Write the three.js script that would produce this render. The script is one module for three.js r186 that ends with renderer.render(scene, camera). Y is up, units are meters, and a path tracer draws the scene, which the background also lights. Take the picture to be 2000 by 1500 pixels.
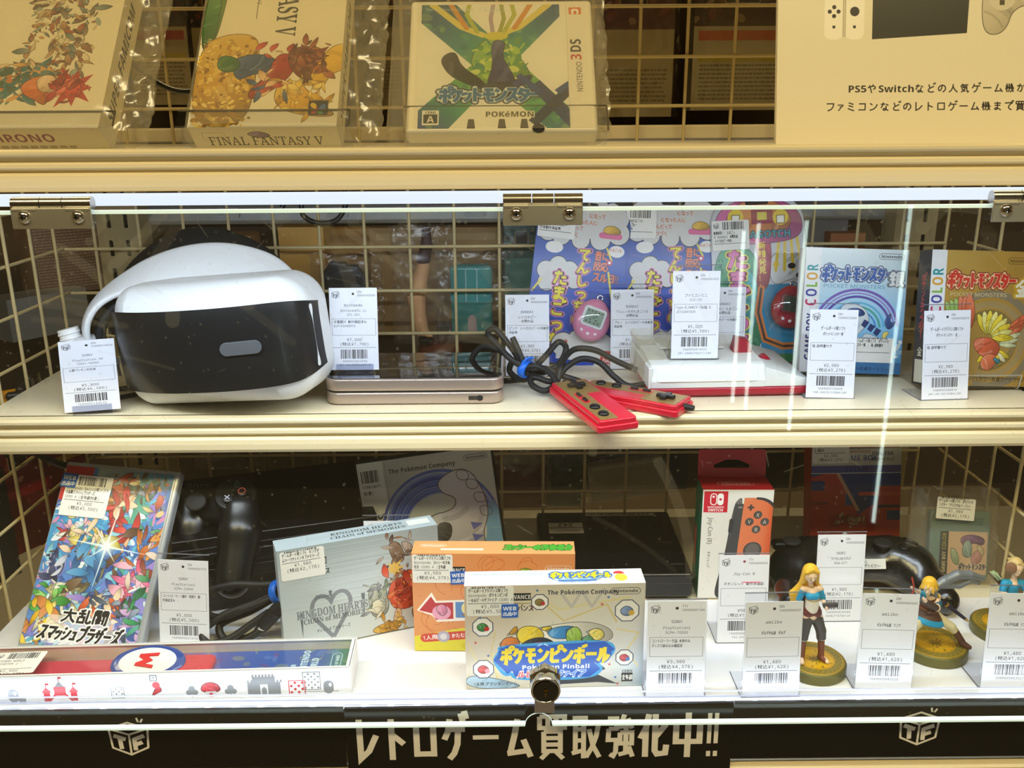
import * as THREE from 'three';
import { RoundedBoxGeometry } from 'three/addons/geometries/RoundedBoxGeometry.js';
import { mergeGeometries, mergeVertices, toCreasedNormals } from 'three/addons/utils/BufferGeometryUtils.js';
import { ImprovedNoise } from 'three/addons/math/ImprovedNoise.js';
import { MarchingCubes } from 'three/addons/objects/MarchingCubes.js';
import { RectAreaLightUniformsLib } from 'three/addons/lights/RectAreaLightUniformsLib.js';

// A lit display shelf in a second-hand game shop. Inside the script lengths are millimetres: X to the side, H above the eye, d away from the camera.
const EYE = 1.2;
const P = (X, H, d) => new THREE.Vector3(X / 1000, EYE + H / 1000, -d / 1000);
const scene = new THREE.Scene();
const renderer = new THREE.WebGLRenderer({ antialias: true });
renderer.toneMapping = THREE.LinearToneMapping;
renderer.shadowMap.enabled = true;

// ---------------------------------------------------------------- camera
const camera = new THREE.PerspectiveCamera(45.82, 2000 / 1500, 0.01, 20);
camera.position.set(0, EYE, 0);
camera.rotation.order = 'YXZ';
camera.rotation.set(THREE.MathUtils.degToRad(-16.86), THREE.MathUtils.degToRad(-0.3), -0.0065);

// ---------------------------------------------------------------- light
scene.background = new THREE.Color(0x000000);
renderer.toneMappingExposure = 1.0;
RectAreaLightUniformsLib.init();
const WARM = new THREE.Color().setRGB(1, 0.81, 0.43), COOL = new THREE.Color().setRGB(0.83, 0.93, 1.08);
const CEILING_LEVEL = 22, BAR_LEVEL = 52, STRIP_LEVEL = 8;                      // luminance of the ceiling panels, of the bar under the upper shelf and of the strip behind the front sign
function areaLight(color, level, w, h, from, to) {
  const l = new THREE.RectAreaLight(color, level, w, h);
  l.position.copy(from); scene.add(l); l.lookAt(to); l.castShadow = true; l.name = 'lamp_light';
  return l;
}
const CEILING_SPOTS = [[-0.75, 0.55], [0.75, 0.55], [-0.75, -1.6], [0.75, -1.6]];
for (const [x, z] of CEILING_SPOTS) areaLight(WARM, z > 0 ? CEILING_LEVEL : CEILING_LEVEL * 0.8, 1.1, 0.3, new THREE.Vector3(x, 2.53, z), new THREE.Vector3(x, 0, z));
areaLight(COOL, BAR_LEVEL, 0.9, 0.014, P(0, -61.6, 621), P(0, -400, 700));
areaLight(COOL, STRIP_LEVEL, 0.9, 0.010, P(0, -441, 606.5), P(0, -200, 632));
// ---------------------------------------------------------------- helpers
const R = THREE.MathUtils.degToRad, V = (x, y, z) => new THREE.Vector3(x, y, z), noise = new ImprovedNoise();
function rng(seed) { let a = seed >>> 0; return () => { a = (a + 0x6d2b79f5) | 0; let t = Math.imul(a ^ (a >>> 15), 1 | a); t = (t + Math.imul(t ^ (t >>> 7), 61 | t)) ^ t; return ((t ^ (t >>> 14)) >>> 0) / 4294967296; }; }
const used = {};
function numbered(name) { const n = used[name] = (used[name] ?? -1) + 1; return n ? name + '_' + String(n).padStart(3, '0') : name; }
function tag(o, label, category, group, kind) { o.userData = { label, category }; if (group) o.userData.group = group; if (kind) o.userData.kind = kind; return o; }
function thing(name, label, category, [X, H, d], { yaw = 0, lean = 0, roll = 0, group } = {}) {
  const o = new THREE.Group();
  o.name = numbered(name); o.position.copy(P(X, H, d)); o.rotation.order = 'YXZ'; o.rotation.set(R(-lean), R(yaw), R(roll));
  scene.add(o);
  return tag(o, label, category, group);
}
function join(list) {
  const flat = (Array.isArray(list) ? list : [list]).map((g) => {
    const f = g.index ? g.toNonIndexed() : g.clone();
    for (const k of Object.keys(f.attributes)) if (!['position', 'normal', 'uv', 'color'].includes(k)) f.deleteAttribute(k);
    if (!f.attributes.uv) f.setAttribute('uv', new THREE.BufferAttribute(new Float32Array(f.attributes.position.count * 2), 2));
    return f;
  });
  return flat.length > 1 ? mergeGeometries(flat) : flat[0];
}
function put(name, geos, m, parent = scene) {                                      // one named mesh; geometries come in millimetres
  const several = Array.isArray(m), g = several && !Array.isArray(geos) ? geos.clone() : join(geos);
  g.scale(0.001, 0.001, 0.001);
  const o = new THREE.Mesh(g, m);
  o.name = parent === scene ? numbered(name) : name; o.castShadow = o.receiveShadow = true;
  parent.add(o);
  return o;
}
const mov = (g, x, y, z) => g.translate(x, y, z);
const box = (w, h, t, x = 0, y = 0, z = 0) => new THREE.BoxGeometry(w, h, t).translate(x, y, z);                      // centred
const rbox = (w, h, t, r, x = 0, y = 0, z = 0, seg = 3) => new RoundedBoxGeometry(w, h, t, seg, Math.min(r, w / 2.01, h / 2.01, t / 2.01)).translate(x, y, z);
const cyl = (r0, r1, h, seg = 24) => new THREE.CylinderGeometry(r0, r1, h, seg);
const lathe = (pts, seg = 40) => new THREE.LatheGeometry(pts.map(([r, y]) => new THREE.Vector2(r, y)), seg);
function tube(pts, r, seg = 80, sides = 10, closed = false) { return new THREE.TubeGeometry(new THREE.CatmullRomCurve3(pts.map((p) => V(...p)), closed, 'centripetal'), seg, r, sides, closed); }
function rrect(w, h, r, x = 0, y = 0) {                                            // centred rounded rectangle as a Shape
  const s = new THREE.Shape(), a = x - w / 2, b = y - h / 2, c = x + w / 2, d = y + h / 2;
  s.moveTo(a + r, b); s.lineTo(c - r, b); s.absarc(c - r, b + r, r, -Math.PI / 2, 0); s.lineTo(c, d - r); s.absarc(c - r, d - r, r, 0, Math.PI / 2);
  s.lineTo(a + r, d); s.absarc(a + r, d - r, r, Math.PI / 2, Math.PI); s.lineTo(a, b + r); s.absarc(a + r, b + r, r, Math.PI, Math.PI * 1.5);
  return s;
}
function poly(pts) { const s = new THREE.Shape(); pts.forEach(([x, y], i) => (i ? s.lineTo(x, y) : s.moveTo(x, y))); s.closePath(); return s; }
function plate(shape, t, bevel = 0, seg = 2) {                                     // a shape given thickness t; its back lies at z = 0
  const g = new THREE.ExtrudeGeometry(shape, { depth: t - 2 * bevel, bevelEnabled: bevel > 0, bevelThickness: bevel, bevelSize: bevel, bevelOffset: -bevel, bevelSegments: seg, curveSegments: 14 });
  return g.translate(0, 0, bevel);
}
const smoothPlate = (shape, t, bevel, seg = 3) => toCreasedNormals(plate(shape, t, bevel, seg), R(35));
const lying = (g) => g.rotateX(-Math.PI / 2);                                      // from standing in x, y to lying in x, z with its front up
function sweepX(profile, length) { return new THREE.ExtrudeGeometry(poly(profile), { depth: length, bevelEnabled: false }).rotateY(-Math.PI / 2).translate(length / 2, 0, 0); }   // profile in (z, y)
// ---- plain materials
const std = (color, roughness = 0.5, o = {}) => new THREE.MeshPhysicalMaterial({ color, roughness, ...o });
const clear = (o = {}) => new THREE.MeshPhysicalMaterial({ color: 0xffffff, roughness: 0.02, transmission: 1, thickness: 0, ior: 1.49, ...o });
const glow = (color, k) => new THREE.MeshStandardMaterial({ color: 0x111111, emissive: color, emissiveIntensity: k, roughness: 0.6 });
const M = {
  cream: std(0xe6d8b2, 0.42), creamDeck: std(0xe9dfc3, 0.3), wire: std(0xcdbb8b, 0.5), white: std(0xf4f4f2, 0.35), whiteBoard: std(0xf3f4f6, 0.16), steel: std(0xc9c6be, 0.22, { metalness: 1 }), chrome: std(0xe6e6e6, 0.07, { metalness: 1 }),
  black: std(0x0c0c0d, 0.35), blackMatt: std(0x131314, 0.7), blackGloss: std(0x060607, 0.08, { clearcoat: 0.6, clearcoatRoughness: 0.05 }), cable: std(0x1b1b1c, 0.55), blueTie: std(0x0d6be0, 0.4), card: std(0xf2f3f6, 0.55), paper: std(0xe9e4d3, 0.7),
  clear: clear(), acrylic: clear({ roughness: 0.03, color: 0xf4f6fb }), bag: clear({ roughness: 0.24, ior: 1.85, color: 0xf6f3e8, transmission: 0.94 }), red: std(0xc8102e, 0.32, { clearcoat: 0.4, clearcoatRoughness: 0.15 }), darkRed: std(0xa8142c, 0.35),
};
// ---- printed faces: a canvas w by h millimetres, drawn in millimetres from its upper left corner
function sheet(w, h, ppm, draw) {
  const cv = document.createElement('canvas'); cv.width = Math.round(w * ppm); cv.height = Math.round(h * ppm);
  const c = cv.getContext('2d'); c.scale(cv.width / w, cv.height / h); draw(c, w, h);
  const t = new THREE.CanvasTexture(cv); t.colorSpace = THREE.SRGBColorSpace; t.magFilter = THREE.LinearFilter; t.wrapS = t.wrapT = THREE.ClampToEdgeWrapping;
  return t;
}
const printed = (w, h, ppm, draw, o = {}) => new THREE.MeshPhysicalMaterial({ color: 0xffffff, roughness: 0.45, ...o, map: sheet(w, h, ppm, draw) });
function fitUV(g, w, h, x0, y0) {                                                   // uv over a face that spans w by h from (x0, y0) in x and y
  const p = g.attributes.position, uv = new Float32Array(p.count * 2);
  for (let i = 0; i < p.count; i++) { uv[i * 2] = (p.getX(i) - x0) / w; uv[i * 2 + 1] = (p.getY(i) - y0) / h; }
  g.setAttribute('uv', new THREE.BufferAttribute(uv, 2));
  return g;
}
function carton(parent, w, h, t, f, name = 'carton') {                              // a box standing on y = 0 with its back at z = 0; f: front, back, side (both), left, right, top, bottom
  const plain = f.plain || M.paper, s = f.side || plain;
  return put(name, new THREE.BoxGeometry(w, h, t).translate(0, h / 2, t / 2), [f.right || s, f.left || s, f.top || plain, f.bottom || plain, f.front || plain, f.back || plain], parent);
}
function patch(name, w, h, x, y, z, m, parent, { r = 1, t = 0.25, roll = 0 } = {}) {  // a thin printed label with rounded corners, its middle at (x, y), its face towards +z
  const g = fitUV(plate(rrect(w, h, Math.max(r, 0.05)), t), w, h, -w / 2, -h / 2).rotateZ(R(roll)).translate(x, y, z);
  return put(name, g, m, parent);
}
function fill(c, color, x, y, w, h) { c.fillStyle = color; c.fillRect(x, y, w, h); }
const mixTone = (hex, k) => { const v = [1, 3, 5].map((i) => parseInt(hex.slice(i, i + 2), 16)); return 'rgb(' + v.map((x) => Math.round(k > 0 ? x + (255 - x) * k : x * (1 + k))).join(',') + ')'; };
let rich = 0;                                                                       // above 0, rounded colour shapes get brush strokes and a thin edge, as painted print has
function path(c, pts, color, smooth = false, stroke = 0) {
  c.beginPath(); c.moveTo(...pts[0]);
  if (!smooth) for (const p of pts.slice(1)) c.lineTo(...p);
  else { const n = pts.length; c.moveTo((pts[0][0] + pts[n - 1][0]) / 2, (pts[0][1] + pts[n - 1][1]) / 2); for (let i = 0; i < n; i++) { const p = pts[i], q = pts[(i + 1) % n]; c.quadraticCurveTo(...p, (p[0] + q[0]) / 2, (p[1] + q[1]) / 2); } }
  if (stroke) { c.strokeStyle = color; c.lineWidth = stroke; c.lineJoin = 'round'; c.stroke(); } else {
    c.closePath(); c.fillStyle = color;
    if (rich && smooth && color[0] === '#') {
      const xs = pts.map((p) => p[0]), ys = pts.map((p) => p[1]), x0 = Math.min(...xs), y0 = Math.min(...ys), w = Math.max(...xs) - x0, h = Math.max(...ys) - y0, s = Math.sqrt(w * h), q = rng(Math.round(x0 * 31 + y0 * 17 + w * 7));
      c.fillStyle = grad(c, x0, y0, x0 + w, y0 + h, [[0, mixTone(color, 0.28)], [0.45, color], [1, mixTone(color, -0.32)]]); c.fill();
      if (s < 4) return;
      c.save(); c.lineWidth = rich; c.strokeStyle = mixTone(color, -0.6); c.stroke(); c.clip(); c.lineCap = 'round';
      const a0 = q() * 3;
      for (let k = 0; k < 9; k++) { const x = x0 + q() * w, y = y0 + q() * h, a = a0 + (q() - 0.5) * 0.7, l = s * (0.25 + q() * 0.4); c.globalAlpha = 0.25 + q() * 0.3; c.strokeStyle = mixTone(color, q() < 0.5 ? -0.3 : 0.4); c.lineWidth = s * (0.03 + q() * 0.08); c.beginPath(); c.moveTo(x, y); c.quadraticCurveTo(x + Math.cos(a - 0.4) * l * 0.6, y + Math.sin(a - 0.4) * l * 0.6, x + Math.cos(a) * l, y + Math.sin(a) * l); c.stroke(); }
      c.restore();
    } else c.fill();
  }
}
function ribbons(c, x, y, w, h, n, colors, s0, s1, seed, edge = 0.25) {             // loose tapered brush shapes of colour
  const q = rng(seed);
  for (let k = 0; k < n; k++) {
    const px = x + q() * w, py = y + q() * h, l = s0 + q() * (s1 - s0), a = q() * 6.3, b2 = a + (q() - 0.5) * 1.8, wd = l * (0.18 + q() * 0.3), col = colors[Math.floor(q() * colors.length)];
    const mx = px + Math.cos(a) * l * 0.5, my = py + Math.sin(a) * l * 0.5, ex = mx + Math.cos(b2) * l * 0.5, ey = my + Math.sin(b2) * l * 0.5, nx = -Math.sin(a), ny = Math.cos(a);
    c.beginPath(); c.moveTo(px, py); c.quadraticCurveTo(mx + nx * wd, my + ny * wd, ex, ey); c.quadraticCurveTo(mx - nx * wd, my - ny * wd, px, py); c.closePath();
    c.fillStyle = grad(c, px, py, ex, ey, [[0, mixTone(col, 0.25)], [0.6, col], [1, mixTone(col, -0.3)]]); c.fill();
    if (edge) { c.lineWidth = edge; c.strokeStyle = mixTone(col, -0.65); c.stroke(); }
  }
}
function oval(c, color, x, y, rx, ry, turn = 0, stroke = 0) { c.beginPath(); c.ellipse(x, y, rx, ry, turn, 0, 7); if (stroke) { c.strokeStyle = color; c.lineWidth = stroke; c.stroke(); } else { c.fillStyle = color; c.fill(); } }
function pill(c, color, x, y, w, h, r, stroke = 0) { c.beginPath(); c.roundRect(x, y, w, h, r); if (stroke) { c.strokeStyle = color; c.lineWidth = stroke; c.stroke(); } else { c.fillStyle = color; c.fill(); } }
function grad(c, x0, y0, x1, y1, stops) { const g = c.createLinearGradient(x0, y0, x1, y1); stops.forEach(([k, s]) => g.addColorStop(k, s)); return g; }
function say(c, text, x, y, size, o = {}) {                                         // Latin text; y is the baseline
  c.save(); c.translate(x, y); if (o.turn) c.rotate(o.turn); c.scale((o.narrow || 1) / 100, 1 / 100);
  c.font = (o.italic ? 'italic ' : '') + (o.bold ? 'bold ' : '') + size * 100 + 'px ' + (o.font || 'sans-serif'); c.textAlign = o.align || 'left'; c.textBaseline = 'alphabetic'; c.lineJoin = 'round';
  if (o.edge) { c.strokeStyle = o.edge; c.lineWidth = (o.edgeWidth || size * 0.15) * 200; c.strokeText(text, 0, 0); }
  c.fillStyle = o.color || '#222'; c.fillText(text, 0, 0); c.restore();
}
function burst(c, x, y, r0, r1, n, color, seed = 1, squash = 1) { const q = rng(seed), pts = []; for (let i = 0; i < n * 2; i++) { const a = i * Math.PI / n, r = (i % 2 ? r0 : r1 * (0.7 + q() * 0.5)); pts.push([x + Math.cos(a) * r, y + Math.sin(a) * r * squash]); } path(c, pts, color); }
function bars(c, x, y, w, h, seed = 3) { const q = rng(seed); let p = 0; c.fillStyle = '#1c1c22'; while (p < w) { const k = 0.3 + Math.floor(q() * 3) * 0.3; if (p + k > w) break; c.fillRect(x + p, y, k, h); p += k + 0.3 + Math.floor(q() * 3) * 0.28; } }
function dapple(c, x, y, w, h, n, colors, s0, s1, seed) { const q = rng(seed); for (let i = 0; i < n; i++) oval(c, colors[Math.floor(q() * colors.length)], x + q() * w, y + q() * h, s0 + q() * (s1 - s0), (s0 + q() * (s1 - s0)) * 0.6, q() * 3); }
function cubeLogo(c, x, y, s, color, weight = 0.06) {                                // the shop's box mark with T and F on its two faces; s is its width
  c.save(); c.translate(x, y); c.scale(s, s); c.strokeStyle = c.fillStyle = color; c.lineWidth = weight; c.lineJoin = 'round';
  const A = [[0.04, 0.25], [0.5, 0.08], [0.96, 0.25], [0.5, 0.42]], line = (...p) => { c.beginPath(); c.moveTo(...p[0]); p.slice(1).forEach((q) => c.lineTo(...q)); c.stroke(); };
  line(...A, A[0]); line(A[0], [0.08, 0.78], [0.5, 0.98], [0.92, 0.78], A[2]); line(A[3], [0.5, 0.98]);
  c.lineWidth = weight * 2; line([0.13, 0.44], [0.41, 0.55]); line([0.27, 0.5], [0.29, 0.82]); line([0.62, 0.86], [0.61, 0.55], [0.86, 0.45]); line([0.62, 0.7], [0.8, 0.63]);
  c.lineWidth = weight * 0.9; line([0.76, 0.07], [0.73, -0.05]); line([0.81, 0.08], [0.87, -0.02]); c.restore();
}
// ---------------------------------------------------------------- Japanese stroke lettering (the canvas fonts hold no kana or kanji)
const GLYPH = {
ア: '12,14 88,14 84,28 58,48|52,32 50,58 42,76 22,92', イ: '82,10 62,34 38,50 12,60|54,42 54,94', ウ: '50,6 50,22|16,46 16,24 86,24 82,48 66,76 36,94', エ: '18,20 82,20|50,20 50,82|8,82 92,82',
オ: '8,30 92,30|62,8 62,92 46,88|60,32 40,60 10,80', カ: '10,30 86,30 82,66 74,90 58,86|46,8 44,40 32,70 12,90', キ: '14,34 84,26|8,64 92,54|42,8 58,94', ク: '40,8 28,34 10,52|36,24 84,24 76,52 56,78 22,94',
ケ: '34,8 26,34 10,52|30,30 94,30|66,30 62,62 48,82 28,94', コ: '16,20 82,20 82,84|12,82 84,82', サ: '6,32 94,32|30,10 30,60|70,10 70,48 60,76 36,94', シ: '18,14 36,26|10,40 30,52|14,88 44,80 70,60 90,28',
ス: '16,16 78,16 68,44 42,72 10,90|56,56 92,90', セ: '8,42 88,30 74,56 62,64|34,10 34,80 42,88 88,86', ソ: '16,16 26,42|84,14 76,48 58,74 28,92', タ: '40,8 28,34 10,52|36,24 84,24 76,52 56,78 22,94|34,44 72,66',
チ: '78,10 50,20 18,24|6,48 94,48|52,20 52,56 44,78 24,94', ツ: '12,22 22,46|42,16 50,40|88,18 80,52 62,76 30,92', テ: '20,16 80,16|8,42 92,42|52,42 50,66 42,82 24,94', ト: '34,6 34,94|34,38 82,60',
ナ: '8,36 92,36|54,8 52,56 40,80 20,94', ニ: '20,24 80,24|8,80 92,80', ネ: '50,4 50,20|14,26 82,26 60,48 10,72|50,52 50,94|66,54 90,70', ノ: '80,10 72,42 50,72 14,92', ハ: '32,22 26,54 8,84|64,18 80,46 92,84', ヒ: '24,10 24,80 34,88 86,86|82,24 56,40 24,48',
フ: '12,18 86,18 80,50 60,76 22,92', ヘ: '6,62 34,28 44,28 94,78', ホ: '8,30 92,30|50,8 50,94 36,90|28,48 10,78|72,48 90,76', マ: '8,20 92,20 78,46 52,70|32,52 66,86', ミ: '26,10 78,26|26,38 74,52|18,68 84,92',
ム: '46,10 34,46 18,84|8,84 86,78|66,54 92,92', メ: '76,8 62,44 40,72 10,92|26,32 80,74', モ: '18,18 84,18|8,48 92,48|46,18 46,80 54,88 86,86', ヤ: '8,42 88,26 80,46 64,60|32,12 54,94', ユ: '20,24 74,24 68,80|6,80 94,80',
ヨ: '18,16 82,16 82,90|20,50 82,50|14,86 84,86', ラ: '20,14 80,14|10,40 88,40 80,64 60,82 26,94', リ: '24,10 24,60|76,8 76,52 66,76 40,94', ル: '30,16 28,52 20,76 6,90|58,10 58,88 78,76 94,54', レ: '24,6 24,90 58,74 90,40',
ロ: '16,18 84,18 84,88|16,18 16,88|16,82 84,82', ワ: '14,46 14,18 88,18 82,50 64,76 32,94', ン: '14,16 40,32|12,88 50,76 74,56 92,26', ー: '6,48 94,48',
や: '~8,42 40,28 72,22 90,34 84,52 66,56|62,6 66,22|28,14 52,94', な: '10,26 56,24|36,8 28,38 12,64|66,24 88,38|~64,40 66,66 64,82 46,90 30,80 44,68 66,74 88,92', と: '30,10 40,44|~84,30 48,44 22,66 30,86 60,90 86,86',
の: '~52,22 46,58 28,80 12,66 16,38 42,18 72,20 90,46 82,74 58,90', か: '~8,32 44,26 62,34 58,70 46,90 32,86|40,8 30,46 12,84|74,22 92,52', ら: '34,10 62,20|~30,32 24,62 42,50 70,48 82,66 70,86 34,92',
ま: '16,22 84,22|20,44 80,44|~50,8 50,62 48,82 32,90 18,80 32,68 56,74 86,92', て: '~8,22 50,18 92,16|~88,18 56,38 46,62 56,84 80,90', ん: '~52,8 30,48 8,92|~22,62 42,50 52,62 54,86 72,88 92,62', し: '~30,8 26,60 34,86 60,90 88,70',
ち: '10,26 84,24|~44,8 34,40 26,62 56,48 82,58 80,80 58,92 34,94', た: '8,28 58,26|36,8 26,54 10,92|54,50 86,48|~54,66 50,82 64,90 92,88', こ: '20,22 76,22|~22,62 18,82 48,88 84,84', に: '~22,12 14,50 20,90 30,66|48,30 86,30|~48,64 48,84 66,88 90,84',
き: '16,24 78,18|14,44 84,36|46,6 70,66|~22,68 22,88 50,94 74,90', み: '18,16 50,16|~50,16 38,60 20,86 8,72 26,54 60,60 92,76|76,36 74,70 54,94', い: '~18,18 18,58 28,84 42,70|74,24 88,66', さ: '14,30 84,24|44,6 70,60|~22,62 22,84 46,94 72,90',
く: '70,8 26,46 28,52 72,92', れ: '28,8 28,94|~8,34 40,28 18,72 8,80|~30,54 60,22 72,30 68,80 80,88 94,70', は: '~20,12 14,50 20,92|40,30 92,30|~68,8 68,66 62,86 46,86 40,76 54,68 74,74 92,90', つ: '~6,36 50,22 84,28 92,52 76,78 42,88', む: '8,28 60,28|~32,10 32,60 18,72 14,54 32,50 34,80 50,92 84,86 84,66|70,26 88,44', け: '~20,10 14,50 20,92|40,30 94,30|~72,8 72,56 64,80 50,94',
買: '8,6 92,6 92,30 8,30 8,6|36,6 36,30|64,6 64,30|22,38 78,38 78,80 22,80 22,38|22,52 78,52|22,66 78,66|36,82 12,97|64,82 88,97', 取: '4,10 56,10|14,10 14,84|42,10 42,97|14,34 42,34|14,58 42,58|2,86 50,78|56,22 92,22 84,50 70,74 50,95|60,34 74,70 96,95',
強: '8,12 38,12 38,34 12,34|12,34 10,58 38,58 36,84 28,93 16,89|64,4 50,30 84,26|76,12 90,34|50,42 90,42 90,66 50,66 50,42|70,32 70,88|46,90 90,83|80,72 94,95', 化: '32,4 22,34 4,56|22,32 22,96|90,26 52,56|54,4 54,82 62,90 90,88 93,70', 中: '10,22 90,22 90,64 10,64 10,22|50,2 50,98',
人: '50,8 44,44 28,74 6,92|48,34 66,66 94,92', 気: '30,6 22,22 8,36|26,18 88,18|26,32 78,32|14,46 74,46 74,74 84,92 94,78|58,54 38,78 14,92|20,58 58,86', 機: '4,32 34,32|20,6 20,94|20,34 6,66|22,40 34,56|46,6 40,20 50,30 40,44 56,42|74,6 68,20 78,30 68,44 86,42|38,54 96,54|62,8 66,54 78,80 92,90|86,64 66,86 52,94|46,54 44,76 34,92',
税: '34,8 8,16|4,32 40,32|22,14 22,94|22,34 4,64|24,42 38,58|56,6 62,20|86,6 78,20|52,26 88,26 88,50 52,50 52,26|62,50 58,74 42,92|76,50 76,84 84,90 94,84', 込: '12,10 24,24|6,42 22,42 22,70 6,88|22,72 40,86 94,88|62,14 50,48 36,64|58,20 72,46 90,64|46,14 64,14',
銀: '24,6 4,36|24,6 42,30|14,34 36,34|6,52 42,52|24,34 24,84|4,88 42,82|54,10 88,10 88,46 54,46|54,28 88,28|54,10 54,90 70,82|62,48 78,76 96,92|90,54 76,66', 金: '50,4 30,26 4,44|50,4 70,26 96,44|28,42 72,42|14,62 86,62|50,42 50,90|28,68 36,84|72,68 64,84|6,92 94,92',
大: '6,34 94,34|50,6 48,44 32,74 6,92|52,40 68,72 94,92', 乱: '46,8 14,16|4,32 52,32|30,14 30,54|10,54 48,54 48,88 10,88 10,54|66,6 66,82 74,90 92,88 92,72',
闘: '8,6 8,94|8,6 42,6 42,32 8,32|8,19 42,19|92,6 92,92 82,90|58,6 92,6|58,6 58,32 92,32|58,19 92,19|24,44 54,44|28,54 50,54 50,68 28,68 28,54|24,86 56,80|32,72 36,80|48,72 44,80|62,44 78,44|72,40 72,84 64,84|62,60 66,66',
出: '50,4 50,88|20,16 20,46 80,46 80,16|10,56 10,90 90,90 90,56', 品: '28,8 72,8 72,40 28,40 28,8|8,54 42,54 42,92 8,92 8,54|58,54 92,54 92,92 58,92 58,54', 用: '16,10 84,10 84,92 74,92|16,10 16,60 6,94|16,36 84,36|16,62 84,62|50,10 50,92',
箱: '24,4 10,24|20,12 44,12|62,4 52,24|58,12 90,12|6,42 44,42|26,26 26,96|26,44 8,74|28,50 42,64|54,34 88,34 88,94 54,94 54,34|54,54 88,54|54,74 88,74', 説: '8,16 38,16|4,30 42,30|8,44 38,44|8,56 38,56|8,70 38,70 38,92 8,92 8,70|56,6 62,20|84,6 76,20|52,26 88,26 88,50 52,50 52,26|62,50 58,74 44,92|76,50 76,84 84,90 94,82',
明: '8,16 40,16 40,80 8,80 8,16|8,46 40,46|54,10 90,10 90,92 80,90|54,10 54,60 44,92|54,34 90,34|54,58 90,58', 書: '18,12 80,12 80,36 18,36|6,24 94,24|50,4 50,58|14,46 86,46|6,58 94,58|24,68 76,68 76,96 24,96 24,68|24,82 76,82', 付: '30,6 6,50|22,34 22,94|38,32 94,32|76,8 76,90 62,88|48,50 58,68',
動: '46,6 10,14|4,26 54,26|12,36 48,36 48,60 12,60 12,36|30,12 30,84|12,48 48,48|8,72 52,72|4,90 54,84|60,28 92,28 90,70 84,92 74,88|74,6 72,50 58,92', 作: '28,6 6,50|20,34 20,94|50,6 34,42|44,26 94,26|58,26 58,94|58,48 88,48|58,70 90,70', 確: '4,14 40,14|24,14 6,60|14,48 38,48 38,86 14,86 14,48|48,26 48,14 94,14 94,26|64,6 54,40 44,54|56,36 56,94|56,38 92,38|74,26 74,90|56,56 90,56|56,72 90,72|56,90 94,90',
認: '8,16 38,16|4,30 42,30|8,44 38,44|8,56 38,56|8,70 38,70 38,92 8,92 8,70|52,12 90,12 88,42 78,44|66,12 62,36 50,50|56,24 70,36|50,66 46,86|60,60 60,84 68,92 84,90 84,78|68,56 76,66|88,62 94,80', 済: '10,10 22,20|4,36 18,46|20,64 8,92|62,4 62,16|34,18 94,18|46,24 84,54|84,24 36,56|50,56 46,76 36,94|78,56 78,94|50,66 78,66|50,80 78,80',
充: '50,4 50,18|8,20 92,20|46,22 28,46 76,44|66,32 82,52|36,52 32,74 10,92|62,52 62,82 70,90 90,88 90,74', 電: '20,8 80,8|8,32 8,20 92,20 92,32|50,8 50,46|22,30 38,30|62,30 78,30|22,42 38,42|62,42 78,42|20,54 80,54 80,80 20,80 20,54|20,67 80,67|50,54 50,88 60,94 94,92', 器: '10,6 42,6 42,30 10,30 10,6|58,6 90,6 90,30 58,30 58,6|6,44 94,44|50,32 36,56 6,64|54,44 94,64|10,70 42,70 42,94 10,94 10,70|58,70 90,70 90,94 58,94 58,70',
未: '16,26 84,26|6,48 94,48|50,6 50,96|48,50 8,84|52,50 92,84', 開: '8,6 8,94|8,6 42,6 42,32 8,32|8,19 42,19|92,6 92,92 82,90|58,6 92,6|58,6 58,32 92,32|58,19 92,19|24,46 76,46|20,64 80,64|40,46 38,74 26,90|62,46 62,92', 封: '12,18 48,18|30,4 30,42|6,42 52,42|12,62 48,62|30,48 30,86|6,88 52,82|56,30 96,30|80,6 80,90 68,88|62,46 70,62',
音: '50,4 50,16|14,16 86,16|32,20 38,36|68,20 62,36|6,38 94,38|24,50 76,50 76,94 24,94 24,50|24,72 76,72', 反: '14,12 90,12|14,12 14,56 4,92|26,34 82,34 72,60 50,80 26,92|34,46 54,74 92,92', 応: '50,4 50,14|12,16 92,16|12,16 12,60 4,92|30,50 24,80|42,40 42,80 52,90 76,88 76,72|54,30 64,46|80,46 92,74',
全: '50,4 30,26 4,42|50,4 70,26 96,42|24,44 76,44|24,66 76,66|50,44 50,90|8,92 92,92', 年: '28,4 8,36|22,20 88,20|24,42 84,42|24,42 24,66|6,66 94,66|54,20 54,96', 齢: '26,4 26,26|26,14 46,14|4,28 52,28|8,40 8,92 48,92 48,40|28,40 28,80|14,46 42,74|42,46 14,74|74,6 54,38|74,6 96,38|64,40 86,40|58,56 90,56 86,72 72,84|66,68 84,94',
対: '28,6 28,22|4,24 52,24|44,26 30,64 4,92|14,36 50,86|56,34 96,34|80,8 80,90 68,88|62,50 70,66', 象: '42,4 16,26|36,12 70,12 58,26|22,26 80,26 80,44 22,44 22,26|50,26 50,44|44,44 12,62|46,56 58,76 54,92 42,90|50,64 14,82|56,74 18,94|84,48 66,60|64,60 92,90', 上: '48,8 48,86|48,40 82,40|6,88 94,88',
部: '28,4 28,16|6,18 52,18|16,24 22,40|44,24 38,40|4,44 54,44|12,58 46,58 46,92 12,92 12,58|64,10 64,96|64,10 92,10 78,36 92,58 86,74 74,72', 劣: '50,4 50,34|24,14 8,32|74,14 92,30|66,24 40,44 12,52|14,62 82,62 78,90 64,90|46,50 40,76 10,94', 有: '6,22 94,22|42,4 30,34 6,60|34,42 80,42 80,92 70,90|34,42 34,96|34,58 80,58|34,74 80,74',
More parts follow.
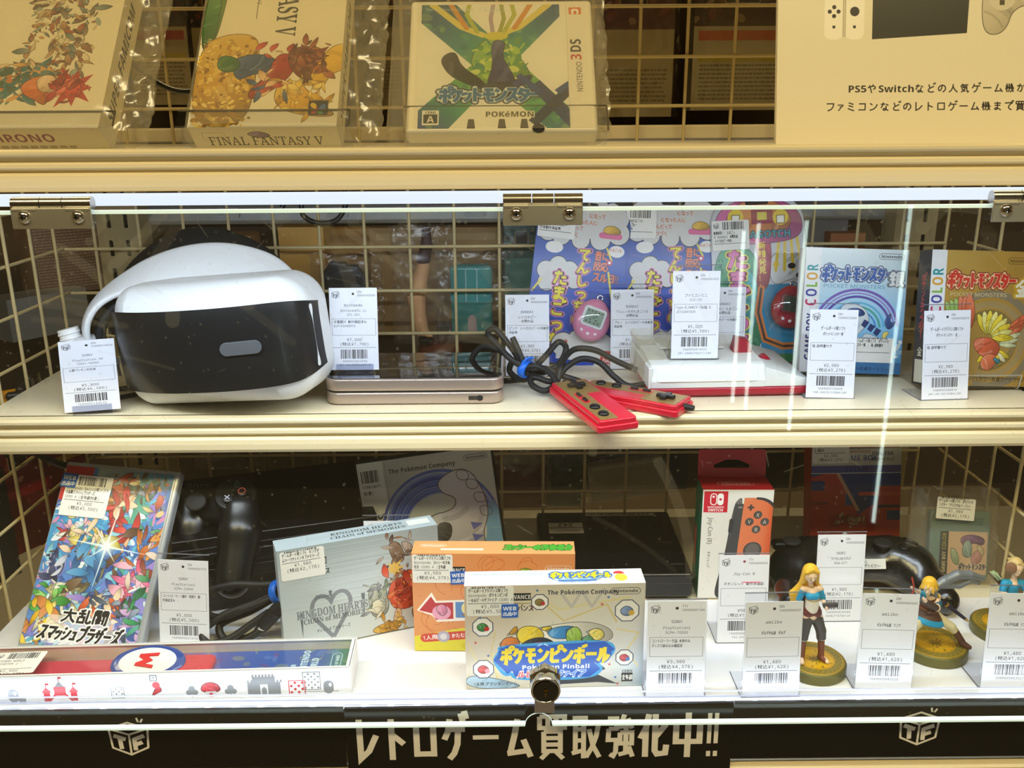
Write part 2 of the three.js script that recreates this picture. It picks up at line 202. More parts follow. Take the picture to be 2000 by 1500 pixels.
伝: '28,6 6,50|20,34 20,94|44,20 86,20|36,46 94,46|62,46 42,88 86,80|76,64 92,94', 程: '34,8 8,16|4,32 40,32|22,14 22,94|22,34 4,64|24,42 38,58|52,10 88,10 88,38 52,38 52,10|48,50 92,50|70,50 70,90|50,70 90,70|44,92 96,92', 度: '52,4 52,14|12,14 94,14|12,14 12,60 4,92|22,30 92,30|40,22 40,46 74,46 74,22|26,58 80,58 58,80 24,94|36,64 60,84 94,94',
個: '26,6 6,50|20,34 20,94|36,12 92,12 92,92 36,92 36,12|46,34 84,34|64,20 64,52|48,54 80,54 80,78 48,78 48,54', 欠: '36,4 26,30 8,46|30,22 88,22 78,40|52,24 46,58 32,80 8,94|52,50 68,76 94,94', 本: '6,28 94,28|50,6 50,96|48,30 32,58 6,78|52,30 68,58 94,78|30,74 70,74', 体: '26,6 6,50|20,34 20,94|34,28 96,28|64,6 64,94|62,30 50,56 34,74|66,30 78,54 94,72|50,74 80,74',
読: '8,16 38,16|4,30 42,30|8,44 38,44|8,56 38,56|8,70 38,70 38,92 8,92 8,70|50,18 94,18|72,6 72,32|54,32 90,32|50,56 50,46 94,46 94,56|62,54 58,78 44,92|78,54 78,84 86,90 96,82', 共: '10,30 90,30|32,8 32,62|68,8 68,62|4,62 96,62|36,70 14,94|64,70 88,94', 通: '12,10 24,24|6,42 22,42 22,70 6,88|22,72 40,86 94,88|40,10 86,10 66,26|56,18 68,28|42,32 88,32 88,76 80,76|42,32 42,78|42,47 88,47|42,62 88,62|65,32 65,78',
為: '36,6 20,50|14,22 70,22 66,38 24,38|66,38 80,38 76,54 16,54|80,54 90,56 84,92 72,88|16,54 6,80|24,70 20,88|40,68 44,86|58,66 64,82', 保: '26,6 6,50|20,34 20,94|42,10 84,10 84,36 42,36 42,10|32,54 96,54|64,38 64,94|60,56 34,84|68,56 94,84', 証: '8,16 38,16|4,30 42,30|8,44 38,44|8,56 38,56|8,70 38,70 38,92 8,92 8,70|50,12 94,12|72,12 72,88|72,48 92,48|56,42 56,88|46,90 96,90', 無: '26,4 8,34|22,18 88,18|6,58 94,58|4,38 96,38|26,20 26,58|42,20 42,58|58,20 58,58|76,20 76,58|18,70 10,92|38,70 42,88|60,70 66,88|80,68 92,90',
新: '28,4 28,14|8,16 50,16|18,20 22,34|40,20 36,34|4,38 54,38|4,56 54,56|28,38 28,94|26,58 8,80|30,58 48,76|88,6 62,16|62,16 62,56 54,92|62,40 96,40|80,40 80,96', 種: '34,8 8,16|4,32 40,32|22,14 22,94|22,34 4,64|24,42 38,58|88,6 50,14|44,24 96,24|52,36 90,36 90,62 52,62 52,36|52,49 90,49|70,12 70,90|50,76 92,76|44,92 96,92', 発: '16,14 40,14 30,36 6,54|12,26 26,38|56,6 70,34 96,54|84,10 68,24|92,26 78,38|26,46 74,46|12,64 88,64|40,46 36,74 10,94|62,46 62,84 70,92 90,90 90,78', 見: '22,6 78,6 78,62 22,62 22,6|22,25 78,25|22,43 78,43|38,62 32,80 8,94|62,62 62,84 70,92 90,88 92,76',
万: '6,14 94,14|44,14 40,54 12,92|42,40 82,40 76,86 58,88', 引: '10,12 44,12 44,34 14,34|14,34 10,58 46,58 42,86 34,92 22,88|80,6 80,96', 力: '10,30 84,30 80,68 70,92 54,86|46,6 44,44 34,70 10,94', 魔: '50,2 50,10|10,12 94,12|10,12 10,60 4,94|20,26 44,26|32,18 32,44|52,26 84,26|68,18 68,44|30,48 76,48 76,70 30,70 30,48|52,48 52,70|30,59 76,59|46,70 24,94|56,70 56,88 92,90', 法: '10,10 22,20|4,36 18,46|20,64 8,92|40,22 90,22|64,4 64,44|32,46 96,46|60,46 38,88 84,80|76,64 92,94', 専: '14,14 86,14|50,4 50,50|20,24 80,24 80,50 20,50 20,24|20,37 80,37|6,62 94,62|68,50 68,94 54,90|26,72 36,84', 時: '8,16 36,16 36,80 8,80 8,16|8,46 36,46|46,20 92,20|68,6 68,36|42,36 96,36|42,56 96,56|80,46 80,92 68,90|54,66 62,78', 続: '18,6 8,22 24,34 8,50 32,46|20,50 20,94|8,66 4,84|32,64 36,78|50,18 94,18|72,6 72,32|54,32 90,32|46,56 46,46 96,46 96,56|62,54 58,78 44,92|78,54 78,84 86,90 96,82',
};
const SMALL = { ッ: 'ツ', ャ: 'ヤ', ュ: 'ユ', ョ: 'ヨ', ィ: 'イ', ァ: 'ア', ェ: 'エ', ォ: 'オ', っ: 'つ', ゃ: 'や' };
const asStrokes = {};
function strokesOf(ch) {
  if (!asStrokes[ch]) asStrokes[ch] = GLYPH[ch].split('|').map((s) => ({ smooth: s[0] === '~', pts: s.replace('~', '').split(' ').map((p) => p.split(',').map(Number)) }));
  return asStrokes[ch];
}
function traceGlyph(c, ch, x, y, sx, sy) {                                          // adds the strokes of one sign to the current path; (x, y) is its upper left corner
  for (const { smooth, pts } of strokesOf(ch)) {
    const q = pts.map(([a, b]) => [x + a * sx / 100, y + b * sy / 100]);
    c.moveTo(...q[0]);
    if (!smooth || q.length < 3) { for (const p of q.slice(1)) c.lineTo(...p); continue; }
    for (let i = 1; i < q.length - 1; i++) {
      const last = i === q.length - 2;
      c.quadraticCurveTo(...q[i], ...(last ? q[i + 1] : [(q[i][0] + q[i + 1][0]) / 2, (q[i][1] + q[i + 1][1]) / 2]));
    }
  }
}
// Lettering: kana and kanji from strokes, everything else from the canvas fonts. o: size, weight, color, outline [[color, width], ...], narrow, gap, align, bold, vertical, font
function letter(c, text, x, y, o = {}) {
  const { size = 4, weight = 0.11, color = '#222', outline = [], narrow = 1, gap = 0.04, align = 'left', bold = false, vertical = false, font = 'sans-serif', cap = 'butt', slant = 0 } = o;
  const units = [];
  let run = '';
  c.font = (bold ? 'bold ' : '') + size * 100 + 'px ' + font;
  const flush = () => { if (run) units.push({ run, w: c.measureText(run).width / 100 * (o.latin || narrow) }); run = ''; };
  for (const ch of text.normalize('NFD')) {
    if (ch === '\u3099' || ch === '\u309A') { flush(); units[units.length - 1].mark = ch; continue; }
    const g = SMALL[ch] || ch;
    if (GLYPH[g]) { flush(); units.push({ g, small: g !== ch, w: size * narrow * (g !== ch ? 0.8 : 1) + size * gap }); } else { run += ch; if (vertical) flush(); }
  }
  flush();
  const total = vertical ? units.length * size * (1 + gap) : units.reduce((a, u) => a + u.w, 0);
  let at = align === 'center' ? -total / 2 : align === 'right' ? -total : 0;
  for (const [paint, extra] of [...outline, [color, 0]]) {
    let p = at;
    for (const u of units) {
      c.save();
      const px = vertical ? x : x + p, py = vertical ? y + p : y;
      c.translate(px, py);
      if (slant) c.transform(1, 0, -slant, 1, 0, 0);
      c.lineJoin = extra ? 'round' : 'miter'; c.miterLimit = 3; c.lineCap = extra ? 'round' : cap; c.strokeStyle = c.fillStyle = paint;
      if (u.run) {
        c.save(); c.scale((o.latin || narrow) / 100, 1 / 100); c.font = (bold ? 'bold ' : '') + size * 100 + 'px ' + font; c.textBaseline = 'alphabetic';
        if (extra) { c.lineWidth = extra * 200; c.strokeText(u.run, 0, size * 88); }
        c.fillText(u.run, 0, size * 88); c.restore();
      } else {
        const k = u.small ? 0.74 : 1, turn = vertical && u.g === 'ー';
        c.lineWidth = size * weight * (u.small ? 0.9 : 1) + extra * 2;
        c.beginPath();
        if (turn) { c.moveTo(size * 0.5, size * 0.08); c.lineTo(size * 0.5, size * 0.92); } else traceGlyph(c, u.g, u.small && vertical ? size * 0.2 : 0, u.small ? size * 0.22 : 0, size * narrow * k, size * k);
        c.stroke();
        if (u.mark === '\u3099') { c.beginPath(); c.moveTo(size * narrow * 0.78, -size * 0.04); c.lineTo(size * narrow * 0.86, size * 0.13); c.moveTo(size * narrow * 0.92, -size * 0.09); c.lineTo(size * narrow * 1.0, size * 0.08); c.stroke(); }
        if (u.mark === '\u309A') { c.beginPath(); c.arc(size * narrow * 0.9, size * 0.06, size * 0.1, 0, 7); c.lineWidth = size * weight * 0.7 + extra * 2; c.stroke(); }
      }
      c.restore();
      p += vertical ? size * (1 + gap) : u.w;
    }
  }
  return total;
}
// ---------------------------------------------------------------- the room
function struct(name, geos, m) { const o = put(name, geos, m); o.userData.kind = 'structure'; return o; }
const worldBox = (x0, x1, y0, y1, z0, z1) => new THREE.BoxGeometry((x1 - x0) * 1000, (y1 - y0) * 1000, (z1 - z0) * 1000).translate((x0 + x1) * 500, (y0 + y1) * 500, (z0 + z1) * 500);
const roomPaint = std(0x8d7f66, 0.85), tileFloor = printed(600, 600, 1, (c) => { fill(c, '#8b8478', 0, 0, 600, 600); dapple(c, 0, 0, 600, 600, 900, ['#91897c', '#857e71', '#968f84'], 1, 5, 5); }, { roughness: 0.4 });
struct('floor', worldBox(-2.6, 2.6, -0.1, 0, -2.6, 1.7), tileFloor);
struct('ceiling', worldBox(-2.6, 2.6, 2.6, 2.7, -2.6, 1.7), std(0xd8d2c4, 0.9));
struct('wall_left', worldBox(-2.7, -2.6, 0, 2.6, -2.6, 1.7), roomPaint);
struct('wall_right', worldBox(2.6, 2.7, 0, 2.6, -2.6, 1.7), roomPaint);
struct('wall_back', worldBox(-2.6, 2.6, 0, 2.6, -2.7, -2.6), std(0x6a5a45, 0.85));
struct('wall_front', worldBox(-2.6, 2.6, 0, 2.6, 1.6, 1.7), std(0x4a4036, 0.85));
for (const [x, z] of CEILING_SPOTS) {
  const t = tag(new THREE.Group(), 'warm white lamp panel under the ceiling, ' + (z > 0 ? 'over the aisle' : 'behind the gondola') + ' on the ' + (x < 0 ? 'headset' : 'gold box') + ' side', 'ceiling lamp', 'lamp panels on the shop ceiling');
  t.name = numbered('ceiling_lamp'); t.position.set(x, 2.535, z); scene.add(t);
  put('lamp_frame', box(1140, 60, 340, 0, 34, 0), M.white, t);
  put('lamp_diffuser', box(1100, 4, 300, 0, 2, 0), glow(WARM, 3), t);
}
// added glowing tubes: they stand in for lit glass edges across the aisle, reflected as pale streaks in the glass door
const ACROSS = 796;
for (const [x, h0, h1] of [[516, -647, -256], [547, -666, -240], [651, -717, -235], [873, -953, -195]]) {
  const t = tag(new THREE.Group(), 'added glowing tube standing in for a lit glass edge, ' + { 516: 'shortest of four', 547: 'second of four', 651: 'third of four', 873: 'tallest of four' }[x], 'light tube', 'added glowing tubes across the aisle');
  t.name = numbered('added_streak_tube'); t.position.copy(P(x, (h0 + h1) / 2, -ACROSS)); scene.add(t);
  put('tube_glow', cyl(4, 4, h1 - h0, 12), glow(new THREE.Color().setRGB(0.8, 1, 0.9), 14), t);
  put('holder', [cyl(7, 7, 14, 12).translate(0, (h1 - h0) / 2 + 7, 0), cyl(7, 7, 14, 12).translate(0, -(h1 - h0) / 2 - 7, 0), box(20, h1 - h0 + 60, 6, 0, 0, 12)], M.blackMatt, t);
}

// ---------------------------------------------------------------- the gondola: three shelves, wire panels, slotted posts
const LIP = [[-14, 0], [-2.5, 0], [-0.8, -0.5], [0, -1.6], [0, -3.6], [-0.9, -4.8], [-4.5, -5.4], [-4.8, -9.2], [-2.2, -9.8], [-1.2, -10.8], [-0.9, -13.4], [-1.8, -14.6], [-4.2, -15.2], [-4.2, -17], [-1, -17.6], [0.2, -19], [0.9, -23], [0.9, -27.6], [-0.4, -30.4], [-3, -31.4], [-14, -31.4]];
function shelf(label, H, front, material, deckDrop = 0, tall = 1) {
  const t = thing('display_shelf', label, 'shelf', [0, H, front]);
  put('front_rail', sweepX(LIP.map(([z, y]) => [z, y * tall]), 944).translate(10, 0, 0), M.cream, t);
  put('deck', box(938, 3, 952 - front - 12, 10, -1.5 - deckDrop, -(952 - front + 12) / 2), material, t);
  return t;
}
const topShelf = shelf('cream metal upper shelf with a ribbed front rail, boxed games leaning on it', -24.6, 630, M.creamDeck, 7.4, 0.89);
shelf('unseen cream metal shelf added overhead to shade the rear of the boxed games', 300, 640, M.creamDeck, 0);  // added out of view so the wire and packages behind fall into shade
const midShelf = shelf('cream metal middle shelf holding the headset and the white console', -254, 740, M.creamDeck, 0);
{
  const t = thing('display_shelf', 'lowest shelf with a glossy white front board, carrying figurines and game boxes', 'shelf', [0, -448, 612]);
  put('front_board', rbox(938, 3, 154, 0.6, 10, -1.5, -77), M.whiteBoard, t);
  put('deck', box(938, 3, 184, 10, -2.2, -154 - 92.5), M.creamDeck, t);
  put('front_rail', sweepX([[-6, -54], [10, -54], [12, -55.5], [12, -62], [10, -70], [-6, -72]], 924), M.cream, t);
  put('rail_web', box(918, 50, 3, 0, -29, -8), M.cream, t);
}
const wireV = cyl(1.7, 1.7, 700, 8).translate(0, -350, 0), wireH = cyl(1.7, 1.7, 920, 8).rotateZ(Math.PI / 2), wireD = cyl(1.6, 1.6, 310, 8).rotateX(Math.PI / 2);
for (const g of [wireV, wireH, wireD]) g.scale(0.001, 0.001, 0.001);
function wire(g, parent, x, y, z) { const o = new THREE.Mesh(g, M.wire); o.name = 'wire'; o.position.set(x / 1000, y / 1000, z / 1000); o.castShadow = o.receiveShadow = true; parent.add(o); }
{
  const back = thing('wire_panel', 'cream wire grid panel closing the rear of all three shelves', 'wire panel', [0, 146, 954]);
  for (let k = 0; k < 20; k++) wire(wireV, back, -429.5 + k * 46.9, 0, 0);
  for (let k = 0; k < 15; k++) wire(wireH, back, 0, -5 - k * 46.4, 3.4);
  for (const [side, x, label] of [[-1, -461, 'cream wire grid side panel next to the grey headset strap'], [1, 482, 'cream wire grid side panel behind the bagged game cartridge']]) {
    const p = thing('wire_panel', label, 'wire panel', [x, 146, 954]);
    for (let k = 0; k < (side > 0 ? 6 : 7); k++) wire(wireV, p, 0, 0, 22 + k * 46.9);
    for (let k = 0; k < 15; k++) wire(wireD, p, side * 3.3, -5 - k * 46.4, 155);
  }
}
function post(label, X) {
  const t = thing('slotted_post', label, 'post', [X, 180, 975]);
  const s = poly([[-22, -800], [22, -800], [22, 0], [-22, 0]]);
  for (let k = 0; k < 26; k++) for (const x of [-9, 9]) s.holes.push(new THREE.Path(rrect(4.4, 17, 1, x, -20 - k * 30).getPoints(3)));
  put('post_face', plate(s, 2), M.post ||= std(0xa8966c, 0.5), t);
  put('post_side', [box(2, 800, 34, -21, -400, -17), box(2, 800, 34, 21, -400, -17)], M.post, t);
  put('post_back', box(44, 800, 2, 0, -400, -35), M.blackMatt, t);
}
post('cream slotted steel post at the rear corner by the black console', -412);
post('cream slotted steel post at the rear corner by the red and blue box', 437);

// ---------------------------------------------------------------- light bar, glass door, hinges, lock
{
  const t = thing('light_bar', 'long white light bar under the front of the upper shelf', 'light bar', [0, -56.6, 622]);
  put('bar_housing', rbox(918, 5.5, 12, 1.4, 0, 0.2, -8.5), M.white, t);
  put('bar_lamp', rbox(914, 7.6, 10, 1.6, 0, 0.1, 3.2), glow(COOL, 0.95), t);
}
{
  const t = thing('glass_door', 'clear hinged glass door with a half-round notch in its lower edge', 'glass door', [0, -61, 592]);
  const s = new THREE.Shape(), x0 = -460, x1 = 460, y1 = -393.5, nx = 22, r = 10.5;
  s.moveTo(x0, 0); s.lineTo(x1, 0); s.lineTo(x1, y1); s.lineTo(nx + r, y1); s.absarc(nx, y1, r, 0, Math.PI, false); s.lineTo(x0, y1); s.closePath();
  const dust = new THREE.CanvasTexture(dustHazeCanvas()); dust.magFilter = THREE.LinearFilter;
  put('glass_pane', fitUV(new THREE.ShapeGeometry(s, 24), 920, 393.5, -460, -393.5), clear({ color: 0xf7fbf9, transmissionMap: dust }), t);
  const edge = std(0xe8f6f2, 0.25, { emissive: 0xdff6f0, emissiveIntensity: 0.5 });  // emissive colour stands in for lamp light carried through the glass
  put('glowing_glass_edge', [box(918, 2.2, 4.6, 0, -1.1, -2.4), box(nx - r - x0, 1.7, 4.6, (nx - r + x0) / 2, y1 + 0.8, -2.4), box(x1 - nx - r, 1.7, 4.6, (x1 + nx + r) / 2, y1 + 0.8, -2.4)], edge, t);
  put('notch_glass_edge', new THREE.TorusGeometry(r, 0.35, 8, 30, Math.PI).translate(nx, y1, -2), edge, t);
}
function dustHazeCanvas() {                                                             // how clear the pane is: specks, wiped smears and finger marks of dust let a little less through, and also stand in for a grey reflected haze
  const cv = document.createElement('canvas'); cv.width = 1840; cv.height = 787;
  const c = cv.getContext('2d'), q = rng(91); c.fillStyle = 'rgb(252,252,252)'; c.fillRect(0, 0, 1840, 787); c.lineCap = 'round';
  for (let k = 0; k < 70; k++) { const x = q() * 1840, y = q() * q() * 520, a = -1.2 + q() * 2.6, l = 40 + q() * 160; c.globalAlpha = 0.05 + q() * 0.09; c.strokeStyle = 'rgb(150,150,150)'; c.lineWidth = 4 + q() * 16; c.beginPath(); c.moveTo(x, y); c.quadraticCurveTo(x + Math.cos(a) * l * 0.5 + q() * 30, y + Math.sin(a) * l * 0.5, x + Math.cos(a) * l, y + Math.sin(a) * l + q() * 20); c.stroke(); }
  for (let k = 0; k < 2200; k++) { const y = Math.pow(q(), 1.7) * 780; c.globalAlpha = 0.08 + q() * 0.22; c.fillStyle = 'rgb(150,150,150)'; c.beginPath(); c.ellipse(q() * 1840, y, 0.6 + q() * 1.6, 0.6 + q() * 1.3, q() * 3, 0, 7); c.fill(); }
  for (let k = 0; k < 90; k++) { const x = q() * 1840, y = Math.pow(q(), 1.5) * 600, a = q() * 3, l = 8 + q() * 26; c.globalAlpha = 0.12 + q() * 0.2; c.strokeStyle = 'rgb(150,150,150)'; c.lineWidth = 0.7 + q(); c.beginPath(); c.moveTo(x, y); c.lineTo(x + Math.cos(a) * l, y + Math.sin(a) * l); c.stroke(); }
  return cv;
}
function hinge(label, X) {
  const t = thing('glass_hinge', label, 'hinge', [X, -52.6, 588]);
  put('knuckle', [cyl(4.2, 4.2, 18, 24).rotateZ(Math.PI / 2).translate(-16.4, -3.6, -3), cyl(4.2, 4.2, 13.6, 24).rotateZ(Math.PI / 2).translate(0, -3.6, -3), cyl(4.2, 4.2, 18, 24).rotateZ(Math.PI / 2).translate(16.4, -3.6, -3)], M.steel, t);
  put('leaf', [smoothPlate(rrect(51, 13, 0.8, 0, -12.6), 1.8, 0.5), rbox(16, 2.2, 4, 0.8, -17, -7, 0.4), rbox(16, 2.2, 4, 0.8, 17, -7, 0.4)], std(0xc9c8c0, 0.42, { metalness: 0.8 }), t);
  for (const x of [-17, 17]) {
    const s = put('screw', lathe([[0, 3], [1.4, 2.9], [2.8, 2.3], [3.9, 1.2], [4.3, 0], [4.3, -0.4]], 28).rotateX(Math.PI / 2).translate(x, -11.6, 1.8), M.chrome, t);
    put('screw_slot', [box(3.4, 0.8, 0.8, x, -11.6, 4.6), box(0.8, 3.4, 0.8, x, -11.6, 4.6)], M.blackMatt, s);
  }
}
hinge('steel glass hinge with two screws in the middle of the door', 23.5);
hinge('steel glass hinge with two screws above the white headset', -289.5);
hinge('steel glass hinge with two screws above the gold game box', 337);
{
  const t = thing('showcase_lock', 'round chrome showcase lock with a dark keyhole face before the pinball box', 'lock', [26, -405, 566]);
  const hex = new THREE.CylinderGeometry(10.6, 10.6, 6, 6).rotateX(Math.PI / 2).translate(0, 0, -14);
  put('lock_nut', hex.scale(1.22, 1.22, 1), M.chrome, t);
  put('lock_barrel', lathe([[0, -20], [7.4, -20], [7.4, -10], [9, -9.6], [9.3, -1.6], [8.8, -0.3], [8, 0], [7.6, -0.8]], 40).rotateX(Math.PI / 2).scale(1.22, 1.22, 1), M.chrome, t);
  put('lock_face', lathe([[0, -0.4], [6.6, -0.3], [7.8, -0.9], [7.8, -1.6]], 40).rotateX(Math.PI / 2).scale(1.22, 1.22, 1), M.blackGloss, t);
  put('keyhole', [cyl(1.4, 1.4, 0.6, 16).rotateX(Math.PI / 2).translate(0, 0.6, 0), box(1.3, 4.6, 0.6, 0, -2, 0)], std(0x8a6a3a, 0.3, { metalness: 1 }), t);
  put('lock_strap', [rbox(15, 36, 1.6, 0.6, 0, -16, -21.5)], std(0xb9b6c4, 0.3, { metalness: 0.8 }), t);
}
// ---- clear front guard with the light strip, and the black sign boards below
{
  const t = thing('front_guard', 'clear acrylic guard strip along the front edge of the lowest shelf', 'acrylic guard', [0, -448, 607]);
  put('guard_face', new THREE.PlaneGeometry(916, 11).translate(0, 5.5, 4), M.acrylic, t);
  put('guard_top', new THREE.PlaneGeometry(916, 7).rotateX(-Math.PI / 2).translate(0, 11, 0.5), M.acrylic, t);
  put('guard_rim', [rbox(916, 1, 1.2, 0.4, 0, 11, 4), rbox(916, 1, 1.2, 0.4, 0, 11, -3)], std(0xdfe3f4, 0.15, { transmission: 0.5, thickness: 0 }), t);
}
{
  const t = thing('light_strip', 'strip of small white light points lying behind the acrylic guard', 'light strip', [0, -448, 608]);
  put('strip_tape', box(910, 0.8, 6, 0, 0.9, 0), M.white, t);
  const dot = rbox(4, 1.6, 3.2, 0.5, 0, 2, 0);
  for (let k = 0; k < 44; k++) put('strip_lamp', dot.clone().translate(-440 + k * 20.4, 0, 0), M.stripDot ||= glow(COOL, 4), t);
}
const signBlack = '#0d0c0c', signInk = '#f2efed';
function sign(label, w, h, X, H, d, draw, ppm, roll = 0) {
  const t = thing('sign_board', label, 'sign', [X, H, d], { roll });
  const m = printed(w, h, ppm, (c) => { fill(c, signBlack, 0, 0, w, h); draw(c); }, { roughness: 0.16 });
  put('board', new THREE.BoxGeometry(w, h, 2.4).translate(0, -h / 2, -1.2), [M.black, M.black, M.black, M.black, m, M.black], t);
}
sign('black sign board with a white box logo under the white long carton', 332, 54, -296, -445.5, 604, (c) => { cubeLogo(c, 146.5, 8.5, 33, signInk, 0.055); }, 4);
sign('black sign board with a white box logo under the figurines', 292, 52, 321, -443.8, 604, (c) => { cubeLogo(c, 130.5, 8, 33, signInk, 0.055); }, 4);
sign('black sign board with large white Japanese lettering and two exclamation marks', 302, 64, 22.5, -442.4, 600.5, (c) => {
  let x = 6;
  const one = (ch, w, h = 43, y = 7.4) => { letter(c, ch, x, y, { size: h, narrow: w / h, weight: h > 30 && 'レトロゲム化中'.includes(ch) ? 0.115 : 0.092, color: signInk, gap: 0 }); x += w + 3.4; };
  for (const ch of ['レ', 'ト', 'ロ', 'ゲ']) one(ch, 19.5);
  one('ー', 23); one('ム', 22);
  for (const ch of ['買', '取', '強', '化', '中']) one(ch, 23.2);
  for (const k of [0, 5.4]) { fill(c, signInk, x + k, 9, 3.4, 28); fill(c, signInk, x + k, 44, 3.4, 5); }
}, 6, 0.4);
// ---------------------------------------------------------------- upper shelf
rich = 0.5;
// A wrinkled clear bag round a box of w by h by t that stands on y = 0 with its back at z = 0.
function bagGeometry(w, h, t, { left = 5, right = 28, gapZ = 4, seed = 1, amp = 3, below = 0 } = {}) {
  const nu = 150, nv = 80, pos = [], idx = [], uv = [], x0 = -w / 2 - left, x1 = w / 2 + right, cx = (x0 + x1) / 2, hw = (x1 - x0) / 2, zc = t / 2, hz = t / 2 + gapZ;
  for (let j = 0; j <= nv; j++) for (let i = 0; i <= nu; i++) {
    const a = i / nu * Math.PI * 2, v = j / nv, ca = Math.cos(a), sa = Math.sin(a);
    const sx = Math.sign(ca) * Math.pow(Math.abs(ca), 0.45), flat = Math.max(0, (cx + sx * hw - w / 2) / right), taper = 1 - 0.86 * Math.min(1, Math.max(flat, 0));
    let x = cx + sx * hw, y = -below + v * (h + 16 + below), z = zc + Math.sign(sa) * Math.pow(Math.abs(sa), 0.5) * hz * taper;
    const free = 0.25 + 0.75 * Math.min(1, Math.max(0, flat) * 2 + (v > 0.9 ? 0.6 : 0));
    const n1 = noise.noise(x * 0.05 + seed * 7, y * 0.03, z * 0.05), n2 = noise.noise(x * 0.12 + y * 0.07, y * 0.1 - x * 0.06 + seed * 3, z * 0.1 + 4), n3 = 1 - Math.abs(noise.noise(x * 0.07 - y * 0.03 + 9, y * 0.045 + x * 0.05, seed + z * 0.04)) * 2;
    const k = (n1 * 1.3 + n2 * 0.8 + n3 * 0.9) * amp * free;
    z += (sa >= 0 ? Math.max(k, -gapZ * 0.7) : Math.min(k, gapZ * 0.7)) ; x += n2 * amp * 0.8 * free;
    pos.push(x, y, z); uv.push(i / nu, v);
  }
  for (let j = 0; j < nv; j++) for (let i = 0; i < nu; i++) { const a = j * (nu + 1) + i, b = a + nu + 1; idx.push(a, a + 1, b, a + 1, b + 1, b); }
  const g = new THREE.BufferGeometry();
  g.setAttribute('position', new THREE.Float32BufferAttribute(pos, 3)); g.setAttribute('uv', new THREE.Float32BufferAttribute(uv, 2)); g.setIndex(idx); g.computeVertexNormals();
  return g;
}
const clearEdge = std(0x6b6552, 0.25, { transmission: 0.45, thickness: 0 });
function easel(label, X, H, d, w, t, lean, lip = 13) {                                // clear display stand: back plate, foot ledge and front lip, leaning like what it carries
  const s = thing('acrylic_stand', label, 'display stand', [X, H, d], { lean });
  put('stand_ledge', box(w, 1.4, t + 6, 0, -1.2, t / 2), M.acrylic, s);
  put('stand_lip', new THREE.PlaneGeometry(w, lip + 2).translate(0, lip / 2 - 0.6, t + 3), M.acrylic, s);
  put('stand_rim', [rbox(w, 0.9, 1.3, 0.3, 0, lip, t + 3), rbox(1, lip, 1, 0.3, w / 2, lip / 2, t + 3)], clearEdge, s);
  put('stand_back', new THREE.PlaneGeometry(w * 0.8, 120).translate(0, 58, -2), M.acrylic, s);
  put('stand_leg', new THREE.PlaneGeometry(w * 0.3, 70).rotateX(R(-lean - 25)).translate(0, 60, -18), M.acrylic, s);
  return s;
}
const oldCard = '#e9dfc2';
function flecks(c, w, h, n, seed) { const q = rng(seed); for (let i = 0; i < n; i++) { c.globalAlpha = 0.05 + q() * 0.08; oval(c, q() < 0.5 ? '#a08a55' : '#fff6da', q() * w, q() * h, 0.2 + q() * 1.4, 0.2 + q()); } c.globalAlpha = 1; }
const famicomSpine = (seed) => printed(28, 190, 4, (c, w, h) => {
  fill(c, '#e7dcbc', 0, 0, w, h); flecks(c, w, h, 120, seed);
  c.save(); c.translate(19, h - 16); c.rotate(-Math.PI / 2); say(c, 'SUPER FAMICOM', 0, 0, 13, { bold: true, color: '#2b2925', narrow: 1.05, italic: true }); c.restore();
});
const LEAN = 40, DECK_TOP = -29.2;
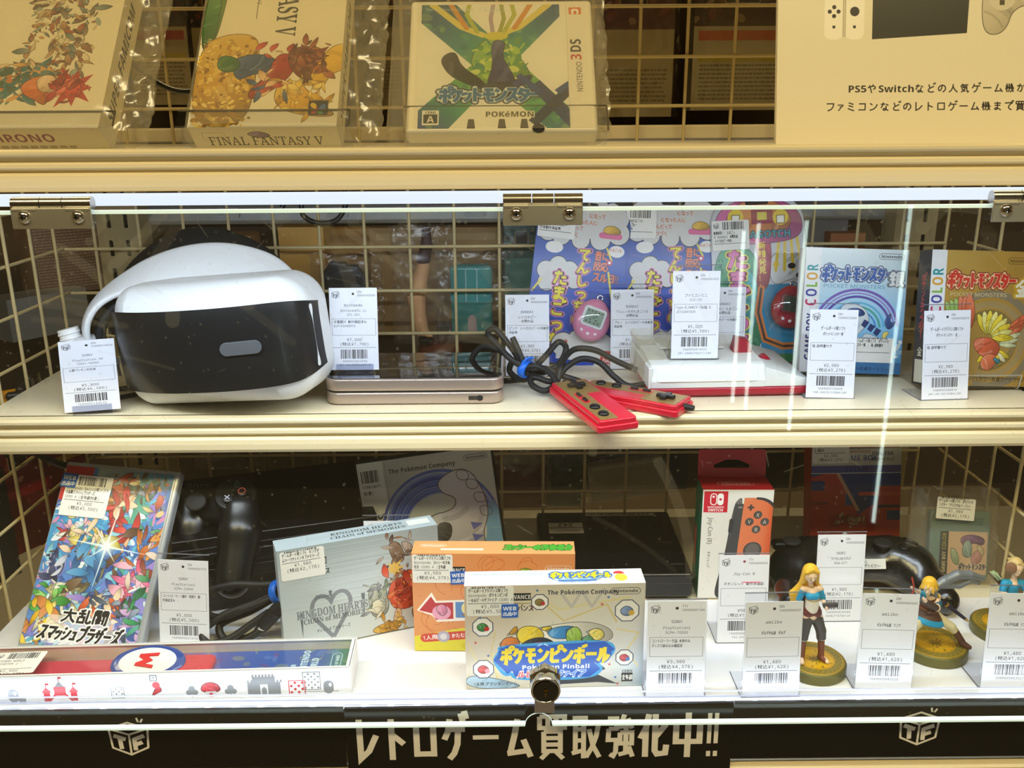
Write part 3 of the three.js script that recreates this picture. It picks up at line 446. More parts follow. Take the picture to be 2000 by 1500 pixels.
{ // box with a crowd of small dull figures of colour and one red burst
  const t = thing('game_box', 'aged cream game box in a clear bag with a red spiky burst print', 'game box', [-339, DECK_TOP, 687], { lean: LEAN });
  const front = printed(105, 190, 6, (c, w, h) => {
    fill(c, oldCard, 0, 0, w, h); flecks(c, w, h, 300, 4);
    dapple(c, 40, 20, 50, 130, 150, ['#8a5a35', '#a9794a', '#6d7a72', '#c9b48a', '#7b6b55', '#b98f5c', '#94a19b', '#5f4a38', '#d4c39b', '#a5522f'], 1.2, 5, 11);
    ribbons(c, 42, 14, 42, 126, 170, ['#8a5a35', '#a9794a', '#6d7a72', '#c9b48a', '#7b6b55', '#b98f5c', '#94a19b', '#5f4a38', '#a5522f', '#e0d2a8'], 5, 15, 14, 0.3); ribbons(c, 18, 132, 46, 36, 60, ['#2f6f73', '#3c5b4e', '#c9772d', '#5b7f80', '#d9a05c', '#e6c79a'], 5, 15, 15, 0.3);
    dapple(c, 44, 24, 42, 122, 60, ['#3a332b', '#e6d6ac', '#56604f'], 0.4, 1.8, 12);
    dapple(c, 22, 136, 36, 30, 46, ['#2f6f73', '#3c5b4e', '#c9772d', '#5b7f80', '#d9a05c'], 1.5, 6, 13);
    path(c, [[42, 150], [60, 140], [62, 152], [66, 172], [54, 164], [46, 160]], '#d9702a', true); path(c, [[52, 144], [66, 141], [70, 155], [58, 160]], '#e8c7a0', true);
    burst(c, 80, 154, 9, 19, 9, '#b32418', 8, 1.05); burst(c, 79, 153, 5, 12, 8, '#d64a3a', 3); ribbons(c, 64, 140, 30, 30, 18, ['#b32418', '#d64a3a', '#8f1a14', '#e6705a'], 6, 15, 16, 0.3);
  });
  const bottom = printed(105, 28, 6, (c, w, h) => { fill(c, '#e2d6b4', 0, 0, w, h); flecks(c, w, h, 60, 2); say(c, 'CHRONO', 16, 15, 12, { color: '#8a3f5a', narrow: 1.05, font: 'sans-serif', bold: true }); c.globalAlpha = 0.5; for (let k = 0; k < 9; k++) pill(c, '#7a6a48', 20 + k * 7, 19, 5.5, 3, 1); c.globalAlpha = 1; });
  carton(t, 105, 190, 28, { front, bottom, side: famicomSpine(3), plain: std(0xe6dbbb, 0.6) });
  put('plastic_bag', bagGeometry(105, 190, 28, { seed: 2, right: 30 }), M.bag, t);
  easel('clear acrylic stand under the box with the red burst', -338, DECK_TOP - 0.6, 689, 124, 28, LEAN);
}
{ // box with a green and straw coloured print
  const t = thing('game_box', 'aged cream game box in a clear bag with straw coloured stack and yellow swoosh', 'game box', [-171.5, DECK_TOP, 687], { lean: LEAN });
  const front = printed(105, 190, 6, (c, w, h) => {
    fill(c, oldCard, 0, 0, w, h); flecks(c, w, h, 300, 9);
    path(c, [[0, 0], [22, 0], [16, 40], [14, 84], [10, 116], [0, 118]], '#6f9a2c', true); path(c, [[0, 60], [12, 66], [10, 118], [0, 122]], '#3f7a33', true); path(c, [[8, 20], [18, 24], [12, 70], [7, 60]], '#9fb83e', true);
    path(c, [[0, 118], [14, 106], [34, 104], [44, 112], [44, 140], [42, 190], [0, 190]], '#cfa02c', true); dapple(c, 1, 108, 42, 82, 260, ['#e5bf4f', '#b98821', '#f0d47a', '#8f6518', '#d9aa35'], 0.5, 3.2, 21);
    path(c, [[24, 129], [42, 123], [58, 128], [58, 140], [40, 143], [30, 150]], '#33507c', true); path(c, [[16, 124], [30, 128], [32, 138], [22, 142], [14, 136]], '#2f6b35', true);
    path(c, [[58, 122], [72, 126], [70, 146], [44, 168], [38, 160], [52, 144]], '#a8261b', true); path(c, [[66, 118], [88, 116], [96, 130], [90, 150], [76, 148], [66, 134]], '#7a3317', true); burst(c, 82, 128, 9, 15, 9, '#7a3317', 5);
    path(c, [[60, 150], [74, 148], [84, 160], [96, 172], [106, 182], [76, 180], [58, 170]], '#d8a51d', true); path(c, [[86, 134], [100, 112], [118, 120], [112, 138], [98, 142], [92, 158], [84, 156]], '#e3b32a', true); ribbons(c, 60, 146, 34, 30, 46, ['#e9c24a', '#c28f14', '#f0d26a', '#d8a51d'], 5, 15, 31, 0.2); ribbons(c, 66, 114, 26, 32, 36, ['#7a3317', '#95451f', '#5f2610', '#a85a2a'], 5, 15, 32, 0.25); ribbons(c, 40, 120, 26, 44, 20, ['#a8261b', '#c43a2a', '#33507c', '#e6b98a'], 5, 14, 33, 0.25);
    c.save(); c.translate(54, 4); c.rotate(Math.PI / 2); say(c, 'FINAL FANTASY V', -18, 0, 21, { font: 'serif', color: '#2e2c2a', narrow: 0.62, bold: true }); c.restore();
    c.save(); c.translate(42, 18); c.rotate(Math.PI / 2); letter(c, 'ファイナルファンタジーV', 0, 0, { size: 5, color: '#4a463e' }); c.restore(); fill(c, '#4a463e', 38.5, 16, 0.5, 74);
    c.save(); c.translate(30, 4); c.rotate(Math.PI / 2); say(c, 'SQUARESOFT', 0, 0, 6, { bold: true, color: '#3b3833' }); c.restore();
    fill(c, '#16140f', 84, 167, 14, 13); oval(c, '#c8392b', 88.5, 176, 2, 3, 0.6); oval(c, '#d9b62d', 87.6, 171.5, 2, 2.8, -0.6); oval(c, '#3a64a8', 94, 173, 2, 3, 0.5); oval(c, '#3d8a4a', 92.6, 177, 2, 2.4, -0.5);
  });
  const bottom = printed(105, 28, 6, (c, w, h) => { fill(c, '#ece2c6', 0, 0, w, h); flecks(c, w, h, 60, 5); path(c, [[38, 8], [48, 4], [58, 9], [50, 13]], '#a48fb3', true); say(c, 'FINAL FANTASY V', 52, 20, 13, { font: 'serif', color: '#35322e', align: 'center', narrow: 0.72 }); pill(c, '#b5a883', 8, 6, 16, 8, 0.5, 0.3); });
  carton(t, 105, 190, 28, { front, bottom, side: famicomSpine(7), plain: std(0xe6dbbb, 0.6) });
  put('plastic_bag', bagGeometry(105, 190, 28, { seed: 5, right: 30 }), M.bag, t);
  easel('clear acrylic stand under the box with the yellow swoosh', -171, DECK_TOP - 0.6, 689, 122, 28, LEAN);
}
{ // white keep case
  const t = thing('game_case', 'white game case in a clear bag, large blue and green X print on its front', 'game case', [-2.5, DECK_TOP + 4.6, 679], { lean: LEAN });
  put('case_shell', rbox(137, 124, 14, 3, 0, 62, 7), std(0xf3eddb, 0.4), t);
  const art = printed(124, 116, 8, (c, w, h) => {
    fill(c, '#f2efe2', 0, 0, w, h); const q = rng(5);
    const band = (a, b) => { c.save(); c.beginPath(); a.forEach((p, i) => (i ? c.lineTo(...p) : c.moveTo(...p))); c.closePath(); c.clip(); fill(c, grad(c, b[0], 0, b[1], h, [[0, '#2a4c86'], [0.3, '#3a8f8a'], [0.55, '#8fbf3f'], [0.8, '#3f9a7a'], [1, '#23468a']]), 0, 0, w, h); dapple(c, 0, 0, w, h, 160, ['rgba(214,230,110,0.35)', 'rgba(30,90,110,0.3)', 'rgba(120,190,120,0.35)'], 1, 6, 7); c.restore(); };
    band([[0, 0], [26, 0], [124, 116], [92, 116], [0, 18]], [0, 124]); band([[92, 0], [104, 0], [104, 12], [22, 116], [0, 116], [0, 100]], [110, 0]);
    path(c, [[36, 50], [52, 28], [74, 50], [84, 74], [54, 86], [42, 72]], '#7fb04a', true); dapple(c, 40, 34, 40, 44, 60, ['#a9cc52', '#5d9c55', '#d3df7a', '#3f8f6a'], 1, 5, 17);
    const limb = (pts, col, wd) => { c.lineCap = 'round'; path(c, pts, col, false, wd); };
    for (const [dx, s] of [[0, 1], [104, -1]]) { const X = (x) => dx + s * x; limb([[X(46), 30], [X(30), 22], [X(18), 10], [X(8), 0]], '#e6d66a', 5); limb([[X(34), 23], [X(26), 8], [X(22), 0]], '#d8963a', 4); limb([[X(42), 27], [X(34), 10], [X(36), 0]], '#b7bf4a', 3.4); }
    limb([[54, 30], [52, 14], [54, 0]], '#b59fb0', 3.2); limb([[58, 30], [62, 14], [60, 0]], '#a3a94a', 3.2); oval(c, '#d9d04a', 56, 31, 9, 4);
    path(c, [[52, 34], [64, 36], [60, 50], [66, 62], [72, 78], [60, 90], [48, 78], [54, 60]], '#2c2f6a', true); path(c, [[14, 52], [26, 44], [30, 60], [46, 72], [52, 84], [30, 74], [20, 66]], '#1b1b22', true); path(c, [[40, 80], [60, 72], [86, 84], [60, 94]], '#22222c', true);
    path(c, [[66, 74], [84, 66], [80, 76], [70, 80]], '#34387c', true);
    letter(c, 'ポケットモンスター', 14, 79, { size: 14, narrow: 0.72, weight: 0.2, color: '#2f6fa8', outline: [['#1d2a52', 1.6], ['#dfe8e0', 0.5]], gap: -0.12 });
    c.lineCap = 'butt'; path(c, [[84, 76], [112, 112]], '#26386e', false, 10); path(c, [[114, 76], [82, 112]], '#1e2a52', false, 8); path(c, [[100, 84], [122, 66]], '#2b4a8c', false, 5); path(c, [[88, 84], [72, 68]], '#2b4a8c', false, 5);
    say(c, 'POKéMON', 48, 106, 6.4, { bold: true, color: '#3d3a34', edge: '#efe9d2', edgeWidth: 0.7, narrow: 1.1 });
    for (const x of [36, 58, 74]) path(c, [[x, 108], [x + 4, 108], [x + 5, 116], [x - 1, 116]], '#4a463a');
    fill(c, '#f7f4ea', 3, 100, 12, 13); fill(c, '#222', 4, 103.5, 10, 8); say(c, 'CERO', 9, 103, 3, { align: 'center', bold: true }); say(c, 'A', 9, 110.8, 8, { align: 'center', bold: true, color: '#f2efe2' });
    say(c, 'The Pokémon Company', 3, 6, 3.4, { color: '#c9d6d6' }); pill(c, '#c9d6d6', 44, 3, 18, 4, 2, 0.3); say(c, 'Nintendo', 53, 6.3, 3, { align: 'center', color: '#c9d6d6' });
    fill(c, '#efeadb', 109, 0, 15, h); fill(c, '#d8d2c0', 108.6, 0, 0.5, h);
    pill(c, '#e07b2c', 111, 3.2, 9.4, 7, 1); pill(c, '#fff', 113, 4.8, 5.4, 5.4, 1.5); pill(c, '#e07b2c', 114.6, 6.4, 2.4, 3.8, 0.6);
    c.save(); c.translate(119, 84); c.rotate(-Math.PI / 2); say(c, 'NINTENDO', 0, 0, 5.6, { color: '#2a2826', narrow: 1.0 }); say(c, '3', 29.5, 0, 11, { bold: true, color: '#c62f2c' }); say(c, 'DS', 36.5, 0, 11, { bold: true, color: '#1f1d1d' }); c.restore();
  }, { roughness: 0.3 });
  patch('cover_sheet', 124, 116, 2, 61, 14, art, t, { r: 0.5, t: 0.2 });
  put('cover_film', box(130, 120, 0.4, 2, 62, 14.6), clear({ roughness: 0.06 }), t);
  put('thumb_notch', lathe([[0, 0.4], [4, 0.4], [4.4, 0]], 24).rotateX(Math.PI / 2).translate(26, 2.6, 14.4), M.blackMatt, t);
  put('plastic_bag', bagGeometry(137, 124, 14, { seed: 9, right: 10, left: 14, gapZ: 4, amp: 2.4 }), M.bag, t);
  easel('clear acrylic stand under the white case with the X print', 0, DECK_TOP + 3.2, 682, 146, 14, LEAN, 22);
}
{ // white announcement card
  const t = thing('announcement_card', 'large white card with printed game controllers and two lines of black Japanese text', 'sign', [300, DECK_TOP + 1, 696], { lean: 13, yaw: -1 });
  const m = printed(200, 190, 6, (c, w, h) => {
    fill(c, '#ece3c8', 0, 0, w, h);
    c.save(); c.translate(0, 6);
    for (const [x, flip] of [[34, 1], [49, -1]]) { pill(c, '#fbf5e2', x, 62, 14, 46, 5); c.strokeStyle = '#b9ae92'; c.lineWidth = 0.4; c.strokeRect(x + (flip > 0 ? 13.6 : 0), 64, 0.4, 42); for (const [dx, dy] of [[0, -3.2], [0, 3.2], [-3.2, 0], [3.2, 0]]) oval(c, '#3f3c37', x + 7 + dx, (flip > 0 ? 88 : 74) + dy, 1.5, 1.5); oval(c, '#3f3c37', x + 7, flip > 0 ? 74 : 88, 3.4, 3.4); fill(c, '#3f3c37', x + 6, 98, 2, 2); }
    pill(c, '#efe7d0', 22, 44, 130, 24, 6); fill(c, '#3b3a33', 25, 54, 30, 6); path(c, [[69, 60], [140, 60], [138, 104], [69, 108]], '#3c3b33');
    path(c, [[150, 60], [176, 62], [190, 58], [200, 66], [200, 84], [172, 84], [166, 104], [152, 106], [148, 92]], '#c9bfa4', true); oval(c, '#d8cfb5', 163, 78, 10, 10);
    for (const [dx, dy] of [[0, -4.4], [0, 4.4], [-4.4, 0], [4.4, 0]]) path(c, [[163 + dx - 1.8, 78 + dy - 1.8], [163 + dx + 1.8, 78 + dy - 1.8], [163 + dx + 1.8, 78 + dy + 1.8], [163 + dx - 1.8, 78 + dy + 1.8]], '#55503f');
    for (const x of [182, 188, 194]) path(c, [[x, 74], [x + 3, 78], [x, 78]], '#6b6450');
    c.restore();
    letter(c, 'PS5やSwitchなどの人気ゲーム機から', 52, 146, { size: 7, weight: 0.12, color: '#3a3630', bold: true, gap: 0.18, latin: 1.2 });
    letter(c, 'ファミコンなどのレトロゲーム機まで買取強化中', 36, 159, { size: 7, weight: 0.12, color: '#3a3630', gap: 0.18 });
  }, { roughness: 0.28 });
  put('card_board', new THREE.BoxGeometry(200, 190, 5).translate(0, 95, 2.5), [M.paper, M.paper, M.paper, M.paper, m, M.paper], t);
  put('card_strut', box(60, 150, 3, 0, 75, -1.5), M.paper, t);
}
tag(put('power_cord', tube([[-318, 1242, -816], [-296, 1224, -812], [-276, 1216, -806], [-258, 1216, -802], [-236, 1222, -800]].map(([x, y, z]) => [x, y, z]), 2.4), M.black), 'short black cord crossing the gap between the two bagged cream boxes', 'cord');
// ---------------------------------------------------------------- price cards and stickers
const INK = '#33343c';
function tagPrint(o) {                                                              // 43 by 80 mm card
  return printed(43, 80, 9, (c, w, h) => {
    fill(c, '#f1f3fc', 0, 0, w, h);
    cubeLogo(c, 2.2, 3, 7.2, INK, 0.045);
    oval(c, o.dot || '#2e2f36', 21.5, 5.8, 1.15, 1.15);
    say(c, o.top[0], 25, 5, 3, { color: '#565862' }); say(c, o.top[1], 25, 8.2, 2.7, { color: '#565862', narrow: 0.86 });
    const mid = (text, y, size, k = {}) => letter(c, text, w / 2, y, { size, align: 'center', color: INK, weight: 0.09, ...k });
    mid(o.brand, 15, 3.5, { font: 'monospace', ...(o.brandStyle || {}) });
    (o.model || []).forEach((s, k) => mid(s, 20.4 + k * 4, 3.1, { font: 'monospace', narrow: o.half?.[k] ? 0.55 : 0.95, latin: 0.9, color: '#4a4b55' }));
    if (o.underline) fill(c, '#ff5a8a', 20, 24.2, 16, 0.8);
    c.strokeStyle = '#7d7f8a'; c.lineWidth = 0.3; c.strokeRect(2, 30, w - 4, 16);
    (o.note || []).forEach((s, k) => letter(c, s, 3.4, 31.4 + k * 4, { size: 3, narrow: o.noteNarrow || 0.9, weight: 0.09, color: '#4a4b55', font: 'monospace', latin: 0.9 }));
    mid(o.price, 48.4, 3.8, { font: 'monospace' }); letter(c, '(税込' + o.taxed + ')', w / 2, 52.8, { size: 3.8, align: 'center', color: INK, weight: 0.09, font: 'monospace' });
    fill(c, '#5a5c66', 2, 58, w - 4, 0.35); bars(c, 9, 60, 25, 9, o.seed || 5);
    say(c, o.code, w / 2, 72.6, 2.9, { align: 'center', color: '#565862', font: 'monospace' }); say(c, o.code2 || '', w / 2, 76, 2.7, { align: 'center', color: '#565862', font: 'monospace' });
  }, { roughness: 0.3, clearcoat: 0.5, clearcoatRoughness: 0.1 });
}
const TAG_GROUP = 'white price cards standing in clear holders';
function priceTag(label, at, o, { yaw = 0, lean = 8, roll = 0, holder = 'foot', over = 5, w = 43, h = 80, foot = 34 } = {}) {
  const t = thing('price_card', label, 'price card', at, { yaw, lean, roll, group: TAG_GROUP });
  const m = tagPrint(o), lift = holder === 'block' ? 3 : 0.6;
  put('card', new THREE.BoxGeometry(43, 80, 0.5).scale(w / 43, h / 80, 1).translate(0, h / 2 + lift, 0.4), [M.card, M.card, M.card, M.card, m, M.card], t);
  if (holder === 'block') {
    put('clear_block', [rbox(34, 7, 9, 0.8, 0, 3.4, -4.6), rbox(34, 8.5, 1.2, 0.4, 0, 4.2, 1.4)], clear({ roughness: 0.04, color: 0xeceef4 }), t);
  } else {
    put('holder_back', new THREE.PlaneGeometry(w + 2, h + over + 1).translate(0, (h + over + 1) / 2, -0.1), M.acrylic, t);
    put('holder_rim', [rbox(w + 2, 0.7, 1.1, 0.3, 0, h + over + 1, 0), rbox(w + 2, 0.7, 1.4, 0.3, 0, 0.35, 0.3)], std(0x8d8f9c, 0.2, { transmission: 0.4, thickness: 0 }), t);
    const f = put('holder_foot', new THREE.PlaneGeometry(w + 2, foot).rotateX(-Math.PI / 2).translate(0, 0, -foot / 2), M.acrylic, t);
    f.rotation.x = R(lean); f.position.y = 0.0006;
    const e = put('foot_rim', [rbox(0.6, 0.7, foot, 0.2, -w / 2 - 1, 0.3, -foot / 2), rbox(0.6, 0.7, foot, 0.2, w / 2 + 1, 0.3, -foot / 2)], std(0x80828f, 0.2, { transmission: 0.4, thickness: 0 }), t);
    e.rotation.x = R(lean);
  }
  return t;
}
function stickerPrint(lines, price, taxed, { w = 46, h = 32, barcode = true, half = [0, 1, 0], seed = 4 } = {}) {
  return printed(w, h, 9, (c) => {
    fill(c, '#f6f5f1', 0, 0, w, h);
    let y = 1.4;
    if (barcode) { cubeLogo(c, 1.4, 2.4, 6, '#444', 0.05); bars(c, 11, 1.4, w - 16, 8, seed); y = 10.6; } else { bars(c, 4, -0.4, w - 10, 1.6, seed); }
    lines.forEach((s, k) => letter(c, s, 1.6, y + k * 4, { size: 3.5, narrow: half[k] ? 0.56 : 0.85, latin: 0.85, weight: 0.1, color: '#2c2a28', font: 'monospace' }));
    y += lines.length * 4 + 0.6; fill(c, '#3a3836', 1.4, y, w - 5, 0.45);
    if (price) { letter(c, price, w / 2, y + 0.8, { size: 4, align: 'center', weight: 0.1, color: '#2c2a28', font: 'monospace' }); letter(c, '(税込' + taxed + ')', w / 2, y + 5.2, { size: 4, align: 'center', weight: 0.1, color: '#2c2a28', font: 'monospace' }); }
  }, { roughness: 0.5 });
}
const webPrint = printed(14, 13, 10, (c, w, h) => { fill(c, '#1b5fc4', 0, 0, w, h); say(c, 'WEB', w / 2, 5.8, 5.2, { bold: true, color: '#fff', align: 'center', narrow: 1.05 }); letter(c, '出品中', w / 2, 7.2, { size: 4.2, narrow: 0.95, align: 'center', color: '#fff', weight: 0.13, gap: 0 }); });
// ---------------------------------------------------------------- middle shelf
const MID = -254;
// a field of tapered capsules joined smoothly and meshed: bones are [[x, y, z], [x, y, z], r0, r1]
function fieldMesh(bones, { cell = 1, blend = 2, pad = 3 } = {}) {
  const lo = [1e9, 1e9, 1e9], hi = [-1e9, -1e9, -1e9];
  for (const [a, b, r0, r1] of bones) for (let k = 0; k < 3; k++) { lo[k] = Math.min(lo[k], a[k] - r0, b[k] - (r1 ?? r0)); hi[k] = Math.max(hi[k], a[k] + r0, b[k] + (r1 ?? r0)); }
  const half = Math.max(...[0, 1, 2].map((k) => (hi[k] - lo[k]) / 2)) + pad, mid = [0, 1, 2].map((k) => (hi[k] + lo[k]) / 2), res = Math.min(150, Math.ceil(2 * half / cell) + 6);
  const mc = new MarchingCubes(res, new THREE.MeshBasicMaterial(), false, false, 400000);
  mc.isolation = 0; mc.field.fill(-50);
  const pre = bones.map(([a, b, r0, r1 = r0]) => { const d = [b[0] - a[0], b[1] - a[1], b[2] - a[2]]; return { a, d, l: d[0] * d[0] + d[1] * d[1] + d[2] * d[2] || 1e-9, r0, dr: r1 - r0 }; });
  const H = res / 2;
  for (let k = 0; k < res; k++) for (let j = 0; j < res; j++) for (let i = 0; i < res; i++) {
    const x = (i - H) / H * half + mid[0], y = (j - H) / H * half + mid[1], z = (k - H) / H * half + mid[2];
    let s = 0, near = 1e9;
    const ds = [];
    for (const b of pre) {
      const px = x - b.a[0], py = y - b.a[1], pz = z - b.a[2], t = Math.min(1, Math.max(0, (px * b.d[0] + py * b.d[1] + pz * b.d[2]) / b.l));
      const qx = px - b.d[0] * t, qy = py - b.d[1] * t, qz = pz - b.d[2] * t, d = Math.sqrt(qx * qx + qy * qy + qz * qz) - b.r0 - b.dr * t;
      ds.push(d); if (d < near) near = d;
    }
    if (near < blend * 4) { for (const d of ds) s += Math.exp(-(d - near) / blend * 2.2); near -= Math.log(s) * blend / 2.2; }
    mc.field[i + j * res + k * res * res] = -near;
  }
  mc.update();
  const n = mc.count, g = new THREE.BufferGeometry();
  g.setAttribute('position', new THREE.Float32BufferAttribute(mc.positionArray.slice(0, n * 3).map((v, i) => v * half + mid[i % 3]), 3));
  const w = mergeVertices(g, half * 1e-4); w.computeVertexNormals();
  return w;
}
function ribbon(pts, width, thick, { n = 90, out = null } = {}) {                     // a strap along pts; width(t) across, thick deep; out gives its outward side
  const curve = new THREE.CatmullRomCurve3(pts.map((p) => V(...p)), false, 'centripetal'), pos = [], idx = [], S = 16;
  for (let i = 0; i <= n; i++) {
    const t = i / n, p = curve.getPointAt(t), T = curve.getTangentAt(t), O = out(t, p).clone(), A = O.clone().cross(T).normalize(), N = T.clone().cross(A).normalize(), w = width(t) / 2, d = thick / 2;
    for (let j = 0; j < S; j++) { const a = j / S * Math.PI * 2, ca = Math.cos(a), sa = Math.sin(a); const q = p.clone().addScaledVector(A, Math.sign(ca) * Math.pow(Math.abs(ca), 0.35) * w).addScaledVector(N, Math.sign(sa) * Math.pow(Math.abs(sa), 0.7) * d); pos.push(q.x, q.y, q.z); }
  }
  for (let i = 0; i < n; i++) for (let j = 0; j < S; j++) { const a = i * S + j, b = i * S + (j + 1) % S; idx.push(a, b, a + S, b, b + S, a + S); }
  for (const e of [0, n]) for (let j = 1; j < S - 1; j++) e ? idx.push(e * S, e * S + j, e * S + j + 1) : idx.push(0, j + 1, j);
  const g = new THREE.BufferGeometry(); g.setAttribute('position', new THREE.Float32BufferAttribute(pos, 3)); g.setIndex(idx); g.computeVertexNormals();
  return toCreasedNormals(g, R(50));
}
{ // virtual reality headset
  const t = thing('headset', 'white virtual reality headset with a black glossy visor and wide white strap', 'headset', [-249, MID + 3, 781], { yaw: -13, roll: 5.5 });
  const shellWhite = std(0xe9ebee, 0.38);
  // visor: rounded block whose front bulges
  const W = 188, Hh = 108, D = 92;
  const bulge = (g) => { const p = g.attributes.position; for (let i = 0; i < p.count; i++) { const x = p.getX(i), z = p.getZ(i), f = Math.max(0, (z + D / 2) / D); p.setZ(i, z - f * Math.pow(Math.abs(x) / (W / 2), 2.4) * 24); } g.computeVertexNormals(); return g; };
  const blk = (w, h, d, r, y, z) => new RoundedBoxGeometry(w, h, d, 9, r).translate(0, y, z);
  const dense = (w, h, d, r) => { const g = new RoundedBoxGeometry(w, h, d, 14, r); return mergeVertices(g, 1e-4); };
  put('visor_shell', bulge(dense(W, Hh, D, 30)).translate(0, Hh / 2 + 4, 0), shellWhite, t);
  // black front panel: bent rounded sheet following the bulge
  const panel = new THREE.BufferGeometry(), pp = [], pi = [], nx = 72, ny = 26, pw = 196, ph = 71;
  for (let j = 0; j <= ny; j++) for (let i = 0; i <= nx; i++) {
    const u = i / nx * 2 - 1, v = j / ny * 2 - 1, e = Math.pow(Math.abs(u), 7), x = Math.sin(u * 1.32) / Math.sin(1.32) * (pw / 2) * 0.972, y = v * ph / 2 * (1 - 0.22 * e) ;
    const z = 47 - Math.pow(Math.abs(x) / (W / 2), 2.4) * 26 - Math.pow(Math.abs(u), 9) * 30 - Math.pow(Math.abs(v), 4) * 1.6;
    pp.push(x, y, z);
  }
  for (let j = 0; j < ny; j++) for (let i = 0; i < nx; i++) { const a = j * (nx + 1) + i, b = a + nx + 1; pi.push(a, a + 1, b, a + 1, b + 1, b); }
  panel.setAttribute('position', new THREE.Float32BufferAttribute(pp, 3)); panel.setIndex(pi); panel.computeVertexNormals();
  panel.translate(0, Hh / 2 + 4, 2.2);
  const vp = put('visor_panel', panel, std(0x17181a, 0.36, { clearcoat: 0.2, clearcoatRoughness: 0.12 }), t);
  put('light_pill', smoothPlate(rrect(35, 11.5, 5.7), 2, 0.5).rotateY(R(13)).translate(46, Hh / 2 + 5, 44.4), std(0x55585d, 0.45), vp);
  put('panel_slot', rbox(2.6, 11, 1.4, 0.6, -88, Hh / 2 - 14, 26), std(0x2a2c30, 0.2), vp);
  // soft black face cushion behind
  put('face_cushion', [rbox(150, 86, 40, 18, 0, 56, -58, 6)], M.blackMatt, t);
  // strap: front arch, rear arch with dark lining
  const outUp = (cx, cy) => (u, p) => V(p.x - cx, (p.y - cy) * 1.0, 14).normalize();
  const arch = [[-115, 60, 20], [-116, 74, 22], [-113, 88, 18], [-103, 102, 8], [-75, 116, -14], [-35, 122, -36], [-2, 118, -52], [27, 105, -64], [44, 81, -70], [50, 54, -71]];
  const side = (u, p) => V((p.x + 36) * 0.9, (p.y - 40) * 0.55, 70).normalize();
  put('strap', ribbon(arch, (u) => 12 + 26 * Math.pow(Math.sin(Math.min(1, 0.05 + u * 1.1) * Math.PI * 0.8), 1.3), 6, { out: side }), shellWhite, t);
  put('strap_lining', ribbon(arch.map(([x, y, z]) => [x * 0.95 - 1, y - 7, z - 10]), (u) => 14 + 22 * Math.sin(u * Math.PI), 9, { out: side }), M.blackMatt, t);
  const rear = [[-140, 56, -51], [-136, 80, -58], [-124, 106, -67], [-98, 126, -80], [-61, 135, -93], [-27, 124, -99], [0, 106, -100], [14, 82, -99]];
  put('rear_cushion', ribbon(rear, () => 34, 14, { out: (u, p) => V((p.x + 62) * 0.7, (p.y - 40) * 0.6, 60).normalize() }), std(0x16171a, 0.6), t);
  // strap end block with a dark slot and the knob
  const e = put('strap_end', [rbox(19, 26, 22, 4, -119, 58, 18), rbox(28, 9, 20, 3, -110, 45, 20)], std(0xd9dadd, 0.42), t);
  put('strap_slot', rbox(6, 14, 2, 1, -114, 58, 29.4), M.black, e);
  const k = put('dial', cyl(9, 9, 22, 20).rotateZ(R(8)).translate(-134, 68, 20), M.white, t);
  put('dial_rib', [0, 1, 2, 3].map((i) => new THREE.TorusGeometry(9.1, 0.7, 8, 24).rotateX(Math.PI / 2).translate(0, -7 + i * 4.6, 0).rotateZ(R(8)).translate(-134, 68, 20)), M.card, k);
}
tag(put('headset_cable', tube([[-330, 948.5, -840], [-372, 948.5, -822], [-398, 948.5, -806], [-402, 949, -790], [-390, 949, -782], [-372, 949, -786], [-350, 949, -800], [-322, 949, -824], [-300, 949, -842]].map(([x, y, z]) => [x, y, z]), 2.2), M.black), 'thin black cable looping out beside the headset on the middle shelf', 'cable');
tag(put('black_cord', tube([[-226, 1106, -930], [-218, 1122, -934], [-210, 1134, -936], [-206, 1122, -934], [-205, 1098, -930], [-190, 1090, -932], [-172, 1093, -936], [-162, 1110, -938], [-158, 1128, -940], [-150, 1160, -940]], 2.6), M.black), 'black cord hanging in a loop behind the headset strap', 'cord');
priceTag('price card for 5,800 yen in a clear foot beside the white headset', [-363, MID, 757], { top: ['09r', '1049005144226'], brand: 'SONY', model: ['PlayStation VR', 'CUHJ-16000'], note: ['■ 上部パッキン劣化有'], price: '¥5,800', taxed: '¥6,380', code: '1049005144226', seed: 11, noteNarrow: 0.75 }, { yaw: 3, lean: 14, roll: 3.2, holder: 'block', w: 48, h: 62 });

// ---- closed handheld console
const HAND_TOP = 25;
{
  const t = thing('handheld_console', 'closed handheld console, dark glossy lid over champagne metallic sides', 'handheld console', [-83.5, MID, 820.5]);
  const champ = std(0xb9a79b, 0.3, { metalness: 0.55 }), outline = () => rrect(160, 91, 12);
  put('lower_half', lying(smoothPlate(outline(), 11.6, 2.6, 5)).translate(0, 0.6, 0), champ, t);
  put('upper_half', lying(smoothPlate(outline(), 11.4, 2, 5)).translate(0, 13, 0), champ, t);
  put('lid_top', lying(smoothPlate(rrect(157, 88, 11), 1.2, 0.5, 3)).translate(0, 23.8, 0), std(0x17120f, 0.07, { clearcoat: 1, clearcoatRoughness: 0.03 }), t);
  put('seam', lying(plate(rrect(158, 89, 11), 1.2)).translate(0, 12, 0), M.black, t);
  const j = put('jack_slot', rbox(13, 4, 1, 1.4, 55, 6.4, 45.4), std(0x2a2420, 0.4), t);
  put('jack_hole', cyl(2.6, 2.6, 1, 20).rotateX(Math.PI / 2).translate(58.6, 6.4, 45.7), M.blackMatt, j);
  put('rubber_foot', [-60, 60].flatMap((x) => [-30, 30].map((z) => cyl(3, 3, 0.6, 16).translate(x, 0.3, z))), M.black, t);
}
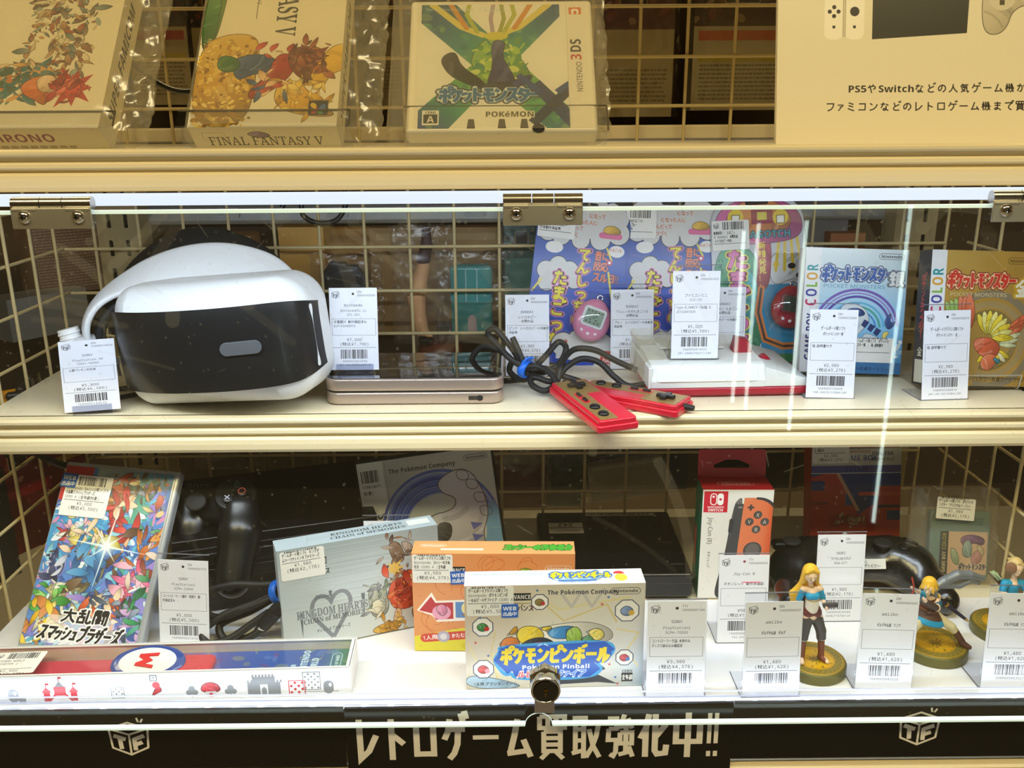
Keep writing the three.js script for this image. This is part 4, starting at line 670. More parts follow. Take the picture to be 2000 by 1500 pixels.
priceTag('price card for 7,000 yen on the lid of the closed handheld console', [-138, MID + HAND_TOP, 794], { top: ['09r', '3090053432856'], brand: 'Nintendo', model: ['NintendoDSi LL', 'UTL-001'], note: ['充電器付 動作確認済み', 'BJF103340910'], price: '¥7,000', taxed: '¥7,700', code: '3090053432856', code2: '281-24100800244124', seed: 21 }, { lean: 9, holder: 'block', w: 43, h: 74 });

// ---- three hanging cards with egg-shaped toys
function cloud(c, pts, fillColor, line) { c.beginPath(); for (const [x, y, r] of pts) { c.moveTo(x + r, y); c.arc(x, y, r, 0, 7); } c.strokeStyle = line; c.lineWidth = 1.6; c.stroke(); c.fillStyle = fillColor; c.fill(); }
const angelCard = printed(96, 172, 6, (c, w, h) => {
  fill(c, grad(c, 0, 0, 0, h, [[0, '#2f4fa0'], [0.4, '#2b55b8'], [1, '#2a49b4']]), 0, 0, w, h);
  cloud(c, [[16, 22, 15], [34, 14, 15], [56, 12, 15], [78, 18, 15], [84, 34, 11], [66, 42, 10], [46, 44, 9], [26, 42, 9], [12, 38, 10]], '#d9d8d6', '#20222c'); c.fillStyle = '#d9d8d6'; c.fillRect(14, 14, 70, 28);
  pill(c, '#3b4560', 36, 6, 24, 4.4, 2.2);
  for (const [s, x, y] of [['になって', 52, 16], ['おせわになった人に', 30, 23], ['たんだって', 26, 30], ['つづく', 30, 37]]) letter(c, s, x, y, { size: 5, narrow: 0.85, color: '#d0562a', weight: 0.11 });
  pill(c, '#e36d9c', 64, 34, 24, 6, 3); path(c, [[67, 35], [69, 28], [78, 26], [86, 30], [86, 35]], '#e9b83a', true);
  letter(c, 'てんしっちの', 45, 52, { size: 13.5, vertical: true, gap: -0.02, weight: 0.19, color: '#f4e13c', outline: [['#e88bb8', 1.3], ['#3a2440', 0.5]] });
  cloud(c, [[14, 78, 9], [26, 72, 9], [38, 76, 9], [44, 86, 8], [16, 90, 9], [30, 92, 9]], '#d9d8d6', '#20222c');
  letter(c, 'てんしっちの', 45, 52, { size: 13.5, vertical: true, gap: -0.02, weight: 0.17, color: '#f4e13c', outline: [['#e88bb8', 1.5], ['#3a2440', 0.5]] });
  letter(c, 'たまごっち', 22, 76, { size: 16, vertical: true, gap: 0.0, weight: 0.17, color: '#f4e13c', outline: [['#e88bb8', 1.5], ['#3a2440', 0.5]] });
  for (const [s, y] of [['音に', 53], ['反応', 64], ['スルヨ!!', 75]]) letter(c, s, 62, y, { size: 10, narrow: 0.8, color: '#ef7b45', weight: 0.15, outline: [['#2b3f86', 0.8]], gap: -0.04 });
  for (const [a, b] of [[[74, 50], [80, 62]], [[78, 74], [84, 100]], [[2, 100], [10, 88]], [[6, 118], [14, 110]]]) { c.lineCap = 'round'; path(c, [a, b], '#e9d64a', false, 2); }
  oval(c, '#f1efec', 84, 52, 8, 6); letter(c, 'たまごっち', 77, 49, { size: 3.4, narrow: 0.7, color: '#d0562a', weight: 0.12 }); oval(c, '#f1efec', 20, 54, 9, 6); oval(c, '#d43c5e', 78, 64, 3, 3); oval(c, '#fff', 78, 64, 1.4, 1.4);
  cloud(c, [[40, 152, 12], [58, 148, 14], [78, 150, 14], [92, 156, 12]], '#d9d8d6', '#20222c'); fill(c, '#d9d8d6', 34, 152, 62, 20); fill(c, '#2a49b4', 34, 167, 40, 5);
  fill(c, '#d32a2e', 80, 154, 14, 13); say(c, 'BAN', 87, 161, 5.4, { bold: true, color: '#fff', align: 'center' }); say(c, 'DAI', 87, 166, 5.4, { bold: true, color: '#fff', align: 'center' });
  letter(c, '未来', 40, 146, { size: 5, color: '#b3262a' });
}, { roughness: 0.3 });
const wildCard = printed(96, 172, 6, (c, w, h) => {
  fill(c, '#c9cbd0', 0, 0, w, h); path(c, [[0, 56], [30, 50], [46, 60], [60, 120], [40, 172], [0, 172]], '#2d8f58', true); path(c, [[14, 80], [40, 70], [50, 110], [36, 150], [14, 140]], '#3aa6a0', true);
  fill(c, '#1f86b0', 48, 92, 48, 80); path(c, [[60, 96], [84, 86], [96, 92], [96, 60], [58, 58]], '#dcdcdc', true);
  path(c, [[44, 44], [60, 42], [62, 60], [58, 98], [44, 96], [48, 70]], '#b8263e', true); c.lineCap = 'round';
  for (const x of [70, 76, 82, 88]) path(c, [[x, 44], [x + (x - 79) * 0.5, 78]], '#e2c12e', false, 3);
  path(c, [[2, 44], [6, 18], [24, 6], [50, 2], [78, 8], [94, 22], [94, 44], [70, 50], [30, 50]], '#d45a9a', true); path(c, [[12, 32], [24, 10], [50, 3], [74, 10], [86, 30], [70, 42], [30, 42]], '#e08a4a', true);
  for (const [x, y] of [[26, 22], [72, 24]]) { oval(c, '#f0d23c', x, y, 8, 8); fill(c, '#fbfaf2', x - 4, y - 2, 8, 8); c.strokeStyle = '#5a2d20'; c.lineWidth = 0.7; c.strokeRect(x - 4, y - 2, 8, 8); }
  fill(c, '#9c2f48', 42, 15, 22, 15); fill(c, '#e8d85a', 48, 18, 10, 8); pill(c, '#f0efea', 36, 4, 26, 4, 2);
  say(c, 'TAMAGOTCH', 50, 44, 10, { bold: true, color: '#3a9aa6', edge: '#2a2340', edgeWidth: 0.7, align: 'center', narrow: 1.05 });
  letter(c, 'たまごっち', 16, 54, { size: 21, vertical: true, gap: 0.02, weight: 0.19, color: '#e27ab0', outline: [['#f2e04a', 1.8], ['#7c2440', 0.5]] });
  letter(c, '新種発見!!', 48, 48, { size: 8, vertical: true, color: '#f0d23c', weight: 0.14 });
  letter(c, 'ハイパ', 6, 62, { size: 6, vertical: true, color: '#1c4a3a', weight: 0.12 });
  c.lineCap = 'round'; path(c, [[50, 96], [46, 120], [52, 148], [70, 156], [92, 156]], '#d9782c', false, 7); path(c, [[50, 96], [46, 120], [52, 148], [70, 156], [92, 156]], '#3a2a28', false, 2.4); fill(c, '#2f7f4a', 60, 164, 36, 8);
  oval(c, '#e9c12e', 66, 72, 3, 3); oval(c, '#1d1d22', 82, 74, 4, 3); oval(c, '#1d1d22', 90, 84, 4, 3);
}, { roughness: 0.3 });
const eggShape = (rx, ry, rz) => { const g = new THREE.SphereGeometry(1, 48, 36); const p = g.attributes.position; for (let i = 0; i < p.count; i++) { const y = p.getY(i), k = 1 - 0.1 * y; p.setXYZ(i, p.getX(i) * rx * k, y * ry, p.getZ(i) * rz * k); } g.computeVertexNormals(); return g; };
function blister(label, at, o, cardPrint, shellColor, { roll, lean, yaw = 0, sticker, screen = '#8fa596', toyX = 66, toyY = 48, toyRoll = -14 } = {}) {
  const t = thing('toy_card', label, 'toy package', at, { lean, yaw, roll });
  const outline = new THREE.Shape(); outline.moveTo(-48, 0); outline.lineTo(48, 0); outline.lineTo(48, 140); outline.bezierCurveTo(48, 160, 34, 170, 12, 172); outline.lineTo(-12, 172); outline.bezierCurveTo(-36, 170, -48, 158, -48, 140); outline.closePath();
  outline.holes.push(new THREE.Path(rrect(24, 4.6, 2.2, 0, 164).getPoints(6)));
  put('backing_card', [fitUV(plate(outline, 0.8), 96, 172, -48, 0)], cardPrint, t);
  const toy = put('egg_toy', eggShape(19, 22, 8.5).rotateZ(R(toyRoll)).translate(toyX - 48, toyY, 9.6), std(shellColor, 0.25, { clearcoat: 0.6, clearcoatRoughness: 0.1 }), t);
  const onToy = (g) => g.rotateZ(R(toyRoll)).translate(toyX - 48, toyY, 9.6);
  put('toy_bezel', onToy(smoothPlate(rrect(24, 21, 4), 3, 1).translate(0, 2.6, 5.6)), std(o.bezel || 0xd9d9de, 0.3), toy);
  put('toy_screen', onToy(plate(rrect(18.5, 15.5, 1.2), 0.8).translate(0, 2.6, 8.4)), std(screen, 0.12), toy);
  put('toy_pixels', onToy(join([[-2, 4], [0, 6], [2, 4], [0, 2], [-3, 0], [3, 0], [-7, 8], [-3.5, 8.4], [0, 8.4], [3.6, 8.2], [7, 8], [-6.6, -2.6], [-2.4, -3], [2, -3], [6, -2.6]].map(([x, y]) => box(1.5, 1.3, 0.3, x, y, 9.3)))), std(0x2f3b36, 0.5), toy);
  for (const [x, y] of [[-7, -12.4], [0, -14.4], [7, -12.4]]) put('toy_button', onToy(new THREE.SphereGeometry(1.9, 16, 12).scale(1, 1, 0.6).translate(x, y, 6.4 - Math.abs(x) * 0.06)), std(0xf2e9ee, 0.3), toy);
  put('toy_loop', onToy(new THREE.TorusGeometry(2.6, 0.8, 10, 20).translate(0, 23.5, 0)), M.chrome, toy);
  const chain = []; for (let k = 0; k < 16; k++) chain.push(new THREE.SphereGeometry(1, 8, 6).translate(toyX - 48 + 24 + Math.sin(k * 0.5) * 2, toyY + 26 - k * 3.4 + (k > 10 ? (k - 10) * 2 : 0), 3));
  put('toy_chain', chain, M.chrome, toy);
  const dome = new THREE.SphereGeometry(1, 40, 20, 0, Math.PI * 2, 0, Math.PI / 2).rotateX(Math.PI / 2).scale(24, 30, 20).translate(toyX - 48, toyY, 1.4);
  put('clear_blister', dome, clear({ roughness: 0.05 }), t);
  put('cover_film', new THREE.PlaneGeometry(94, 162).translate(0, 83, 1.6), clear({ roughness: 0.14, ior: 1.14 }), t);
  const s = stickerPrint(sticker.lines, null, null, { w: 38, h: 30, half: sticker.half || [1, 1, 0], seed: sticker.seed });
  patch('price_sticker', 38, 30, sticker.x - 48, sticker.y, 2.2, s, t, { r: 1.4 });
  put('card_foot', [rbox(70, 8, 3, 0.8, 6, 4, -3)], std(0x2a2623, 0.4), t);
  return t;
}
blister('blue toy card with a pink egg-shaped toy, standing by the tied cables', [63, MID + 1, 903], {}, angelCard, 0xe08fb0, { lean: 13, roll: -7, yaw: 1, sticker: { lines: ['レトロホビー BANDAI 未開', '封品 ピンク ※レトロホビー', 'の為動作保証無'], x: 20, y: 142, seed: 31 } });
blister('blue toy card with a pale blue egg-shaped toy, behind the white console', [167, MID + 1, 906], {}, angelCard, 0xa9b7d6, { lean: 13, roll: -1.5, sticker: { lines: ['てんしっちのたまごっち', '未開封品 ブルー', 'の為動作'], x: 12, y: 142, seed: 32, half: [1, 1, 0] } });
blister('green and pink toy card with a dark red egg-shaped toy', [263, MID + 1, 904], { bezel: 0x7a1524 }, wildCard, 0x9c1730, { lean: 13, roll: 2.5, toyX: 76, toyY: 56, toyRoll: -10, screen: '#3c453c', sticker: { lines: ['新種発見!! たまごっ', 'ち BANDAI 未開封品', '※レトロホビーの為'], x: 20, y: 132, seed: 33, half: [1, 1, 1] } });
const bandai = (color, seed) => ({ top: ['09r', '3090053433081'], brand: 'BANDAI', model: color[0], note: color[1], price: '¥3,980', taxed: '¥4,378', code: '3090053433081', code2: '24100430015624', seed });
priceTag('price card for 3,980 yen with the tied black cables lying before it', [20, MID, 864], bandai([['レトロホビー', '未開封品'], ['ピンク ※レトロホビーの為動作', '保証無']], 41), { lean: 9 });
priceTag('price card for 3,980 yen between the two blue toy cards', [126, MID, 886], bandai([['てんしっちのたまごっち', '未開封品'], ['ブルー ※レトロホビーの為動作', '保証無']], 42), { lean: 9, foot: 6 });
priceTag('price card for 2,980 yen half hidden behind the white console', [221, MID, 895], { top: ['09r', '3090053433104'], brand: 'BANDAI', model: ['新種発見!! たまごっち', '未開封品'], note: ['白 ※レトロホビーの為動作', '保証無'], price: '¥2,980', taxed: '¥3,278', code: '3090053433104', seed: 43 }, { lean: 9, foot: 5 });

// ---- small white and red game console
{
  const t = thing('game_console', 'small white game console with a dark red base and red lever', 'game console', [200, MID, 841], { yaw: 2 });
  const white = std(0xe9ebe6, 0.38);
  put('base', [rbox(147, 8, 104, 3, 0, 6.2, 0), rbox(138, 3.4, 96, 1, 0, 1.7, 0)], M.darkRed, t);
  put('body', [toCreasedNormals(sweepX([[51, 10], [51.6, 16], [45, 29.4], [43.5, 30.4], [38, 31], [-49, 35], [-52, 33], [-52, 10]], 104).translate(-19, 0, 0), R(30)), toCreasedNormals(plate(poly([[33, 10], [73.5, 10], [74, 15.6], [73, 16.6], [33, 28]]), 103, 0.6).translate(0, 0, -52), R(30)), rbox(4, 20, 100, 1, -72, 19, 0)], white, t);
  const f = put('front_flap', smoothPlate(rrect(94, 16, 2.5), 1.6, 0.5).rotateX(R(-26)).translate(-20, 22.4, 47.4), white, t);
  put('flap_ridge', rbox(88, 1.6, 2.4, 0.8, -20, 16.6, 51.6), std(0xf6f7f4, 0.3), f);
  put('cartridge_flap', rbox(62, 1.6, 44, 0.8, -24, 35, -18), white, t);
  put('red_lever', [toCreasedNormals(plate(poly([[-9, 0], [9, 0], [5, 12], [-6, 14]]), 16, 1).translate(22, 32, -2), R(30))], M.darkRed, t);
  put('red_button', [toCreasedNormals(plate(poly([[-6, 0], [6, 0], [1.5, 4.6], [-1.5, 4.6]]), 8, 0.5).translate(44, 24.4, 4), R(30))], M.darkRed, t);
  const wrap = bagGeometry(26, 30, 40, { left: 3, right: 6, gapZ: 3, amp: 4, seed: 14 }).scale(1, 0.85, 1).translate(-66, 12, -12);
  put('plastic_wrap', wrap, M.bag, t);
}
priceTag('price card for 5,000 yen standing on top of the small white console', [172, MID + 32.4, 806], { top: ['09r', '1049005814525'], brand: '', model: ['ファミコンミニ', 'CLV-101'], note: ['Type-B,HDMIケーブル欠品 B', 'JE102841839'], noteNarrow: 0.55, price: '¥5,000', taxed: '¥5,500', code: '1049005814525', code2: '281-24082700211r244', seed: 51 }, { lean: 6 });
function pad(label, at, rot, plain) {                                               // small red wired controller with a gold face plate
  const t = thing('game_controller', label, 'game controller', at);
  t.rotation.set(...rot.map(R)); t.rotation.order = 'YXZ';
  const L = 102, Wd = 38;
  put('shell', [lying(smoothPlate(rrect(L, Wd, 3.4), 6, 1, 3)), lying(smoothPlate(rrect(L - 3.4, Wd - 3.4, 3), 4.6, 1.2, 3)).translate(0, 5.6, 0)], M.red, t);
  const gold = std(0xa88a52, 0.36, { metalness: 0.55 }), gl = poly([[-47, -15], [47, -15], [47, 1], [-14, 1], [-14, 15], [-47, 15]]);
  put('face_plate', lying(plate(gl, 0.5)).translate(0, 10, 0), gold, t);
  put('control_cross', [lying(smoothPlate(poly([[-2.6, -8], [2.6, -8], [2.6, -2.6], [8, -2.6], [8, 2.6], [2.6, 2.6], [2.6, 8], [-2.6, 8], [-2.6, 2.6], [-8, 2.6], [-8, -2.6], [-2.6, -2.6]]), 3.4, 0.7)).translate(-32, 10.3, 0)], M.black, t);
  for (const x of [-10, 2]) put('small_button', lying(smoothPlate(rrect(7.6, 3, 1.4), 2.2, 0.6)).translate(x, 10.3, 8), M.black, t);
  put('button_bed', lying(plate(rrect(24, 6.4, 3), 0.4)).translate(-4, 10.35, 8), M.red, t);
  for (const x of [20, 36]) put('round_button', lathe([[0, 2.6], [3.4, 2.5], [4.4, 1.6], [4.6, 0]], 28).translate(x, 10.4, 7.4), M.black, t);
  put('strain_relief', [cyl(2.4, 2.9, 9, 14).rotateZ(R(90)).translate(-54, 5.4, 0)], M.cable, t);
  return t;
}
pad('red controller with gold plate sticking out over the front edge of the middle shelf', [73, MID + 3.4, 748], [0, -69, -3.4]);
pad('red controller with gold plate lying partly under the other red controller', [112, MID + 0.5, 775], [0, 146, 0]);
{
  const t = thing('cable_bundle', 'dark controller cables gathered in loops by a blue tie', 'cable', [0, MID, 800]);
  const r = 2.9, y0 = 3.2;
  const runs = [
    [[49, 7, 15], [40, 20, -4], [28, 24, -14], [14, 26, -10], [4, 32, -10], [-10, 44, -24], [-18, 52, -34], [-12, 54, -40], [2, 40, -34], [16, 24, -20], [32, 16, -22], [48, 22, -28], [56, 36, -38], [50, 40, -44], [38, 30, -36], [24, 18, -20], [22, 10, -6], [34, 6, 4], [44, 10, -2], [50, 24, -12], [56, 30, -30], [66, 34, -40], [84, 32, -42], [104, 22, -40], [124, 14, -34]],
    [[84, 6, 6], [66, 12, -6], [50, 16, -12], [36, 22, -14], [22, 22, -14], [8, 28, -14], [-6, 38, -20], [-24, 38, -34], [-34, 24, -40], [-30, 5, -44], [-16, 4, -40], [4, 6, -30], [18, 14, -16], [16, 24, -18], [6, 26, -28], [2, 16, -30], [12, 10, -20], [26, 14, -12], [42, 12, -6], [56, 24, -14], [70, 29, -22], [86, 26, -20], [100, 14, -12], [112, 7, -6], [128, 8, -8]],
  ];
  for (const p of runs) put('cable_run', tube(p, r, 320, 10), M.cable, t);
  put('loose_end', tube([[14, 30, -14], [9, 42, -18], [5, 50, -22]], r, 20, 10), M.cable, t);
  put('tie', [new THREE.TorusGeometry(9.4, 2.2, 8, 26).scale(1, 0.8, 1.8).rotateY(R(62)).rotateZ(R(-14)).translate(17, 22, -15), tube([[14, 28, -8], [18, 33, -9], [24, 33, -12]], 1.4, 16, 6)], M.blueTie, t);
}
// ---- two boxed cartridges leaning in clear stands
rich = 0.4;
function colorSpine(c, h, s = 1) {
  fill(c, '#eef0f2', 0, 0, 15, h);
  c.save(); c.translate(12.2, h - 12); c.rotate(-Math.PI / 2); say(c, 'GAME BOY', 0, 0, 11.4, { bold: true, color: '#2d2a72', narrow: 0.84 });
  let x = 56; for (const [ch, col] of [['C', '#c3265a'], ['O', '#3a3f9e'], ['L', '#7fb63a'], ['O', '#e0a32e'], ['R', '#2b9a9e']]) { say(c, ch, x, 0, 14.6, { bold: true, color: col, narrow: 0.8 }); x += ch === 'L' ? 7.4 : 9.4; }
  c.restore();
}
const titleMark = (c, x, y, color, edge, glow2) => letter(c, 'ポケットモンスター', x, y, { size: 15.6, narrow: 0.52, weight: 0.17, color, outline: [[glow2, 1.4], [edge, 0.5]], gap: -0.02 });
function nintendoOval(c, x, y, w, color = '#222') { pill(c, color, x, y, w, w * 0.24, w * 0.12, 0.4); say(c, 'Nintendo', x + w / 2, y + w * 0.18, w * 0.17, { bold: true, align: 'center', color, narrow: 1.1 }); }
const silverFront = printed(98, 128, 8, (c, w, h) => {
  fill(c, grad(c, 0, 0, 20, h, [[0, '#e3edf0'], [0.25, '#cfe4ee'], [0.5, '#a9d6f2'], [0.75, '#7fc0ea'], [1, '#4f96cc']]), 0, 0, w, h);
  c.lineCap = 'butt'; for (const [r, col, lw] of [[40, '#7a5fb8', 2.6], [36.5, '#9c7fcc', 1.4], [33, '#5d4ea6', 2.4], [27, '#5fb4dc', 2], [23, '#4aa89c', 2.2], [19, '#3f86c8', 1.6]]) { c.beginPath(); c.arc(52, 82, r, Math.PI * 1.04, Math.PI * 1.97); c.strokeStyle = col; c.lineWidth = lw; c.stroke(); }
  path(c, [[34, 62], [44, 54], [60, 60], [66, 74], [58, 84], [50, 92], [40, 86], [44, 74]], '#dfe9f0', true); path(c, [[60, 84], [78, 92], [92, 108], [86, 118], [70, 110], [58, 98]], '#c9d9e6', true); path(c, [[40, 62], [56, 60], [62, 68], [48, 70]], '#2f4f96', true);
  for (const [x, y] of [[60, 72], [66, 76], [72, 80]]) path(c, [[x, y], [x + 5, y + 3], [x + 1, y + 9], [x - 3, y + 6]], '#27386e'); path(c, [[78, 74], [86, 62], [84, 76], [92, 72], [84, 84]], '#34508e', true);
  path(c, [[78, 84], [86, 84], [78, 94]], '#f2dc6a', true);
  dapple(c, 52, 94, 44, 16, 70, ['#f6fafd', '#dceaf4', '#9cc9e6'], 0.8, 4, 6); fill(c, 'rgba(34,86,140,0.55)', 15, 116, 83, 12);
  colorSpine(c, h); nintendoOval(c, 70, 4.4, 24);
  titleMark(c, 16, 18, '#2a57a8', '#dfe7ee', '#1a2f66'); letter(c, '銀', 81, 22, { size: 16, narrow: 0.9, weight: 0.15, color: '#e8ebee', outline: [['#6f7a88', 1.4]] });
  say(c, 'POCKET MONSTERS', 18, 40.4, 5, { color: '#5f97bc', narrow: 1.35 });
  letter(c, 'ゲームボーイ&カラー共通カートリッジ', 18, 120.6, { size: 4.6, color: '#163f6a', weight: 0.11, narrow: 0.86 });
}, { roughness: 0.3, clearcoat: 0.4, clearcoatRoughness: 0.2 });
const goldFront = printed(104, 128, 8, (c, w, h) => {
  fill(c, grad(c, 0, 0, w, h, [[0, '#c9a552'], [0.4, '#b08a3c'], [0.7, '#a98a4e'], [1, '#c2983e']]), 0, 0, w, h);
  c.lineCap = 'butt'; for (const [r, col, lw] of [[44, 'rgba(110,116,130,0.55)', 7], [34, 'rgba(150,150,150,0.35)', 6], [26, 'rgba(80,74,60,0.4)', 6]]) { c.beginPath(); c.arc(62, 84, r, Math.PI * 1.1, Math.PI * 2.6); c.strokeStyle = col; c.lineWidth = lw; c.stroke(); }
  const feather = (x, y, dx, dy, wd, col) => { path(c, [[x, y], [x + dx * 0.5 - dy * wd, y + dy * 0.5 + dx * wd], [x + dx, y + dy], [x + dx * 0.5 + dy * wd, y + dy * 0.5 - dx * wd]], col, true); };
  for (let k = 0; k < 6; k++) { feather(34 + k * 2, 78, -20 + k * 3, -34 - k * 2, 0.14, k < 3 ? '#9cbf5a' : '#e0714a'); feather(70, 88, 34 - k * 2, -34 + k * 7, 0.12, k < 3 ? '#e0714a' : '#d9dfae'); }
  for (let k = 0; k < 9; k++) { const a = -2.1 + k * 0.26; feather(62, 82, Math.cos(a) * 28, Math.sin(a) * 30, 0.16, k % 2 ? '#f2ea8a' : '#f0d83a'); }
  for (let k = 0; k < 7; k++) { const a = 0.5 + k * 0.3; feather(66, 92, Math.cos(a) * 24, Math.sin(a) * 20, 0.16, k % 2 ? '#f6f0c0' : '#efd53a'); }
  path(c, [[44, 84], [62, 80], [76, 90], [70, 102], [54, 100]], '#de6a48', true); path(c, [[60, 96], [72, 98], [70, 110], [60, 114], [54, 106]], '#e07a52', true); path(c, [[66, 100], [76, 102], [74, 108]], '#3f8a9e', true);
  colorSpine(c, h); nintendoOval(c, 76, 6, 24, '#5a431a');
  titleMark(c, 17, 20, '#d5342e', '#f2d2a0', '#8a2420'); letter(c, '金', 85, 26, { size: 17, narrow: 0.95, weight: 0.15, color: '#f4f0d8', outline: [['#c9a22c', 1.6]] });
  say(c, 'POCKET MONSTERS', 20, 43, 5, { color: '#d8c89a', narrow: 1.3 });
  letter(c, 'ゲームボーイ&カラー共通カートリッジ', 26, 119, { size: 4.8, color: '#4a350f', weight: 0.11, narrow: 0.86 });
}, { roughness: 0.32, clearcoat: 0.4, clearcoatRoughness: 0.2 });
const darkSide = printed(22, 128, 6, (c, w, h) => { fill(c, '#2b2019', 0, 0, w, h); letter(c, 'ポケットモンスター', 6, 22, { size: 9, vertical: true, gap: -0.25, weight: 0.15, color: '#b8322a' }); letter(c, '金', 6, 92, { size: 9, color: '#e0dcc0' }); fill(c, '#d8d2bc', 3, 104, 15, 22); });
function boxStand(label, X, d, w, lean) {
  const s = thing('acrylic_stand', label, 'display stand', [X, MID, d], { lean: 0 });
  put('stand_curve', sheetBent(w), M.acrylic, s);
  put('stand_rim', [tube([[w / 2, 16, 12], [w / 2, 3, 9], [w / 2, 0.8, 2], [w / 2, 0.8, -20]], 0.55, 20, 6), rbox(w, 0.8, 0.9, 0.3, 0, 16, 12)], std(0xdcdcd2, 0.2, { transmission: 0.4, thickness: 0 }), s);
}
function sheetBent(w) { const pr = [[12, 16], [10.4, 8], [8, 2.6], [4, 0.9], [-4, 0.7], [-46, 0.7]], pos = [], idx = []; pr.forEach(([z, y]) => pos.push(-w / 2, y, z, w / 2, y, z)); for (let i = 0; i < pr.length - 1; i++) { const a = i * 2; idx.push(a, a + 1, a + 2, a + 1, a + 3, a + 2); } const g = new THREE.BufferGeometry(); g.setAttribute('position', new THREE.Float32BufferAttribute(pos, 3)); g.setIndex(idx); g.computeVertexNormals(); return g; }
{
  const t = thing('game_box', 'silver blue game box with purple arcs and a blue Japanese title', 'game box', [333, MID + 1.6, 868], { lean: 11, roll: -2, yaw: -1 });
  carton(t, 98, 120, 22, { front: silverFront, plain: std(0xcfdfe6, 0.4), left: std(0xe6e8ea, 0.4) });
  patch('price_sticker', 39, 24, 21, 23, 22, stickerPrint(['ゲームボーイ用ソフト ポケットモ', 'ンスター銀 - 箱・説明書付', 'き'], null, null, { w: 39, h: 24, barcode: false, half: [1, 1, 0], seed: 61 }), t, { r: 1.5 });
  boxStand('clear curved stand holding the silver blue game box', 337, 862, 92, 0);
}
{
  const t = thing('game_box', 'gold game box with orange and yellow feather shapes and a red Japanese title', 'game box', [431, MID + 1.6, 822], { lean: 11, roll: -2.4, yaw: 4 });
  carton(t, 99, 124, 22, { front: goldFront, plain: std(0xb9963f, 0.4), left: darkSide });
  boxStand('clear curved stand holding the gold game box', 429, 812, 90, 0);
}
priceTag('price card for 2,980 yen in front of the silver blue game box', [292.5, MID, 785], { top: ['06r', '1049005728408'], brand: 'ゲームボーイ用ソフト', brandStyle: { narrow: 0.6 }, model: ['ポケットモンスター銀', '-'], half: [1], note: ['箱・説明書付き'], price: '¥2,980', taxed: '¥3,278', code: '1049005728408', code2: '108-24070115984r24F', seed: 62 }, { lean: 10, roll: -1, yaw: -2 });
priceTag('price card for 2,980 yen in front of the gold game box', [394, MID, 778], { top: ['06r', '1049005508418'], brand: 'ゲームボーイアドバンス用ソフト', brandStyle: { narrow: 0.55 }, model: ['ポケットモンスター 金', '-'], half: [1], note: ['箱・説明書付き'], price: '¥2,980', taxed: '¥3,278', code: '1049005508418', code2: '241-24110515984r240', seed: 63 }, { lean: 10, yaw: 4 });
